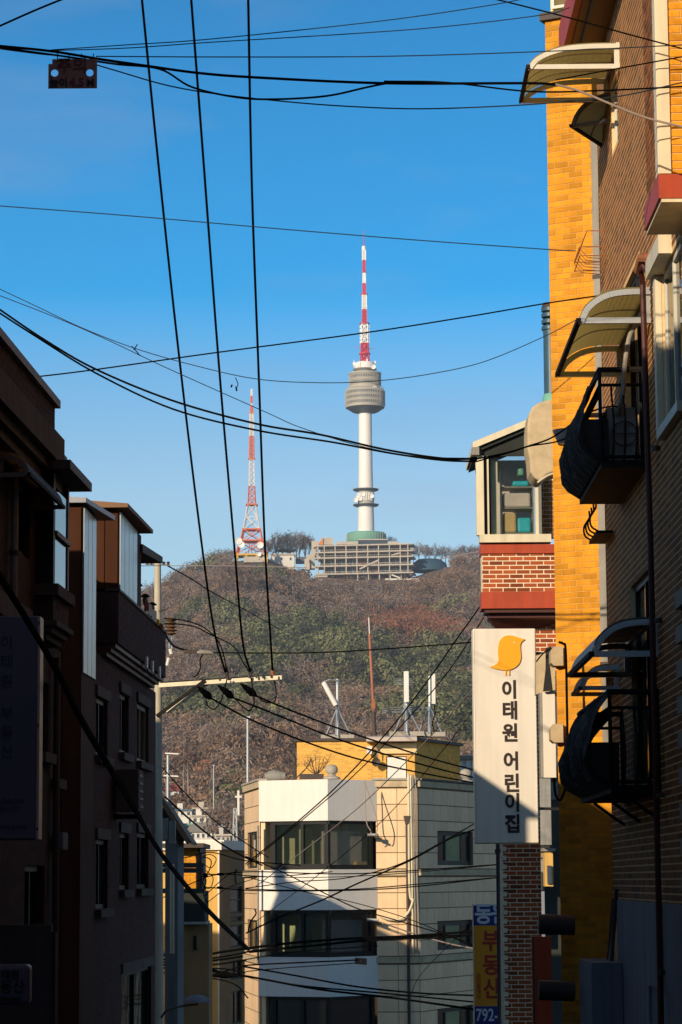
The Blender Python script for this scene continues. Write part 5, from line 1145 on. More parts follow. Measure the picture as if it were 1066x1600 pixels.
for k_, (u_, v_, du, dv, m) in enumerate(((233, 955, 7, 20, 'white_paint'), (240, 962, 8, 16, 'white_paint'), (245, 972, 5, 8, 'far_yellow'), (228, 948, 5, 14, 'far_red_roof'), (250, 978, 5, 7, 'far_red_roof'))):
    s, z = C_.uv(u_, v_, .02); w_ = du / 2 * 34 / F * 5; h_ = dv / 2 * 34 / F; b = MB(); n_ = 6
    for i in range(n_): a0 = s - w_ + 2 * w_ * i / n_; a1 = s - w_ + 2 * w_ * (i + 1) / n_; b.poly([P(a0, z - h_ * random.uniform(.6, 1), .02 + .03 * (i % 2)), P(a1, z - h_ * random.uniform(.6, 1), .02 + .03 * ((i + 1) % 2)), P(a1, z + h_, .02 + .03 * ((i + 1) % 2)), P(a0, z + h_, .02 + .03 * (i % 2))])
    b.build('fold', M[m], t)

# ---- unseen houses, placed and shaped to throw shade and block sky light
AL = V((math.sin(R(SUN_AZ)), math.cos(R(SUN_AZ)))); PE = V((math.cos(R(SUN_AZ)), -math.sin(R(SUN_AZ))))
TS = math.tan(R(SUN_EL))
def ca(c, a): q = PE * c + AL * a; return q
def caster(name, label, c0, c1, a0, a1, H0, H1, m='dark_mortar', gable=None):
    """house whose roof edge, seen from the sun, stands at heights H0..H1"""
    t = thing(name, label, 'house', V((*ca((c0 + c1) / 2, (a0 + a1) / 2), -8)))
    zt0, zt1 = H0 - TS * a1, H1 - TS * a1; q = [ca(c0, a0), ca(c1, a0), ca(c1, a1), ca(c0, a1)]
    b = MB()
    if gable:
        cg, Hg = gable; zg_ = Hg - TS * a1; e = [V((*x, 0)) for x in q]; gm = [V((*ca(cg, a0), zg_)), V((*ca(cg, a1), zg_))]
        up = [V((e[0].x, e[0].y, zt0)), V((e[1].x, e[1].y, zt1)), V((e[2].x, e[2].y, zt1)), V((e[3].x, e[3].y, zt0))]; lo_ = [V((x.x, x.y, -8)) for x in e]
        b.poly([lo_[0], lo_[1], up[1], gm[0], up[0]]); b.poly([lo_[3], lo_[2], up[2], gm[1], up[3]]); b.poly([lo_[0], lo_[3], up[3], up[0]]); b.poly([lo_[1], lo_[2], up[2], up[1]])
        b.build('wall', M[m], t)
        r = MB(); th = V((0, 0, .18)); k = .0
        for A0, B0, A1, B1_ in ((up[0], up[3], gm[0], gm[1]), (up[1], up[2], gm[0], gm[1])): r.hexa([A0, B0, B1_, A1, A0 + th, B0 + th, B1_ + th, A1 + th])
        r.build('roof', M['far_red_roof'], t)
        c = ca(cg - .12, a1 - .5); MB().box((c.x, c.y, zg_ + .25), .28, .28, .55).build('chimney', M['concrete'], t); MB().lathe((c.x, c.y, zg_ + .52), [(.24, 0), (.28, .08), (.05, .3), (0, .34)], 10).build('chimney_cap', M['pipe'], t)
    else:
        b.hexa([V((*q[0], -8)), V((*q[1], -8)), V((*q[2], -8)), V((*q[3], -8)), V((*q[0], zt0)), V((*q[1], zt1)), V((*q[2], zt1)), V((*q[3], zt0))]); b.build('wall', M[m], t)
        c = (q[0] + q[1] + q[2] + q[3]) / 4; MB().box((c.x, c.y, max(zt0, zt1) - .6), 1.2, 1.2, .8).build('water_tank', M['blue_metal'], t)
    return t
zt = thing('tall_neighbour_house', 'tall brick house on the shaded side before the dark brick house', 'house', V((-6, 12, -5)))
MB().hexa([V((-8, -8, -5)), V((-2.9, -8, -5)), V((-2.78, 20.35, -5)), V((-8, 11.3, -5)), V((-8, -8, 9.2)), V((-2.9, -8, 9.2)), V((-2.78, 20.35, 8.2)), V((-8, 11.3, 8.7))]).build('wall', M['dark_brick'], zt)
MB().box((-5.4, 0, 9.5), 5, 14, .2).build('roof', M['dark_pipe'], zt)
for nm, lb, x0, x1, y0, y1, h, m in (('street_house', 'unseen brown block added nearer the viewer on the sunny side to cut sky light', 2.9, 9, -6, 19.8, 11.5, 'brown_brick'), ('street_house', 'unseen dark block added behind the viewer on the sunny side to cut sky light', 2.8, 10, -32, -6.5, 13, 'dark_brick'), ('street_house', 'unseen dark block added behind the viewer on the shaded side to cut sky light', -9, -3.2, -24, -8.5, 10, 'dark_brick'), ('street_house', 'unseen block added across the street behind the viewer to cut sky light', -2.8, 2.6, -45, -34, 12, 'dark_brick')):  # unseen blocks added to keep sky light out of the street
    t = thing(nm, lb, 'house', V(((x0 + x1) / 2, (y0 + y1) / 2, -4)), 'unseen blocks added to cut sky light'); MB().box(((x0 + x1) / 2, (y0 + y1) / 2, h / 2 - 2.5), x1 - x0, y1 - y0, h + 5).build('wall', M[m], t); MB().box(((x0 + x1) / 2, (y0 + y1) / 2, h + .08), x1 - x0 + .3, y1 - y0 + .3, .16).build('roof', M['dark_pipe'], t)
    xw = x0 if x0 > 0 else x1; sg_ = -1 if x0 > 0 else 1
    for k in range(int((y1 - y0) / 3)):
        for zz_ in (-.5, 2.6, 5.7): f = MB().box((xw + sg_ * .01, y0 + 1.5 + k * 3, zz_ + .8), .06, 1.2, 1.3).build('window', M['dark_frame'], t); MB().box((xw + sg_ * .03, y0 + 1.5 + k * 3, zz_ + .8), .06, 1.05, 1.15).build('pane', M['glass'], f)
caster('side_lane_caster', 'unseen flat roofed house added to shade the lower utility pole', -31.5, -22.5, 20, 27, 16.0, 16.2)  # unseen, added so the lower pole falls in shade
caster('low_lane_caster', 'unseen low house added as a shade caster', -38.2, -31.6, 30, 40, 15.0, 15.4)  # unseen low shade caster added between its neighbours
caster('gabled_lane_house', 'gabled house with chimney down the side lane', -42.75, -36.5, 44, 50, 18.8, 19.4, 'far_white', gable=(-41.55, 21.5))

caster('far_lane_caster', 'unseen flat roofed house added to shade the lower yellow house', -57, -46.5, 50, 58, 22.9, 22.7, 'far_white')  # unseen, added so the lower yellow wall falls in shade
pipe([A.pt(SA_(24.02), 2.0, .05), A.pt(SA_(24.02), -3, .05)], .03, 'dark_pipe', 'dark downpipe between the narrow windows of the dark brick house')
for q_, (u_, v_, lb) in enumerate(((176, 1235, 'dim air conditioner box hung between the window rows of the red brick house'),)):
    s, z = C_.uv(u_, v_, CO); t = thing('air_conditioner', lb, 'air conditioner', C_.pt(s, z, 0)); MB().fbox(C_, s, s + .5, z - .24, z + .24, CO + .04, CO + .30).build('casing', M['sill_shaded'], t)
    for k in range(5): MB().fbox(C_, s + .05, s + .45, z - .2 + k * .09, z - .17 + k * .09, CO + .301, CO + .308).build('louvre', M['dark_frame'], t)
    for a0 in (.08, .38): MB().fbox(C_, s + a0, s + a0 + .03, z - .32, z - .273, CO, CO + .3).build('bracket', M['black'], t)

# ================================================================== MIDDLE DISTANCE
# ---- cream tiled building with the white glazed balconies
GY = 80.8
def seg(u0_, Y0, u1_, Y1): a = W(u0_, HZ, Y0); c = W(u1_, HZ, Y1); return Fac((a.x, Y0), (c.x, Y1))
GF = seg(588, GY, 655, GY); GR = seg(655, GY, 785, GY + 6.6); GL = seg(383, GY + 4.1, 407, GY - .2)
gb = thing('cream_tiled_building', 'cream tiled building with white rounded balconies and black window bands', 'building', V((0, 83, -9)))
zv = lambda v, fc=GF, u=620: fc.uv(u, v)[1]
zT = zv(1219); floor_v = [1219, 1357.5, 1494, 1631]
FL = [zv(v) for v in floor_v]
bz = -9
rwin = [GR.rect(683, 1299, 739, 1352), GR.rect(683, 1438, 739, 1483), GR.rect(683, 1573, 739, 1618)]
lwin = [GL.rect(387, 1300, 402.5, 1357), GL.rect(387, 1437, 402.5, 1484)]
MB_f = wall(GF, 0, GF.len, bz, zT, [], gb, M['tile_grout'], 'wall', .1, None)
wall(GR, 0, GR.len, bz, zT, rwin, gb, M['tile_grout'], 'wall', .25, None); wall(GL, 0, GL.len, bz, zT, lwin, gb, M['tile_grout'], 'wall', .2, None)
# back, roof deck
pc = [GL.pt(0, 0), GL.pt(GL.len, 0), GF.pt(0, 0), GF.pt(GF.len, 0), GR.pt(GR.len, 0), V((GR.pt(GR.len, 0).x - 4, GY + 10, 0)), V((GL.pt(0, 0).x, GY + 10, 0))]
MB().prism([V((p.x, p.y, zT - .35)) for p in pc], (0, 0, .1)).build('roof_deck', M['concrete'], gb)
MB().poly([V((pc[4].x, pc[4].y, bz)), V((pc[5].x, pc[5].y, bz)), V((pc[5].x, pc[5].y, zT)), V((pc[4].x, pc[4].y, zT))]).poly([V((pc[0].x, pc[0].y, bz)), V((pc[6].x, pc[6].y, bz)), V((pc[6].x, pc[6].y, zT)), V((pc[0].x, pc[0].y, zT))]).poly([V((pc[5].x, pc[5].y, bz)), V((pc[6].x, pc[6].y, bz)), V((pc[6].x, pc[6].y, zT)), V((pc[5].x, pc[5].y, zT))]).build('rear_wall', M['tile'], gb)
def tiles(fc, L_, tw_, th_, win, nm='tile', lim=300):
    rs = []; n = max(1, round(L_ / tw_)); w_ = L_ / n
    for (zt_f, zb_f) in zip(FL, FL[1:] + [bz]):
        zt_f -= .24; h = zt_f - zb_f; m = max(1, round(h / th_)); hh = h / m
        for j in range(m):
            for i in range(n):
                a, c, d, e = i * w_ + .008, (i + 1) * w_ - .008, zb_f + j * hh + .014, zb_f + (j + 1) * hh - .014
                pcs = [(a, c, d, e)]
                for q in win:
                    np_ = []
                    for (a1, c1, d1, e1) in pcs:
                        if q[0] < c1 and q[1] > a1 and q[2] < e1 and q[3] > d1:
                            if a1 < q[0]: np_.append((a1, q[0], d1, e1))
                            if c1 > q[1]: np_.append((q[1], c1, d1, e1))
                            m0, m1 = max(a1, q[0]), min(c1, q[1])
                            if d1 < q[2]: np_.append((m0, m1, d1, q[2]))
                            if e1 > q[3]: np_.append((m0, m1, q[3], e1))
                        else: np_.append((a1, c1, d1, e1))
                    pcs = np_
                rs += [p for p in pcs if p[1] - p[0] > .03 and p[3] - p[2] > .03]
    pieces(fc, rs, gb, M['tile'], nm, lim, .014, 0, .003)
tiles(GF, GF.len, .62, .45, []); tiles(GR, GR.len, .62, .45, rwin); tiles(GL, GL.len, .62, .45, lwin)
for z in FL[:3]:
    for fc in (GF, GR, GL):
        MB().fbox(fc, -.06, fc.len + .06, z - .20, z - .02, -.05, .07).build('floor_moulding', M['beige_render'], gb)
for fc in (GF, GR, GL): MB().fbox(fc, -.1, fc.len + .1, zT, zT + .06, -.2, .10).build('coping', M['dark_pipe'] if fc is GR else M['concrete'], gb)
for r in rwin:
    window(GR, *r, gb, M['dark_frame'], [M['glass'], M['green_room'], M['glass']], .14, .12, vm=(.3, .74)); 
for r in lwin: window(GL, *r, gb, M['dark_frame'], M['glass'], .08, .1, vm=(.6,))
# balconies: three facets
bl, bk, brr = (405, 80.35), (513, 79.45), (590, 80.78)
def bal_pts(o=0.0):
    p = [W(u_, HZ, y_) for u_, y_ in (bl, bk, brr)]; return p
F1 = seg(bl[0], bl[1], bk[0], bk[1]); F2 = seg(bk[0], bk[1], brr[0], brr[1]); F0 = Fac((F1.pt(0, 0).x - .0, F1.pt(0, 0).y), (F1.pt(0, 0).x + .05, F1.pt(0, 0).y + 1.6))
poly = lambda z: [V((F1.pt(0, 0).x, F1.pt(0, 0).y, z)), V((F2.pt(0, 0).x, F2.pt(0, 0).y, z)), V((F2.pt(F2.len, 0).x, F2.pt(F2.len, 0).y, z)), V((F2.pt(F2.len, 0).x, GY + 1.3, z)), V((F1.pt(0, 0).x + .05, GY + 1.3, z))]
zq = lambda v: W(513, v, 79.45).z
bands = [(1282, 1217.5), (1422, 1358.5), (1558, 1496)]
for vb, vt in bands:
    z0, z1 = zq(vb), zq(vt); MB().prism(poly(z0), (0, 0, z1 - z0)).build('balcony_parapet', M['white_stucco'], gb)
for (vt, vb, idx) in ((1282, 1358.5, 0), (1422, 1496, 1), (1558, 1640, 2)):
    z0, z1 = zq(vb) + .004, zq(vt) - .004; a = .33
    s_a = F1.s_at(420)
    f = MB(); f.fbox(F1, s_a, F1.len - .0, z0, z0 + .16, -.22, -.08).fbox(F1, s_a, F1.len, z1 - .1, z1, -.22, -.08)
    for s in (s_a, F1.s_at(467), F1.len - .12): f.fbox(F1, s, s + (.16 if s == s_a else .09), z0 + .161, z1 - .101, -.2, -.07)
    f.build('window_frame', M['dark_frame'], gb)
    f = MB(); f.fbox(F2, 0.04, F2.len - .1, z0, z0 + .13, -.22, -.08).fbox(F2, 0.04, F2.len - .1, z1 - .09, z1, -.22, -.08)
    for s in (.06, F2.len - .2): f.fbox(F2, s, s + .1, z0 + .131, z1 - .091, -.2, -.07)
    f.build('window_frame', M['dark_frame'], gb)
    for q0, q1 in ((F1.s_at(424), F1.s_at(466.5)), (F1.s_at(471), F1.len - .12)): MB().fbox(F1, q0, q1, z0 + .16, z1 - .1, -.15, -.14).build('pane', M['dusky_glass'] if idx < 2 else M['glass'], gb)
    MB().fbox(F2, .16, F2.len - .2, z0 + .13, z1 - .09, -.15, -.14).build('pane', M['dusky_glass'] if idx < 2 else M['glass'], gb)
    if idx < 2:
        MB().fbox(F1, 0, F1.len, z0, z1, -1.55, -1.5).build('room_wall', M['green_room'] if idx == 0 else M['green_wall2'], gb)
        MB().fbox(F1, F1.s_at(455), F1.s_at(462), z0 + .1, z1 - .2, -1.1, -.5).build('partition', M['green_wall2'], gb)
        MB().fbox(F2, .2, F2.len - .25, z0 + .14, z1 - .3, -.5, -.42).build('reflection_sheet', M['beige_cloth'], gb)  # pale sheet added to stand for the bright reflection in these panes
    MB().fbox(F1, .01, s_a - .19, z0, z1, -.5, -.12).build('side_panel', M['tile'], gb)
    MB().fbox(F1, s_a - .28, s_a - .2, z0, z1, -.5, -.42).build('side_post', M['cream_paint'], gb)
M_ = None
cb2 = MB().fbox(F2, F2.len * .68, F2.len * .88, zq(1356), zq(1346), -.38, -.2).build('parcel', M['cardboard'], None); tag(cb2, 'small brown parcel behind the upper glazed balcony window', 'parcel')
# pipes and ducts
x0 = GF.s_at(634)
for k_, u_ in enumerate((636, 639.5, 643, 647)):
    s = GF.s_at(u_); zt_ = zT + .12 - .02 * k_
    pts = [GF.pt(s - .06, zT - .2, -.35), GF.pt(s, zt_, -.1), GF.pt(s, zt_, .1), GF.pt(s, zT - .4, .14), GF.pt(s + .01, FL[1], .12), GF.pt(s + .02 * k_, FL[2] + .1, .12)]
    if k_ == 0:
        pts = pts[:4] + [GF.pt(s + .0, zv(1390), .14), GF.pt(GF.s_at(641), zv(1405), .16), GF.pt(GF.s_at(634), zv(1425), .17), GF.pt(GF.s_at(621), zv(1436), .17), GF.pt(GF.s_at(603), zv(1436), .17), GF.pt(GF.s_at(590), zv(1431), .12)]
    pipe(smooth_path(pts, 5), .036 if k_ == 0 else .027, 'cream_paint' if k_ < 2 else 'pipe', ['fat cream duct that swings across the cream wall to the balcony window', 'cream duct beside the fat swinging duct', 'third grey duct running down the corner of the cream building', 'grey duct nearest the shaded side of the cream building'][k_], 'duct', 'duct', 'ducts on the cream building', False)
hp = thing('hopper_downpipe', 'dark green downpipe with funnel head on the cream building', 'downpipe', GF.pt(GF.s_at(633), -8, .1)); s = GF.s_at(633)
MB().tube([GF.pt(s, zv(1285), .1), GF.pt(s + .02, bz, .1)], .045, 8).build('pipe', M['dark_pipe'], hp, smooth=True); MB().prism([GF.pt(s - .1, zv(1275), .05), GF.pt(s + .1, zv(1275), .05), GF.pt(s + .05, zv(1288), .05), GF.pt(s - .05, zv(1288), .05)], V((GF.n.x, GF.n.y, 0)) * .14).build('funnel', M['dark_pipe'], hp)
for v_, lb in ((1305, 'upper insulated cable bracket by the glazed balcony'), (1438, 'lower insulated cable bracket by the glazed balcony')):
    t = thing('cable_bracket', lb, 'bracket', W(583, v_, 80.3)); MB().tube([W(574, v_ - 1, 80.35), W(592, v_, 80.3)], .045, 8).build('tube', M['alu'], t, smooth=True); MB().tube([W(586, v_ + 3, 80.4), W(596, v_ + 6, 80.3)], .035, 8).build('tube', M['dark_pipe'], t)
for i, (p_, lb) in enumerate((([(570, 1219), (576, 1240), (589, 1280), (589, 1300), (586, 1305)], 'loose white cable hanging over the upper balcony parapet'), ([(570, 1222), (571, 1250), (573, 1285), (580, 1300), (575, 1306)], 'pale cable dropping to the upper bracket'))): cable(p_, 79.9, 2.0, lb, 'pale_cable', 'cables on the cream building')
pipe([W(403.5, 1290, 80.1), W(403.5, 1500, 80.1)], .03, 'pipe', 'thin grey downpipe between the side windows and the white balconies', 'downpipe', 'downpipe', None, False)
# ---- rooftop room
HF = seg(465, 84.5, 650, 84.5); HR = seg(650, 84.5, 721, 84.5 + 3.6); hr = thing('rooftop_room', 'yellow brick rooftop room with white door on the cream building', 'rooftop room', HF.pt(1.5, zT - .25, -1))
zh = lambda v: HF.uv(560, v)[1]; zb_ = zT - .25; z1 = zh(1158)
dr = (HF.s_at(602), HF.s_at(634), zb_, zh(1182)); HR_ = HR.len
MB().fbox(HF, 0, HF.len, zb_, z1, -3, -.15).build('wall_core', M['yellow_mortar'], hr)
wall(HF, 0, HF.len, zb_, z1, [dr], hr, M['yellow_mortar'], 'wall', .12); wall(HR, 0, HR.len, zb_, z1, [], hr, M['yellow_mortar'], 'wall', .1)
pieces(HF, brick_rects(0, HF.len, zb_, z1, [dr]), hr, M['yellow_brick'], 'brick', 300, .008, 0, .001); pieces(HR, brick_rects(0, HR.len, zb_, z1), hr, M['yellow_brick'], 'side_brick', 120, .008, 0, .001)
MB().fbox(HF, dr[0] + .03, dr[1] - .03, dr[2], dr[3] - .03, -.09, -.05).build('door', M['white_paint'], hr)
cp_ = [HF.pt(-.1, 0, .1), HF.pt(HF.len + .1, 0, .1), HR.pt(HR.len + .1, 0, .1), HR.pt(HR.len, 0, -3.2), HF.pt(-.1, 0, -3.4)]
MB().prism([V((p.x, p.y, z1 + .003)) for p in cp_], (0, 0, .09)).build('coping', M['dark_pipe'], hr)
b = MB(); a, c = HF.s_at(571), HF.s_at(649); P = HF.pt
b.hexa([P(a, zh(1160), .01), P(c, zh(1160), .01), P(c, zh(1160), .7), P(a, zh(1160), .7), P(a, zh(1150), .01), P(c, zh(1150), .01), P(c, zh(1154), .7), P(a, zh(1154), .7)]); b.build('door_hood', M['beige_cloth'], hr)
MB().prism([P(HF.s_at(586), zh(1162), .012), P(HF.s_at(649), zh(1162), .012), P(HF.s_at(649), zh(1178), .012), P(HF.s_at(592), zh(1178), .012)], V((HF.n.x, HF.n.y, 0)) * .12).build('hood_soffit', M['yellow_mortar'], hr)
wl_ = thing('wall_bracket_lamp', 'curved pipe bracket with a hanging disc beside the rooftop door', 'wall lamp', HF.pt(HF.s_at(588), zh(1200), .3))
MB().tube(smooth_path([P(HF.s_at(582), zh(1182), .02), P(HF.s_at(583), zh(1168), .25), P(HF.s_at(588), zh(1172), .3), P(HF.s_at(588), zh(1184), .3)], 5), .02, 6).build('bracket', M['alu'], wl_); dish(wl_, 588, 1191, 84.15, .14, 'dark_pipe'); MB().box(W(577, 1172, 84.2), .16, .12, .24).build('lamp_box', M['white_paint'], wl_)
sh_ = thing('grey_roof_shed', 'pale grey shed behind the finial on the cream roof', 'shed', W(735, 1225, 89)); a = W(722, 1222, 89); c = W(760, 1186, 89)
MB().box(((a.x + c.x) / 2, 90, (a.z + c.z) / 2 - .2), c.x - a.x, 2, c.z - a.z + .4).build('wall', M['white_paint'], sh_); MB().box(((a.x + c.x) / 2, 90, c.z + .05), c.x - a.x + .3, 2.3, .12).build('roof', M['pipe'], sh_)
for q in range(4): MB().box((a.x + .12 + q * .2, 88.98, (a.z + c.z) / 2), .015, .03, c.z - a.z).build('seam', M['pipe'], sh_)
for u_, Y_, lb in ((518.5, 80.9, 'stone ball finial at the middle of the cream roof edge'), (728, 84.8, 'stone ball finial at the shaded end of the cream roof edge')):
    c = W(u_, 1217, Y_); c.z = zT + .05; MB().lathe(c, [(.26, 0), (.26, .05), (.14, .09), (.1, .14), (.17, .2), (.19, .28), (.17, .36), (.1, .42), (.0, .44)], 16).build('ball_finial', M['concrete'], None, smooth=True); tag(bpy.data.objects['ball_finial' if u_ < 600 else 'ball_finial.001'], lb, 'finial')
# planter and dry shrubs
pl_ = thing('roof_planter', 'dark long planter with dry bare shrubs on the cream roof', 'planter', W(487, 1217, 81.3)); a = W(468, 1218, 81.3); c = W(506, 1210, 81.3)
MB().box(((a.x + c.x) / 2, 81.5, (a.z + c.z) / 2 + .02), c.x - a.x, .35, c.z - a.z).build('trough', M['dark_pipe'], pl_)
def shrub(par, u_, v_, Y_, h, n):
    b = MB(); p = W(u_, v_, Y_)
    for k in range(n):
        g = random.uniform(-1, 1); e = p + V((g * h * .7, random.uniform(-.3, .3) * h, h * random.uniform(.55, 1.0))); m = p.lerp(e, .5) + V((g * .06, 0, -.02)); b.tube([p, m, e], [.018, .012, .006], 4, False)
        for _ in range(6): s2 = m.lerp(e, random.uniform(0, 1)); b.tube([s2, s2 + V((random.uniform(-.25, .25), random.uniform(-.1, .1), random.uniform(.02, .3))) * h], [.007, .003], 3, False)
    return b.build('dry_shrub', M['bark'], par)
sd = shrub(pl_, 495, 1211, 81.4, .62, 10); sd['kind'] = 'stuff'
o = shrub(None, 463, 1216, 81.6, .78, 9); tag(o, 'taller dry bare shrub leaning beside the dark planter', 'shrub')
o = shrub(None, 442, 1216, 81.7, .55, 6); tag(o, 'small dry bare shrub near the grey tarpaulin on the roof', 'shrub')
tp = MB().tube([W(414, 1214, 81.6), W(428, 1212, 81.6), W(446, 1213, 81.6)], [.12, .19, .12], 10).build('rolled_tarpaulin', M['pipe'], None, smooth=True); tag(tp, 'rolled grey tarpaulin lying on the cream roof edge', 'tarpaulin')
# antennas
def tripod(t, u_, v0_, v1_, Y_, sp, m='alu'):
    p = W(u_, v0_, Y_); q = W(u_, v1_, Y_); MB().tube([p, q], .045, 8).build('mast', M[m], t)
    kz = p + V((0, 0, .95))
    for g in (0.4, 2.5, 4.6): e = p + V((math.cos(g) * sp, math.sin(g) * sp, .05)); MB().tube([kz, e], .028, 6).build('leg', M[m], t)
    MB().box(p + V((0, 0, .02)), sp * 2.2, .5, .14).build('ballast', M['concrete'], t)
t = thing('antenna', 'slanting tube antenna on a tripod, alone on the sunny end of the rooftop room', 'antenna', W(527, 1155, 85.5), 'antennas on the rooftop room'); tripod(t, 527.5, 1153, 1061, 85.5, .48)
MB().tube([W(505.5, 1066, 85.4), W(525, 1102, 85.4)], .085, 10).build('panel', M['white_paint'], t, smooth=True); MB().tube([W(505, 1066, 85.4), W(515, 1062, 85.4), W(527, 1063, 85.4)], .025, 6).build('arm', M['alu'], t); MB().tube([W(524, 1102, 85.4), W(528, 1112, 85.5)], .04, 6).build('arm', M['alu'], t)
t = thing('antenna', 'upright panel antenna above crossed thin aerial rods', 'antenna', W(635.5, 1150, 85.5), 'antennas on the rooftop room'); tripod(t, 635.5, 1148, 1085, 85.5, .5)
a = W(631.5, 1097, 85.3); c = W(638.5, 1049, 85.3); MB().box(((a.x + c.x) / 2, 85.3, (a.z + c.z) / 2), c.x - a.x, .12, c.z - a.z).build('panel', M['white_paint'], t)
ya = thing('yagi_aerial', 'thin horizontal aerial rods across the panel antenna tripod', 'aerial', W(630, 1110, 85.9))
for v_ in (1105, 1108, 1111, 1113): MB().tube([W(594 + (v_ % 3) * 3, v_ + 2, 85.9), W(665 - (v_ % 4) * 3, v_ - 2, 85.9)], .012, 4).build('rod', M['alu'], ya)
MB().tube([W(632, 1114, 85.9), W(632, 1060, 85.9)], .02, 6).build('pole', M['alu'], ya)
for v_ in (1061, 1064, 1067, 1070): MB().tube([W(615, v_, 85.9), W(650 - (v_ % 3) * 3, v_, 85.9)], .012, 4).build('rod', M['alu'], ya)
t = thing('antenna', 'panel antenna beside a bare mast, nearest the shaded brick face', 'antenna', W(671, 1150, 86.3), 'antennas on the rooftop room'); tripod(t, 671.5, 1149, 1056, 86.3, .45)
a = W(675, 1100, 86.2); c = W(680, 1053, 86.2); MB().box(((a.x + c.x) / 2, 86.2, (a.z + c.z) / 2), c.x - a.x, .1, c.z - a.z).build('panel', M['white_paint'], t)
for v_ in (1058, 1098): MB().tube([W(671, v_, 86.25), W(678, v_ - 1, 86.2)], .025, 5).build('arm', M['alu'], t)
MB().tube(smooth_path([W(678, 1100, 86.2), W(680, 1115, 86.2), W(676, 1130, 86.2), W(680, 1146, 86.2)], 5), .02, 5).build('feed_cable', M['cable'], t)
t = thing('whip_mast', 'tall thin reddish whip mast on the rooftop room', 'mast', W(585.5, 1150, 85)); MB().tube([W(576.3, 965, 85), W(577.5, 990, 85)], .02, 6).build('tip', M['far_white'], t); MB().tube([W(577.5, 990, 85), W(584, 1112, 85)], .045, 8).build('upper_pole', M['mast_dull'], t); MB().tube([W(584, 1112, 85), W(585.8, 1150, 85)], .06, 8).build('lower_pole', M['dark_pipe'], t); MB().box(W(583.5, 1100, 85), .12, .12, .3).build('clamp', M['rust'], t)

# ---- yellow house further down
EF = seg(300, 92, 342, 92); ER = seg(342, 92, 384, 97.5); eh = thing('yellow_rendered_house', 'yellow rendered house with white roof edge and ornate stair window', 'house', V((-5, 94, -10)))
ze = lambda v, fc=EF, u=330: fc.uv(u, v)[1]
ewin = [ER.rect(360.5, 1385, 379, 1427), ER.rect(360.5, 1445, 379, 1480), ER.rect(360.5, 1500, 379, 1530), ER.rect(361, 1548, 378, 1600), ER.rect(361.5, 1432, 378.5, 1440)]
wall(EF, -1.5, EF.len, -10, ze(1328), [], eh, M['yellow_wall'], 'wall', .1, 4); wall(ER, .001, ER.len, -10, ze(1328, ER, 360), ewin, eh, M['brown_wall'], 'side_wall', .15, 2)  # side wall coloured browner to stand for its shade
MB().fbox(EF, -1.9, EF.len + .1, ze(1328), ze(1314), -4, .15).build('roof_edge', M['white_paint'], eh); MB().fbox(ER, .16, ER.len + .1, ze(1328, ER, 360), ze(1314, ER, 360), -3, .15).build('roof_edge', M['white_paint'], eh)
MB().fbox(EF, EF.s_at(340.2), EF.len + .02, -10, ze(1328) - .002, .002, .04).build('corner_trim', M['white_paint'], eh)
for i, r in enumerate(ewin):
    window(ER, *r, eh, M['dark_frame'], M['mirror_glass'] if i < 2 else M['glass'], .06, .1, vm=(.5,) if i in (2, 3) else (), hm=(.5,) if i < 2 else ())
s, z = ER.uv(369.5, 1369, .02); fan = MB().lathe((0, 0, 0), [(0, 0), (0, 0)], 3); b = MB(); rr_ = .26
ring = [ER.pt(s + math.cos(g) * rr_, z + math.sin(g) * rr_, .015) for g in [math.pi * 2 * q / 20 for q in range(20)]]
fo = MB().prism(ring, V((ER.n.x, ER.n.y, 0)) * .02).build('fan_window', M['dark_frame'], eh)
for g in (-.5, -.25, 0, .25, .5): MB().bar(ER.pt(s, z - .24, .04), ER.pt(s + math.sin(g) * .42, z - .2 + math.cos(g) * .4, .04), .035).build('glazing_bar', M['beige_render'], fo)

# ---- house with the brick gable end and sloping roof between pole and yellow house
DF = frontal(279, 60); dh = thing('orange_gable_house', 'small orange brick house under a flat dark eave behind the cable pole', 'house', DF.pt(.3, -8, -1))
zd_ = lambda v: DF.uv(290, v)[1]; sa, sb = DF.s_at(278), DF.s_at(309)
MB().fbox(DF, sa, sb, -8, zd_(1325), -2.5, -.002).build('wall', M['orange_mortar'], dh)
pieces(DF, brick_rects(sa, sb, zd_(1388), zd_(1325)), dh, M['orange_brick'], 'brick', 120, .006, 0, .001)
MB().fbox(DF, sa - .3, DF.s_at(320), zd_(1325), zd_(1318), -2.6, .5).build('eave', M['dark_pipe'], dh)
MB().fbox(DF, sb, sb + .06, -8, zd_(1325), -2.5, .01).build('corner_trim', M['dark_pipe'], dh)
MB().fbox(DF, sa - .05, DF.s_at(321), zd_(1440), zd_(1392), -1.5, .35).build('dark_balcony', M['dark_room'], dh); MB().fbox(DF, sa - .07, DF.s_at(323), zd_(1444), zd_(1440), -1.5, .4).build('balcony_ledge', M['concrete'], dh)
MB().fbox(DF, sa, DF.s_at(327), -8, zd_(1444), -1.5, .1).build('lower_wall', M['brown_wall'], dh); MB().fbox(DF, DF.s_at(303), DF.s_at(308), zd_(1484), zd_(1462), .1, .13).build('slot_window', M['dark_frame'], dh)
KF = frontal(253, 52); kh = thing('narrow_pale_house', 'narrow bluish grey rendered house with steep roof verge behind the pole', 'house', KF.pt(.2, -8, -1)); zk = lambda v: KF.uv(270, v)[1]
MB().fbox(KF, KF.s_at(259), KF.s_at(278.5), -8, zk(1312), -2, 0).build('wall', M['render_dim'], kh)
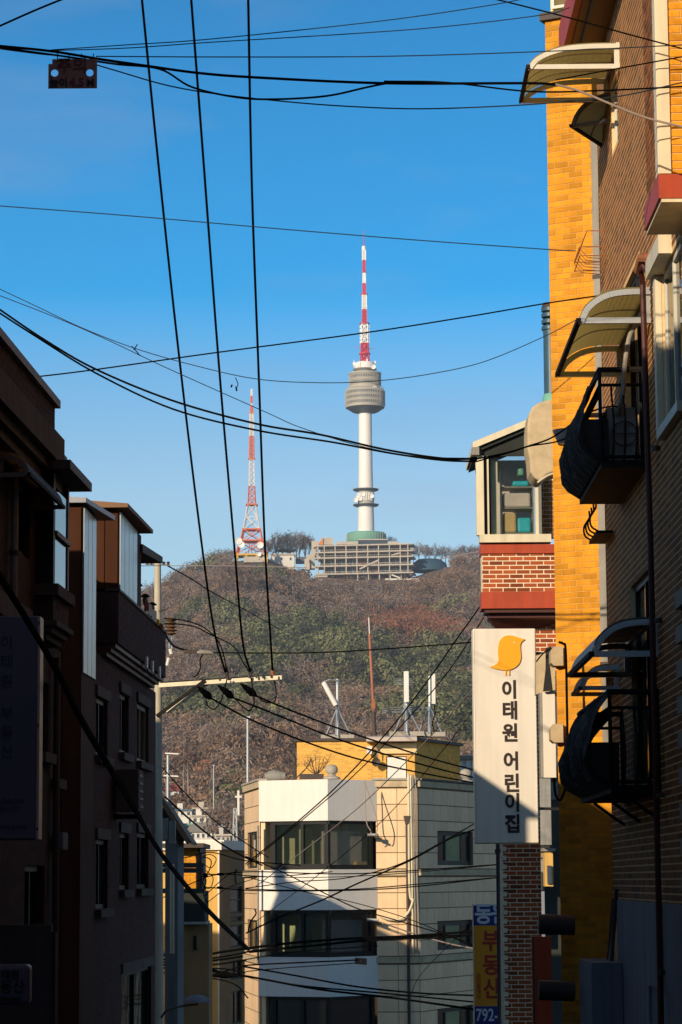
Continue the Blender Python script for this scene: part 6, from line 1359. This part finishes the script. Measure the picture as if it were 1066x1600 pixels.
MB().prism([KF.pt(KF.s_at(240), zk(1312), .02), KF.pt(KF.s_at(288), zk(1312), .02), KF.pt(KF.s_at(256), zk(1262), .02), KF.pt(KF.s_at(240), zk(1262), .02)], (0, 2, 0)).build('gable', M['dark_mortar'], kh)
MB().bar(KF.pt(KF.s_at(254), zk(1250), .1), KF.pt(KF.s_at(297), zk(1317), .1), .35, .10).build('roof_verge', M['roof_brown'], kh)
MB().hexa([KF.pt(KF.s_at(254), zk(1251), -2.2), KF.pt(KF.s_at(298), zk(1319), -2.2), KF.pt(KF.s_at(298), zk(1319), .08), KF.pt(KF.s_at(254), zk(1251), .08), KF.pt(KF.s_at(254), zk(1248), -2.2), KF.pt(KF.s_at(299), zk(1316), -2.2), KF.pt(KF.s_at(299), zk(1316), .08), KF.pt(KF.s_at(254), zk(1248), .08)]).build('roof', M['roof_brown'], kh)
for q, (u0_, u1_, v0_, v1_) in enumerate(((254, 262, 1278, 1312), (264, 274, 1282, 1318))):
    a = W(u0_, v1_, 49.4); c = W(u1_, v0_, 49.4); o = MB().box(((a.x + c.x) / 2, 49.5, (a.z + c.z) / 2), c.x - a.x, .15, c.z - a.z).build('meter_cabinet', M['pipe'], None); tag(o, ['narrow grey meter cabinet close to the concrete pole', 'wider grey meter cabinet under the sloping verge'][q], 'cabinet')
for q, u_ in enumerate((267, 271)):
    o = MB().tube([W(u_, 1350, 51.6), W(u_, 1490, 51.6)], .02, 6).build('conduit', M['cream_paint'], None); tag(o, ['pale conduit on the bluish house, the one closer to the pole', 'pale conduit on the bluish house, beside the orange bricks'][q], 'conduit')
# distant slivers seen between the brick pier and the orange building
for q, (u0_, u1_, v0_, v1_, m, lb) in enumerate(((845, 858, 1085, 1320, 'pipe', 'far grey house glimpsed in the gap beside the bird sign'), (852, 864, 1330, 1385, 'yellow_wall', 'far yellow house glimpsed in the gap below the bird sign'), (840, 850, 1340, 1470, 'blue_wall', 'far pale wall glimpsed lowest in the gap by the brick pier'), (840, 884, 1200, 1700, 'dark_room', 'dark sheet added to darken the gap by the brick pier'))):  # the last one is a dark sheet added to darken the gap
    a = W(u0_, v1_, 104 + q); c = W(u1_, v0_, 104 + q); t = thing('distant_house', lb, 'house', V(((a.x + c.x) / 2, 105 + q, -10))); zlo = -10 if q in (3,) else a.z
    MB().box(((a.x + c.x) / 2, 105 + q, (zlo + c.z) / 2), c.x - a.x, 2, c.z - zlo).build('wall', M[m], t)
    for k in range(2 if q == 0 else 1): MB().box(((a.x + c.x) / 2, 103.9 + q, c.z - .9 - k * 1.8), (c.x - a.x) * .5, .1, .7).build('window', M['far_glass'], t)
    MB().box(((a.x + c.x) / 2, 105 + q, c.z + .06), c.x - a.x + .2, 2.3, .12).build('roof', M['pipe'], t)

# ================================================================== POLE, WIRES
PY = 50.0
up = thing('utility_pole', 'tall tapering concrete utility pole with long crossarm, sunlit at the top', 'utility pole', W(250, 1700, PY))
pt_, pb_ = W(246.5, 881, PY), W(249.5, 1700, PY); pb_ = V((pb_.x, PY, -7.5)); pt_.x = pt_.x
MB().tube([pb_, pt_], [.115, .062], 16).build('shaft', M['pole'], up, smooth=True)
k = PY / F
MB().tube([W(228, 881, PY), W(266, 883, PY)], .018, 6).build('top_arm', M['alu'], up)
for u_ in (230, 237, 256, 263): MB().lathe(W(u_, 881, PY), [(0, -.02), (.03, -.015), (.02, 0), (.035, .02), (.02, .04), (0, .05)], 8).build('insulator', M['dark_pipe'], up, smooth=True)
MB().tube(smooth_path([W(247, 881, PY), W(247, 867, PY), W(240, 863, PY), W(232, 860, PY)], 5), .008, 5).build('top_bracket', M['alu'], up)
MB().tube([W(248, 955, PY - .1), W(260, 952, PY - .1)], .012, 5).build('side_arm', M['dark_pipe'], up)
# big crossarm: two channels and braces
def chan(p, q, h, d, m, nm):
    return MB().bar(p, q, d, h).build(nm, M[m], up)
ya_, yb_ = PY - .25, PY - .25
chan(W(249, 1071, PY - .12), W(441, 1058.5, PY - .6), .075, .07, 'cream_paint', 'crossarm'); chan(W(249, 1067, PY + .05), W(425, 1056, PY - .45), .03, .07, 'black', 'crossarm')
chan(W(245, 1119, PY - .12), W(321, 1063, PY - .35), .06, .045, 'black', 'brace'); chan(W(261, 1113, PY + .0), W(328, 1066, PY - .25), .05, .045, 'cream_paint', 'brace')
for u_, v_ in ((344, 1062), (356, 1061), (390, 1058), (401, 1058), (411, 1058), (424, 1057), (436, 1060)): MB().lathe(W(u_, v_, PY - .62), [(0, -.02), (.02, -.02), (.02, .03), (0, .04)], 8).build('bolt', M['dark_pipe'], up)
for u_, v_, m in ((355, 1053, 'dark_pipe'), (392, 1051, 'dark_pipe'), (426, 1050, 'rust')):
    MB().lathe(W(u_, v_, PY - .5), [(0, -.09), (.03, -.08), (.045, -.05), (.03, -.03), (.045, 0), (.03, .02), (.03, .07), (.012, .09), (.01, .16)], 10).build('pin_insulator', M[m], up, smooth=True)
for c in ((W(355, 1056, PY), (W(355, 1080, PY))),): pass
# strain insulators under the arm
SI = [((309, 1073), (330, 1091)), ((341, 1071), (364, 1090)), ((376, 1068), (400, 1087))]
for i, (a, c) in enumerate(SI):
    p, q = W(*a, PY - .4), W(*c, PY - .1); b = MB().tube([p, p.lerp(q, .15), p.lerp(q, .3), p.lerp(q, .75), q], [.015, .03, .05, .075, .03], 10); b.build('strain_insulator', M['cable'], up, smooth=True)
# suspension discs at the parapet end
di = thing('disc_insulator', 'brown ribbed disc insulator string beside the pole', 'insulator', W(267, 1000, PY - .3)); dc = W(267.5, 990, PY - .3)
MB().lathe((dc.x, dc.y, 0), [(r_, W(267, 964 + q * 2.6, PY - .3).z) for q, r_ in enumerate((0, .05, .11, .05, .125, .05, .11, .05, .125, .05, .11, .02))][::-1], 14).build('discs', M['roof_brown'], di, smooth=True)
MB().tube([W(265, 993, PY - .3), W(265, 1012, PY - .3)], .015, 6).build('rod', M['alu'], di); MB().tube([W(268.5, 995, PY - .3), W(269, 1014, PY - .3)], .015, 6).build('rod', M['alu'], di)
cf = thing('fuse_cutout', 'pale fuse cutout hanging off the pole wires', 'fuse cutout', W(263, 1040, PY - .3)); MB().tube([W(266, 1014, PY - .3), W(268, 1022, PY - .3)], .035, 8).build('body', M['white_paint'], cf); MB().tube([W(264, 1028, PY - .3), W(261, 1040, PY - .3)], .03, 8).build('tube', M['white_paint'], cf)
# high voltage wires converging on the arm
for pts, lb in (([(222, 0), (247, 250), (277, 530), (309, 800), (333, 975), (352, 1050)], 'high black wire of three that drops to the inner pin of the crossarm'), ([(299, 0), (318, 250), (343, 580), (366, 850), (379, 1000), (391, 1049)], 'high black wire of three that drops to the middle pin of the crossarm'), ([(388, 0), (394, 300), (405, 600), (414, 850), (423, 1000), (426, 1048)], 'high black wire of three that drops to the rusty outer pin of the crossarm')):
    cable(pts, (33, PY - .5), 4.2, lb, 'cable', 'three high wires running down to the crossarm')
for i, (pts, px, lb) in enumerate((([(330, 1091), (360, 1108), (400, 1128), (480, 1160), (560, 1186), (650, 1206), (745, 1224)], 3.2, 'service wire leaving the innermost strain insulator'), ([(364, 1090), (400, 1104), (450, 1124), (520, 1152), (600, 1178), (680, 1200), (745, 1216)], 3.2, 'service wire leaving the middle strain insulator'), ([(400, 1087), (430, 1100), (480, 1120), (540, 1142), (600, 1162), (680, 1187), (760, 1208)], 3.2, 'service wire leaving the outermost strain insulator'))):
    cable(pts, (PY, 70), px, lb, 'cable', 'service wires dropping from the crossarm')
for pts, lb in (([(355, 1060), (350, 1080), (345, 1096), (335, 1108), (325, 1103), (322, 1094)], 'black jumper loop under the inner pin'), ([(392, 1058), (396, 1080), (397, 1098), (391, 1110), (380, 1105), (368, 1092)], 'black jumper loop under the middle pin'), ([(427, 1058), (431, 1075), (431, 1092), (425, 1098), (412, 1096), (405, 1090)], 'black jumper loop under the rusty pin'), ([(318, 1022), (313, 1030), (313, 1044), (308, 1054), (303, 1058)], 'black jumper between the long splice and the crossarm'), ([(256, 966), (290, 970), (318, 980), (340, 1000), (350, 1025), (354, 1050)], 'black jumper arching from the pole head to the inner pin'), ([(258, 974), (300, 978), (330, 992), (365, 1010), (380, 1035), (390, 1050)], 'thin black jumper arching to the middle pin')):
    cable(pts, PY - .55, 2.6, lb, 'cable', 'jumper loops at the crossarm')
cable([(252, 975), (258, 990), (268, 1006), (280, 1013), (305, 1019)], PY - .4, 4.5, 'thick dark lead from the pole to the long splice', 'cable', None)
sp_ = thing('wire_splice', 'long grey splice sleeve with coiled grip on the level wire', 'splice', W(320, 1020, PY - .4)); MB().tube([W(308, 1019.5, PY - .4), W(314, 1019, PY - .4), W(328, 1019.5, PY - .4), W(333, 1021, PY - .4)], [.03, .045, .045, .02], 10).build('sleeve', M['pipe'], sp_, smooth=True)
for q in range(7): MB().lathe(W(290 + q * 3, 1018, PY - .4), [(.0, -.035), (.028, -.03), (.028, .03), (.0, .035)], 8).build('grip_coil', M['dark_pipe'], sp_)
cable([(333, 1020), (480, 1020), (600, 1014), (745, 1003)], (PY, 46), 2.6, 'level black wire running from the splice sleeve to the bird sign', 'cable', None)

# wires overhead across the street
top = [
 ([(-10, 45), (60, 14), (125, -12)], 21, 4.0, 'cable', 'short wire cutting the top corner of the sky', ),
 ([(-10, 71), (80, 80), (160, 93), (230, 103), (310, 114), (400, 121), (600, 130), (820, 130), (868, 132)], 22, 5.2, 'cable', 'thickest black cable sagging across the top of the street'),
 ([(868, 132), (905, 142), (960, 165), (1010, 184), (1070, 199)], 22, 4.4, 'pale_cable', 'brownish pale cable end running down past the topmost canopy'),
 ([(-10, 73), (100, 88), (180, 100), (250, 108), (300, 136), (370, 152), (430, 155), (510, 150), (575, 136), (610, 129)], 22.1, 4.0, 'cable', 'second black cable that dips below the thickest one and joins it'),
 ([(-10, 75), (60, 84), (110, 90), (180, 110), (260, 133), (340, 147), (460, 160), (560, 167), (660, 170), (780, 166), (870, 160), (970, 150), (1070, 128)], 22.2, 2.6, 'thin_cable', 'grey cable sagging lowest under the thick bundle'),
 ([(80, 78), (200, 70), (330, 61), (560, 37), (690, 20), (800, 2), (830, -8)], 22.3, 2.0, 'thin_cable', 'thin wire rising from the bundle to the top edge'),
 ([(80, 79), (200, 75), (330, 66), (560, 52), (700, 41), (850, 23), (890, 12)], 22.4, 2.0, 'thin_cable', 'thin wire below the one that rises to the top edge'),
 ([(150, 88), (340, 89), (600, 88), (860, 80), (1070, 70)], 22.5, 2.2, 'thin_cable', 'nearly level thin wire passing in front of the topmost canopy'),
 ([(755, -6), (820, 10), (890, 28), (980, 53), (1070, 77)], 22.6, 3.0, 'cable', 'black wire slanting down to the white bay frame'),
 ([(600, 127), (700, 129), (830, 143), (950, 141), (1070, 135)], 22.3, 3.4, 'cable', 'black wire passing straight through the topmost canopy'),
 ([(868, 125), (960, 108), (1070, 88)], 22.4, 2.8, 'cable', 'black wire climbing from the canopy to the bay frame'),
 ([(-10, 321), (200, 337), (430, 357), (650, 375), (860, 390), (900, 392)], 26, 2.0, 'thin_cable', 'single faint wire crossing above the tower spire'),
 ([(-10, 596), (130, 580), (330, 552), (570, 520), (730, 495), (860, 473), (960, 459), (1010, 455)], 25, 2.8, 'cable', 'taut black wire rising across the tower mast to the grey canopy'),
 ([(-10, 477), (70, 531), (150, 577), (270, 626), (400, 662), (500, 679), (600, 702), (690, 716), (745, 717)], 27, 4.2, 'cable', 'upper of two thick cables sagging across the tower shaft'),
 ([(-10, 483), (60, 528), (150, 583), (270, 639), (400, 672), (520, 691), (610, 708), (690, 719), (745, 721)], 27.2, 3.8, 'cable', 'lower of two thick cables sagging across the tower shaft'),
 ([(745, 717), (790, 708), (826, 697), (862, 684), (897, 660), (925, 643), (960, 635), (1000, 645), (1022, 662)], 27.5, 3.4, 'cable', 'cable looping up from the bay roof over the balcony rail'),
 ([(745, 721), (800, 706), (828, 697), (870, 690), (905, 676), (940, 667), (985, 660)], 27.4, 3.0, 'cable', 'cable running flatter from the bay roof to the balcony'),
 ([(-10, 447), (60, 480), (130, 513), (210, 544), (300, 570), (400, 592), (500, 598), (590, 595), (680, 583), (760, 564), (850, 526), (900, 500)], 30, 1.7, 'thin_cable', 'hair thin wire sagging below the observation deck'),
 ([(-10, 458), (90, 497), (170, 532), (250, 570), (330, 606), (420, 646), (470, 668), (560, 696), (650, 713), (745, 716)], 30.5, 1.7, 'thin_cable', 'hair thin wire slanting under the sagging pair'),
]
for pts, Y_, px, m, lb in top: cable(pts, Y_ - 1.6 if Y_ < 24 else Y_, px, lb, m)
for k_, (u_, v_, lb) in enumerate(((211, 548, 'small wire tie with two whiskers on the hair thin wire'), (366, 598, 'small hooked wire remnant hanging over the lattice mast'))):
    b = MB()
    if k_ == 0: b.tube([W(206, 541, 30), W(211, 546, 30), W(219, 556, 30)], .006, 4).tube([W(209, 547, 30), W(215, 538, 30)], .006, 4)
    else: b.tube(smooth_path([W(368, 590, 30), W(372, 600, 30), W(369, 607, 30)], 4), .005, 4).tube([W(369, 604, 30), W(370, 611, 30)], .010, 5).tube([W(363, 601, 30), W(361, 605, 30)], .010, 5)
    tag(b.build('wire_tie', M['cable'], None), lb, 'wire tie')
for u_, lb in ((750, 'small clamp where the sagging pair meets the bay roof'),):
    tag(MB().box(W(741, 717, 27.4), .06, .05, .03).build('cable_clamp', M['cable'], None), lb, 'clamp')
# hanging height limit plate
HP = frontal(75, 20.25); hp_ = thing('height_limit_plate', 'weathered metal height limit plate with two holes hanging from the cables', 'sign plate', HP.pt(.2, 6.4, 0))
s0, z0 = HP.uv(75.5, 137.5); s1, z1 = HP.uv(152, 92); zs_ = HP.uv(75, 100)[1]
plate_m = mat('weathered_plate', (.50, .33, .28), .7, .15, 6, .1, dirt=(.34, .21, .17), trans=.35); hr_ = .029; cxs = [HP.s_at(85.5, 114), HP.s_at(140.5, 114)]; cz = HP.uv(100, 114)[1]
b = MB(); P = HP.pt
def holed(b, s0, s1, z0, z1, cs, cz, r, o):
    # plate split in columns around each hole, ring of quads joins hole to its square
    xs = [s0, cs[0] - r * 1.3, cs[0] + r * 1.3, cs[1] - r * 1.3, cs[1] + r * 1.3, s1]
    for i in (0, 2, 4): b.poly([P(xs[i], z0, o), P(xs[i + 1], z0, o), P(xs[i + 1], z1, o), P(xs[i], z1, o)])
    for c in cs:
        a, e = c - r * 1.3, c + r * 1.3; b.poly([P(a, z0, o), P(e, z0, o), P(e, cz - r * 1.3, o), P(a, cz - r * 1.3, o)]); b.poly([P(a, cz + r * 1.3, o), P(e, cz + r * 1.3, o), P(e, z1, o), P(a, z1, o)])
        for q in range(16):
            g, h = 2 * math.pi * q / 16, 2 * math.pi * (q + 1) / 16
            def sq(t): m_ = max(abs(math.cos(t)), abs(math.sin(t))); return P(c + math.cos(t) / m_ * r * 1.3, cz + math.sin(t) / m_ * r * 1.3, o)
            b.poly([P(c + math.cos(g) * r, cz + math.sin(g) * r, o), P(c + math.cos(h) * r, cz + math.sin(h) * r, o), sq(h), sq(g)])
holed(b, s0, s1, z0, zs_, cxs, cz, hr_, 0); holed(b, s0, s1, z0, zs_, cxs, cz, hr_, -.004)
b.build('plate', plate_m, hp_); MB().fbox(HP, s0 + .03, s1, zs_ + .001, z1, -.004, 0).build('plate_top', plate_m, hp_); MB().fbox(HP, s0, s1, z0 - .004, z0, -.006, .002).build('rim', M['pipe'], hp_)
for tx, u_, v_, sz, m in (('높이', 92, 130.5, .078, 'letter_black'), ('4.5', 120, 129.5, .095, 'letter_red_dim'), ('M', 141.5, 130, .078, 'letter_black'), ('주의', 113, 104, .13, 'letter_red_dim')):
    s, z = HP.uv(u_, v_); text(tx, HP, s, z, sz, M[m], hp_, .003, 'letter', .003)
for u_ in (90, 108, 128, 146): MB().tube([W(u_, 96, 20.24), W(u_, 84, 20.4)], .004, 4).build('tie', M['cable'], hp_)

# near thick cable falling across the shaded side
cable([(-15, 872), (0, 900), (40, 965), (90, 1050), (130, 1128), (200, 1245), (260, 1345), (330, 1427), (385, 1480)], (14, 62), 10, 'thickest black cable bundle falling across the shaded houses', 'cable', None)
cable([(-15, 880), (0, 905), (44, 975), (95, 1064), (133, 1140), (205, 1258), (262, 1350), (332, 1432), (388, 1484)], (14.1, 62), 6, 'second cable wrapped against the thickest falling bundle', 'cable', None)
# tangle behind the pole, around the small orange house
tg = [
 ([(252, 1345), (290, 1340), (330, 1332), (385, 1345), (470, 1352)], 56, 2.2), ([(250, 1405), (300, 1380), (345, 1366), (420, 1370), (520, 1362)], 57, 2), ([(305, 1335), (312, 1352), (322, 1375), (318, 1395), (324, 1410)], 58, 2.4),
 ([(318, 1338), (330, 1345), (326, 1362), (315, 1372), (322, 1390)], 58, 2.2), ([(310, 1345), (326, 1335), (338, 1342), (330, 1356), (318, 1350)], 58, 1.8), ([(322, 1360), (333, 1372), (328, 1388), (316, 1384), (320, 1370)], 58, 1.8),
 ([(315, 1366), (345, 1366), (400, 1362), (560, 1365), (790, 1350)], 58, 2.4), ([(318, 1386), (345, 1388), (420, 1392), (600, 1389), (790, 1370)], 58, 2.4), ([(320, 1400), (350, 1372), (372, 1360)], 60, 1.8), ([(322, 1412), (355, 1388), (400, 1372)], 60, 1.6)]
for i, (p_, Y_, px) in enumerate(tg): cable(p_, Y_, px, 'loose black wire in the tangle beside the small orange brick house', 'cable', 'wire tangle beside the orange brick house', 'wire', 'tangled_wire')
jb = thing('junction_box', 'black junction boxes strapped in the wire tangle', 'junction box', W(320, 1400, 58)); 
for u_, v_, w_, h_ in ((311, 1338, 9, 7), (321, 1368, 8, 9), (345, 1366, 12, 5), (344, 1387, 10, 5)): a = W(u_, v_, 57.9); MB().tube([W(u_ - w_ / 2, v_, 57.9), W(u_, v_, 57.9), W(u_ + w_ / 2, v_, 57.9)], [.02, h_ / 2 * 58 / F, .02], 8).build('box', M['cable'], jb, smooth=True)
sa_ = thing('service_rack', 'black horizontal wire rack arms fixed to the pale house', 'rack', W(285, 1352, 56))
for v_ in (1352, 1360, 1392): MB().bar(W(250, v_, 55), W(315, v_, 57.5), .09, .10).build('arm', M['black'], sa_)
MB().bar(W(311, 1332, 57.7), W(311, 1390, 57.7), .12).build('upright', M['black'], sa_)
# bundle crossing low over the street
lowb = [
 ([(248, 1488), (300, 1494), (350, 1487), (385, 1482), (450, 1474), (540, 1467), (650, 1462), (780, 1452)], 66, 5.0), ([(248, 1492), (310, 1499), (370, 1491), (400, 1485), (480, 1478), (580, 1468), (700, 1462), (790, 1460)], 66.4, 3.6),
 ([(248, 1498), (300, 1503), (340, 1500), (380, 1494)], 66, 4.4), ([(248, 1508), (300, 1508), (350, 1520), (400, 1528), (500, 1546), (620, 1560), (760, 1580)], 67, 4.4), ([(250, 1512), (310, 1516), (380, 1524), (470, 1540), (600, 1552), (745, 1566)], 67.3, 3.2),
 ([(380, 1510), (460, 1524), (560, 1542), (660, 1552), (760, 1556)], 68, 3.6), ([(345, 1520), (370, 1512), (390, 1508), (470, 1504), (560, 1500)], 67.6, 3.0), ([(252, 1485), (280, 1500), (330, 1507), (385, 1500)], 66, 3.4), ([(255, 1520), (290, 1524), (340, 1530), (370, 1540), (388, 1560)], 66.5, 2.6),
 ([(252, 1502), (290, 1512), (350, 1514), (384, 1520)], 66.2, 3.0), ([(384, 1518), (450, 1512), (540, 1506), (570, 1503)], 70, 2)]
for i, (p_, Y_, px) in enumerate(lowb): cable(p_, Y_, px, 'black cable in the heavy bundle slung low over the street', 'cable', 'cable bundle slung low over the street')
for u0_, u1_, v_, r_, lb in ((250, 278, 1489, .05, 'glinting silver tape wrap on the low cable bundle'), (330, 372, 1524, .09, 'fat black splice closure lying in the low cable bundle'), (376, 392, 1482, .06, 'black clamp where the falling bundle meets the low one')):
    o = MB().tube([W(u0_, v_, 65.6), W((u0_ + u1_) / 2, v_ - 1, 65.6), W(u1_, v_ + 1, 65.6)], [r_ * .4, r_, r_ * .4], 10).build('splice_closure', M['cable'] if u0_ > 255 else M['alu'], None, smooth=True); tag(o, lb, 'splice closure')
tr = thing('relay_box', 'small rusty relay box hanging on a wire before the lower white balcony', 'relay box', W(564, 1508, 69)); MB().box(W(564, 1502, 69), .30, .14, .16, V((1, 0, -.08)).normalized()).build('case', M['roof_brown'], tr); MB().box(W(564, 1502, 68.9), .05, .05, .05).build('knob', M['pipe'], tr)
# fine wires crossing the cream building
fine = [
 ([(756, 940), (720, 990), (660, 1075), (600, 1150), (520, 1235), (440, 1305), (384, 1350)], (44, 78), 2.6, 'dark wire climbing from the white balcony towards the bay house'),
 ([(756, 965), (700, 1050), (640, 1120), (560, 1205), (480, 1275), (386, 1352)], (44, 78), 2.0, 'thinner wire climbing beside the dark one across the balcony'),
 ([(745, 1070), (700, 1120), (640, 1185), (560, 1262), (480, 1325), (400, 1385)], (44, 78), 1.8, 'pale wire rising past the grey roof shed'),
 ([(740, 1110), (690, 1175), (600, 1280), (500, 1365), (400, 1440)], (46, 76), 1.4, 'faint wire crossing the rooftop brick corner'),
 ([(745, 1295), (700, 1312), (640, 1345), (560, 1380), (500, 1408), (440, 1432), (385, 1458)], (60, 74), 3.0, 'black wire rising across the second balcony to the tiled wall'),
 ([(745, 1285), (690, 1316), (620, 1352), (540, 1372), (460, 1378), (384, 1388)], (60, 76), 2.0, 'wire sagging along the upper white balcony edge'),
 ([(384, 1338), (440, 1362), (500, 1392), (560, 1420), (620, 1438), (700, 1462), (760, 1484)], (72, 62), 2.2, 'wire slanting down across the second balcony'),
 ([(384, 1370), (470, 1392), (560, 1412), (650, 1440), (740, 1480)], (72, 64), 1.6, 'thin wire under the slanting balcony wire'),
 ([(384, 1389), (460, 1391), (560, 1389), (660, 1381), (780, 1371)], (72, 66), 2.2, 'level wire over the second balcony parapet'),
 ([(384, 1368), (460, 1371), (560, 1369), (660, 1362), (780, 1351)], (72, 66), 1.6, 'level thin wire at the floor line of the cream building'),
 ([(780, 1455), (700, 1465), (650, 1466), (560, 1471), (470, 1480), (390, 1488)], (62, 70), 3.6, 'thick level wire across the lower window band'),
 ([(592, 1440), (650, 1460), (700, 1474), (740, 1482)], (78, 66), 2.6, 'pale drop wire from the lower bracket to the shaded window'),
 ([(380, 1500), (440, 1490), (500, 1484), (590, 1478)], (68, 72), 2.2, 'thin wire above the third balcony'),
 ([(250, 1195), (300, 1250), (345, 1290), (385, 1318), (420, 1340)], (52, 72), 2.0, 'thin wire slanting past the church steeple'),
 ([(258, 1245), (300, 1283), (342, 1316), (380, 1338), (410, 1352)], (52, 72), 3.2, 'black wire slanting over the white roof edge of the yellow house'),
 ([(262, 884), (300, 905), (340, 930), (400, 962), (440, 985)], (50, 240), 1.7, 'faint wire going off from the pole head across the hill'),
 ([(250, 884), (200, 884), (150, 882)], (50, 44), 1.3, 'faint wire leaving the pole head behind the houses'),
 ([(740, 1440), (660, 1520), (640, 1560)], (60, 70), 1.2, 'hair thin wire before the lower tiled wall'),
]
for p_, Y_, px, lb in fine: cable(p_, Y_, px, lb, 'pale_cable' if lb.startswith('pale') else 'cable', 'fine wires before the cream building')
cable([(262, 884), (330, 884), (400, 885), (480, 887)], 1500, 1.6, 'pale far cable strung along the top of the hill', 'pale_cable', None)
cable([(686, 874), (710, 869), (752, 861)], 1500, 1.8, 'pale far cable above the slope by the dark mound', 'pale_cable', None)
cable([(388, 1455), (392, 1440), (400, 1428), (398, 1420)], 70, 3, 'short black tap with a hooked end by the side window', 'cable', None)
# street lamp low in the frame
sl_ = thing('street_lamp', 'street lamp with pale domed head on a thin arm low in the shade', 'street lamp', W(253, 1700, 49)); hc = W(308, 1566, 49)
b = MB(); rings = []
for r_, z_ in ((.25, 0), (.24, .035), (.19, .085), (.11, .12), (0, .135)): rings.append([hc + V((math.cos(g) * r_, math.sin(g) * r_ * .55, z_)) for g in [2 * math.pi * q / 20 for q in range(20)]])
for a_, b_ in zip(rings, rings[1:]):
    for q in range(20): b.poly([a_[q], a_[(q + 1) % 20], b_[(q + 1) % 20], b_[q]])
b.poly(rings[0]); b.build('lamp_head', M['blue_wall'], sl_, smooth=True)
MB().tube(smooth_path([W(252, 1590, 49.6), W(262, 1578, 49.4), W(285, 1572, 49), W(310, 1569, 49)], 5), .02, 6).build('arm', M['dark_pipe'], sl_)
# lamp and cables on a far mast
t = thing('double_arm_lamp', 'tall thin lamp post with two flat arms above the hillside houses', 'lamp post', W(262, 1330, 130)); MB().tube([W(262.5, 1180, 130), V((W(262.5, 1180, 130).x, 130, -10))], .06, 8).build('pole', M['alu'], t)
for v_, a, c in ((1178, 258, 279), (1213, 256, 279)): MB().bar(W(a, v_ - 1, 130), W(c, v_, 130), .10, .06).build('arm', M['white_paint'], t)
HZN = None
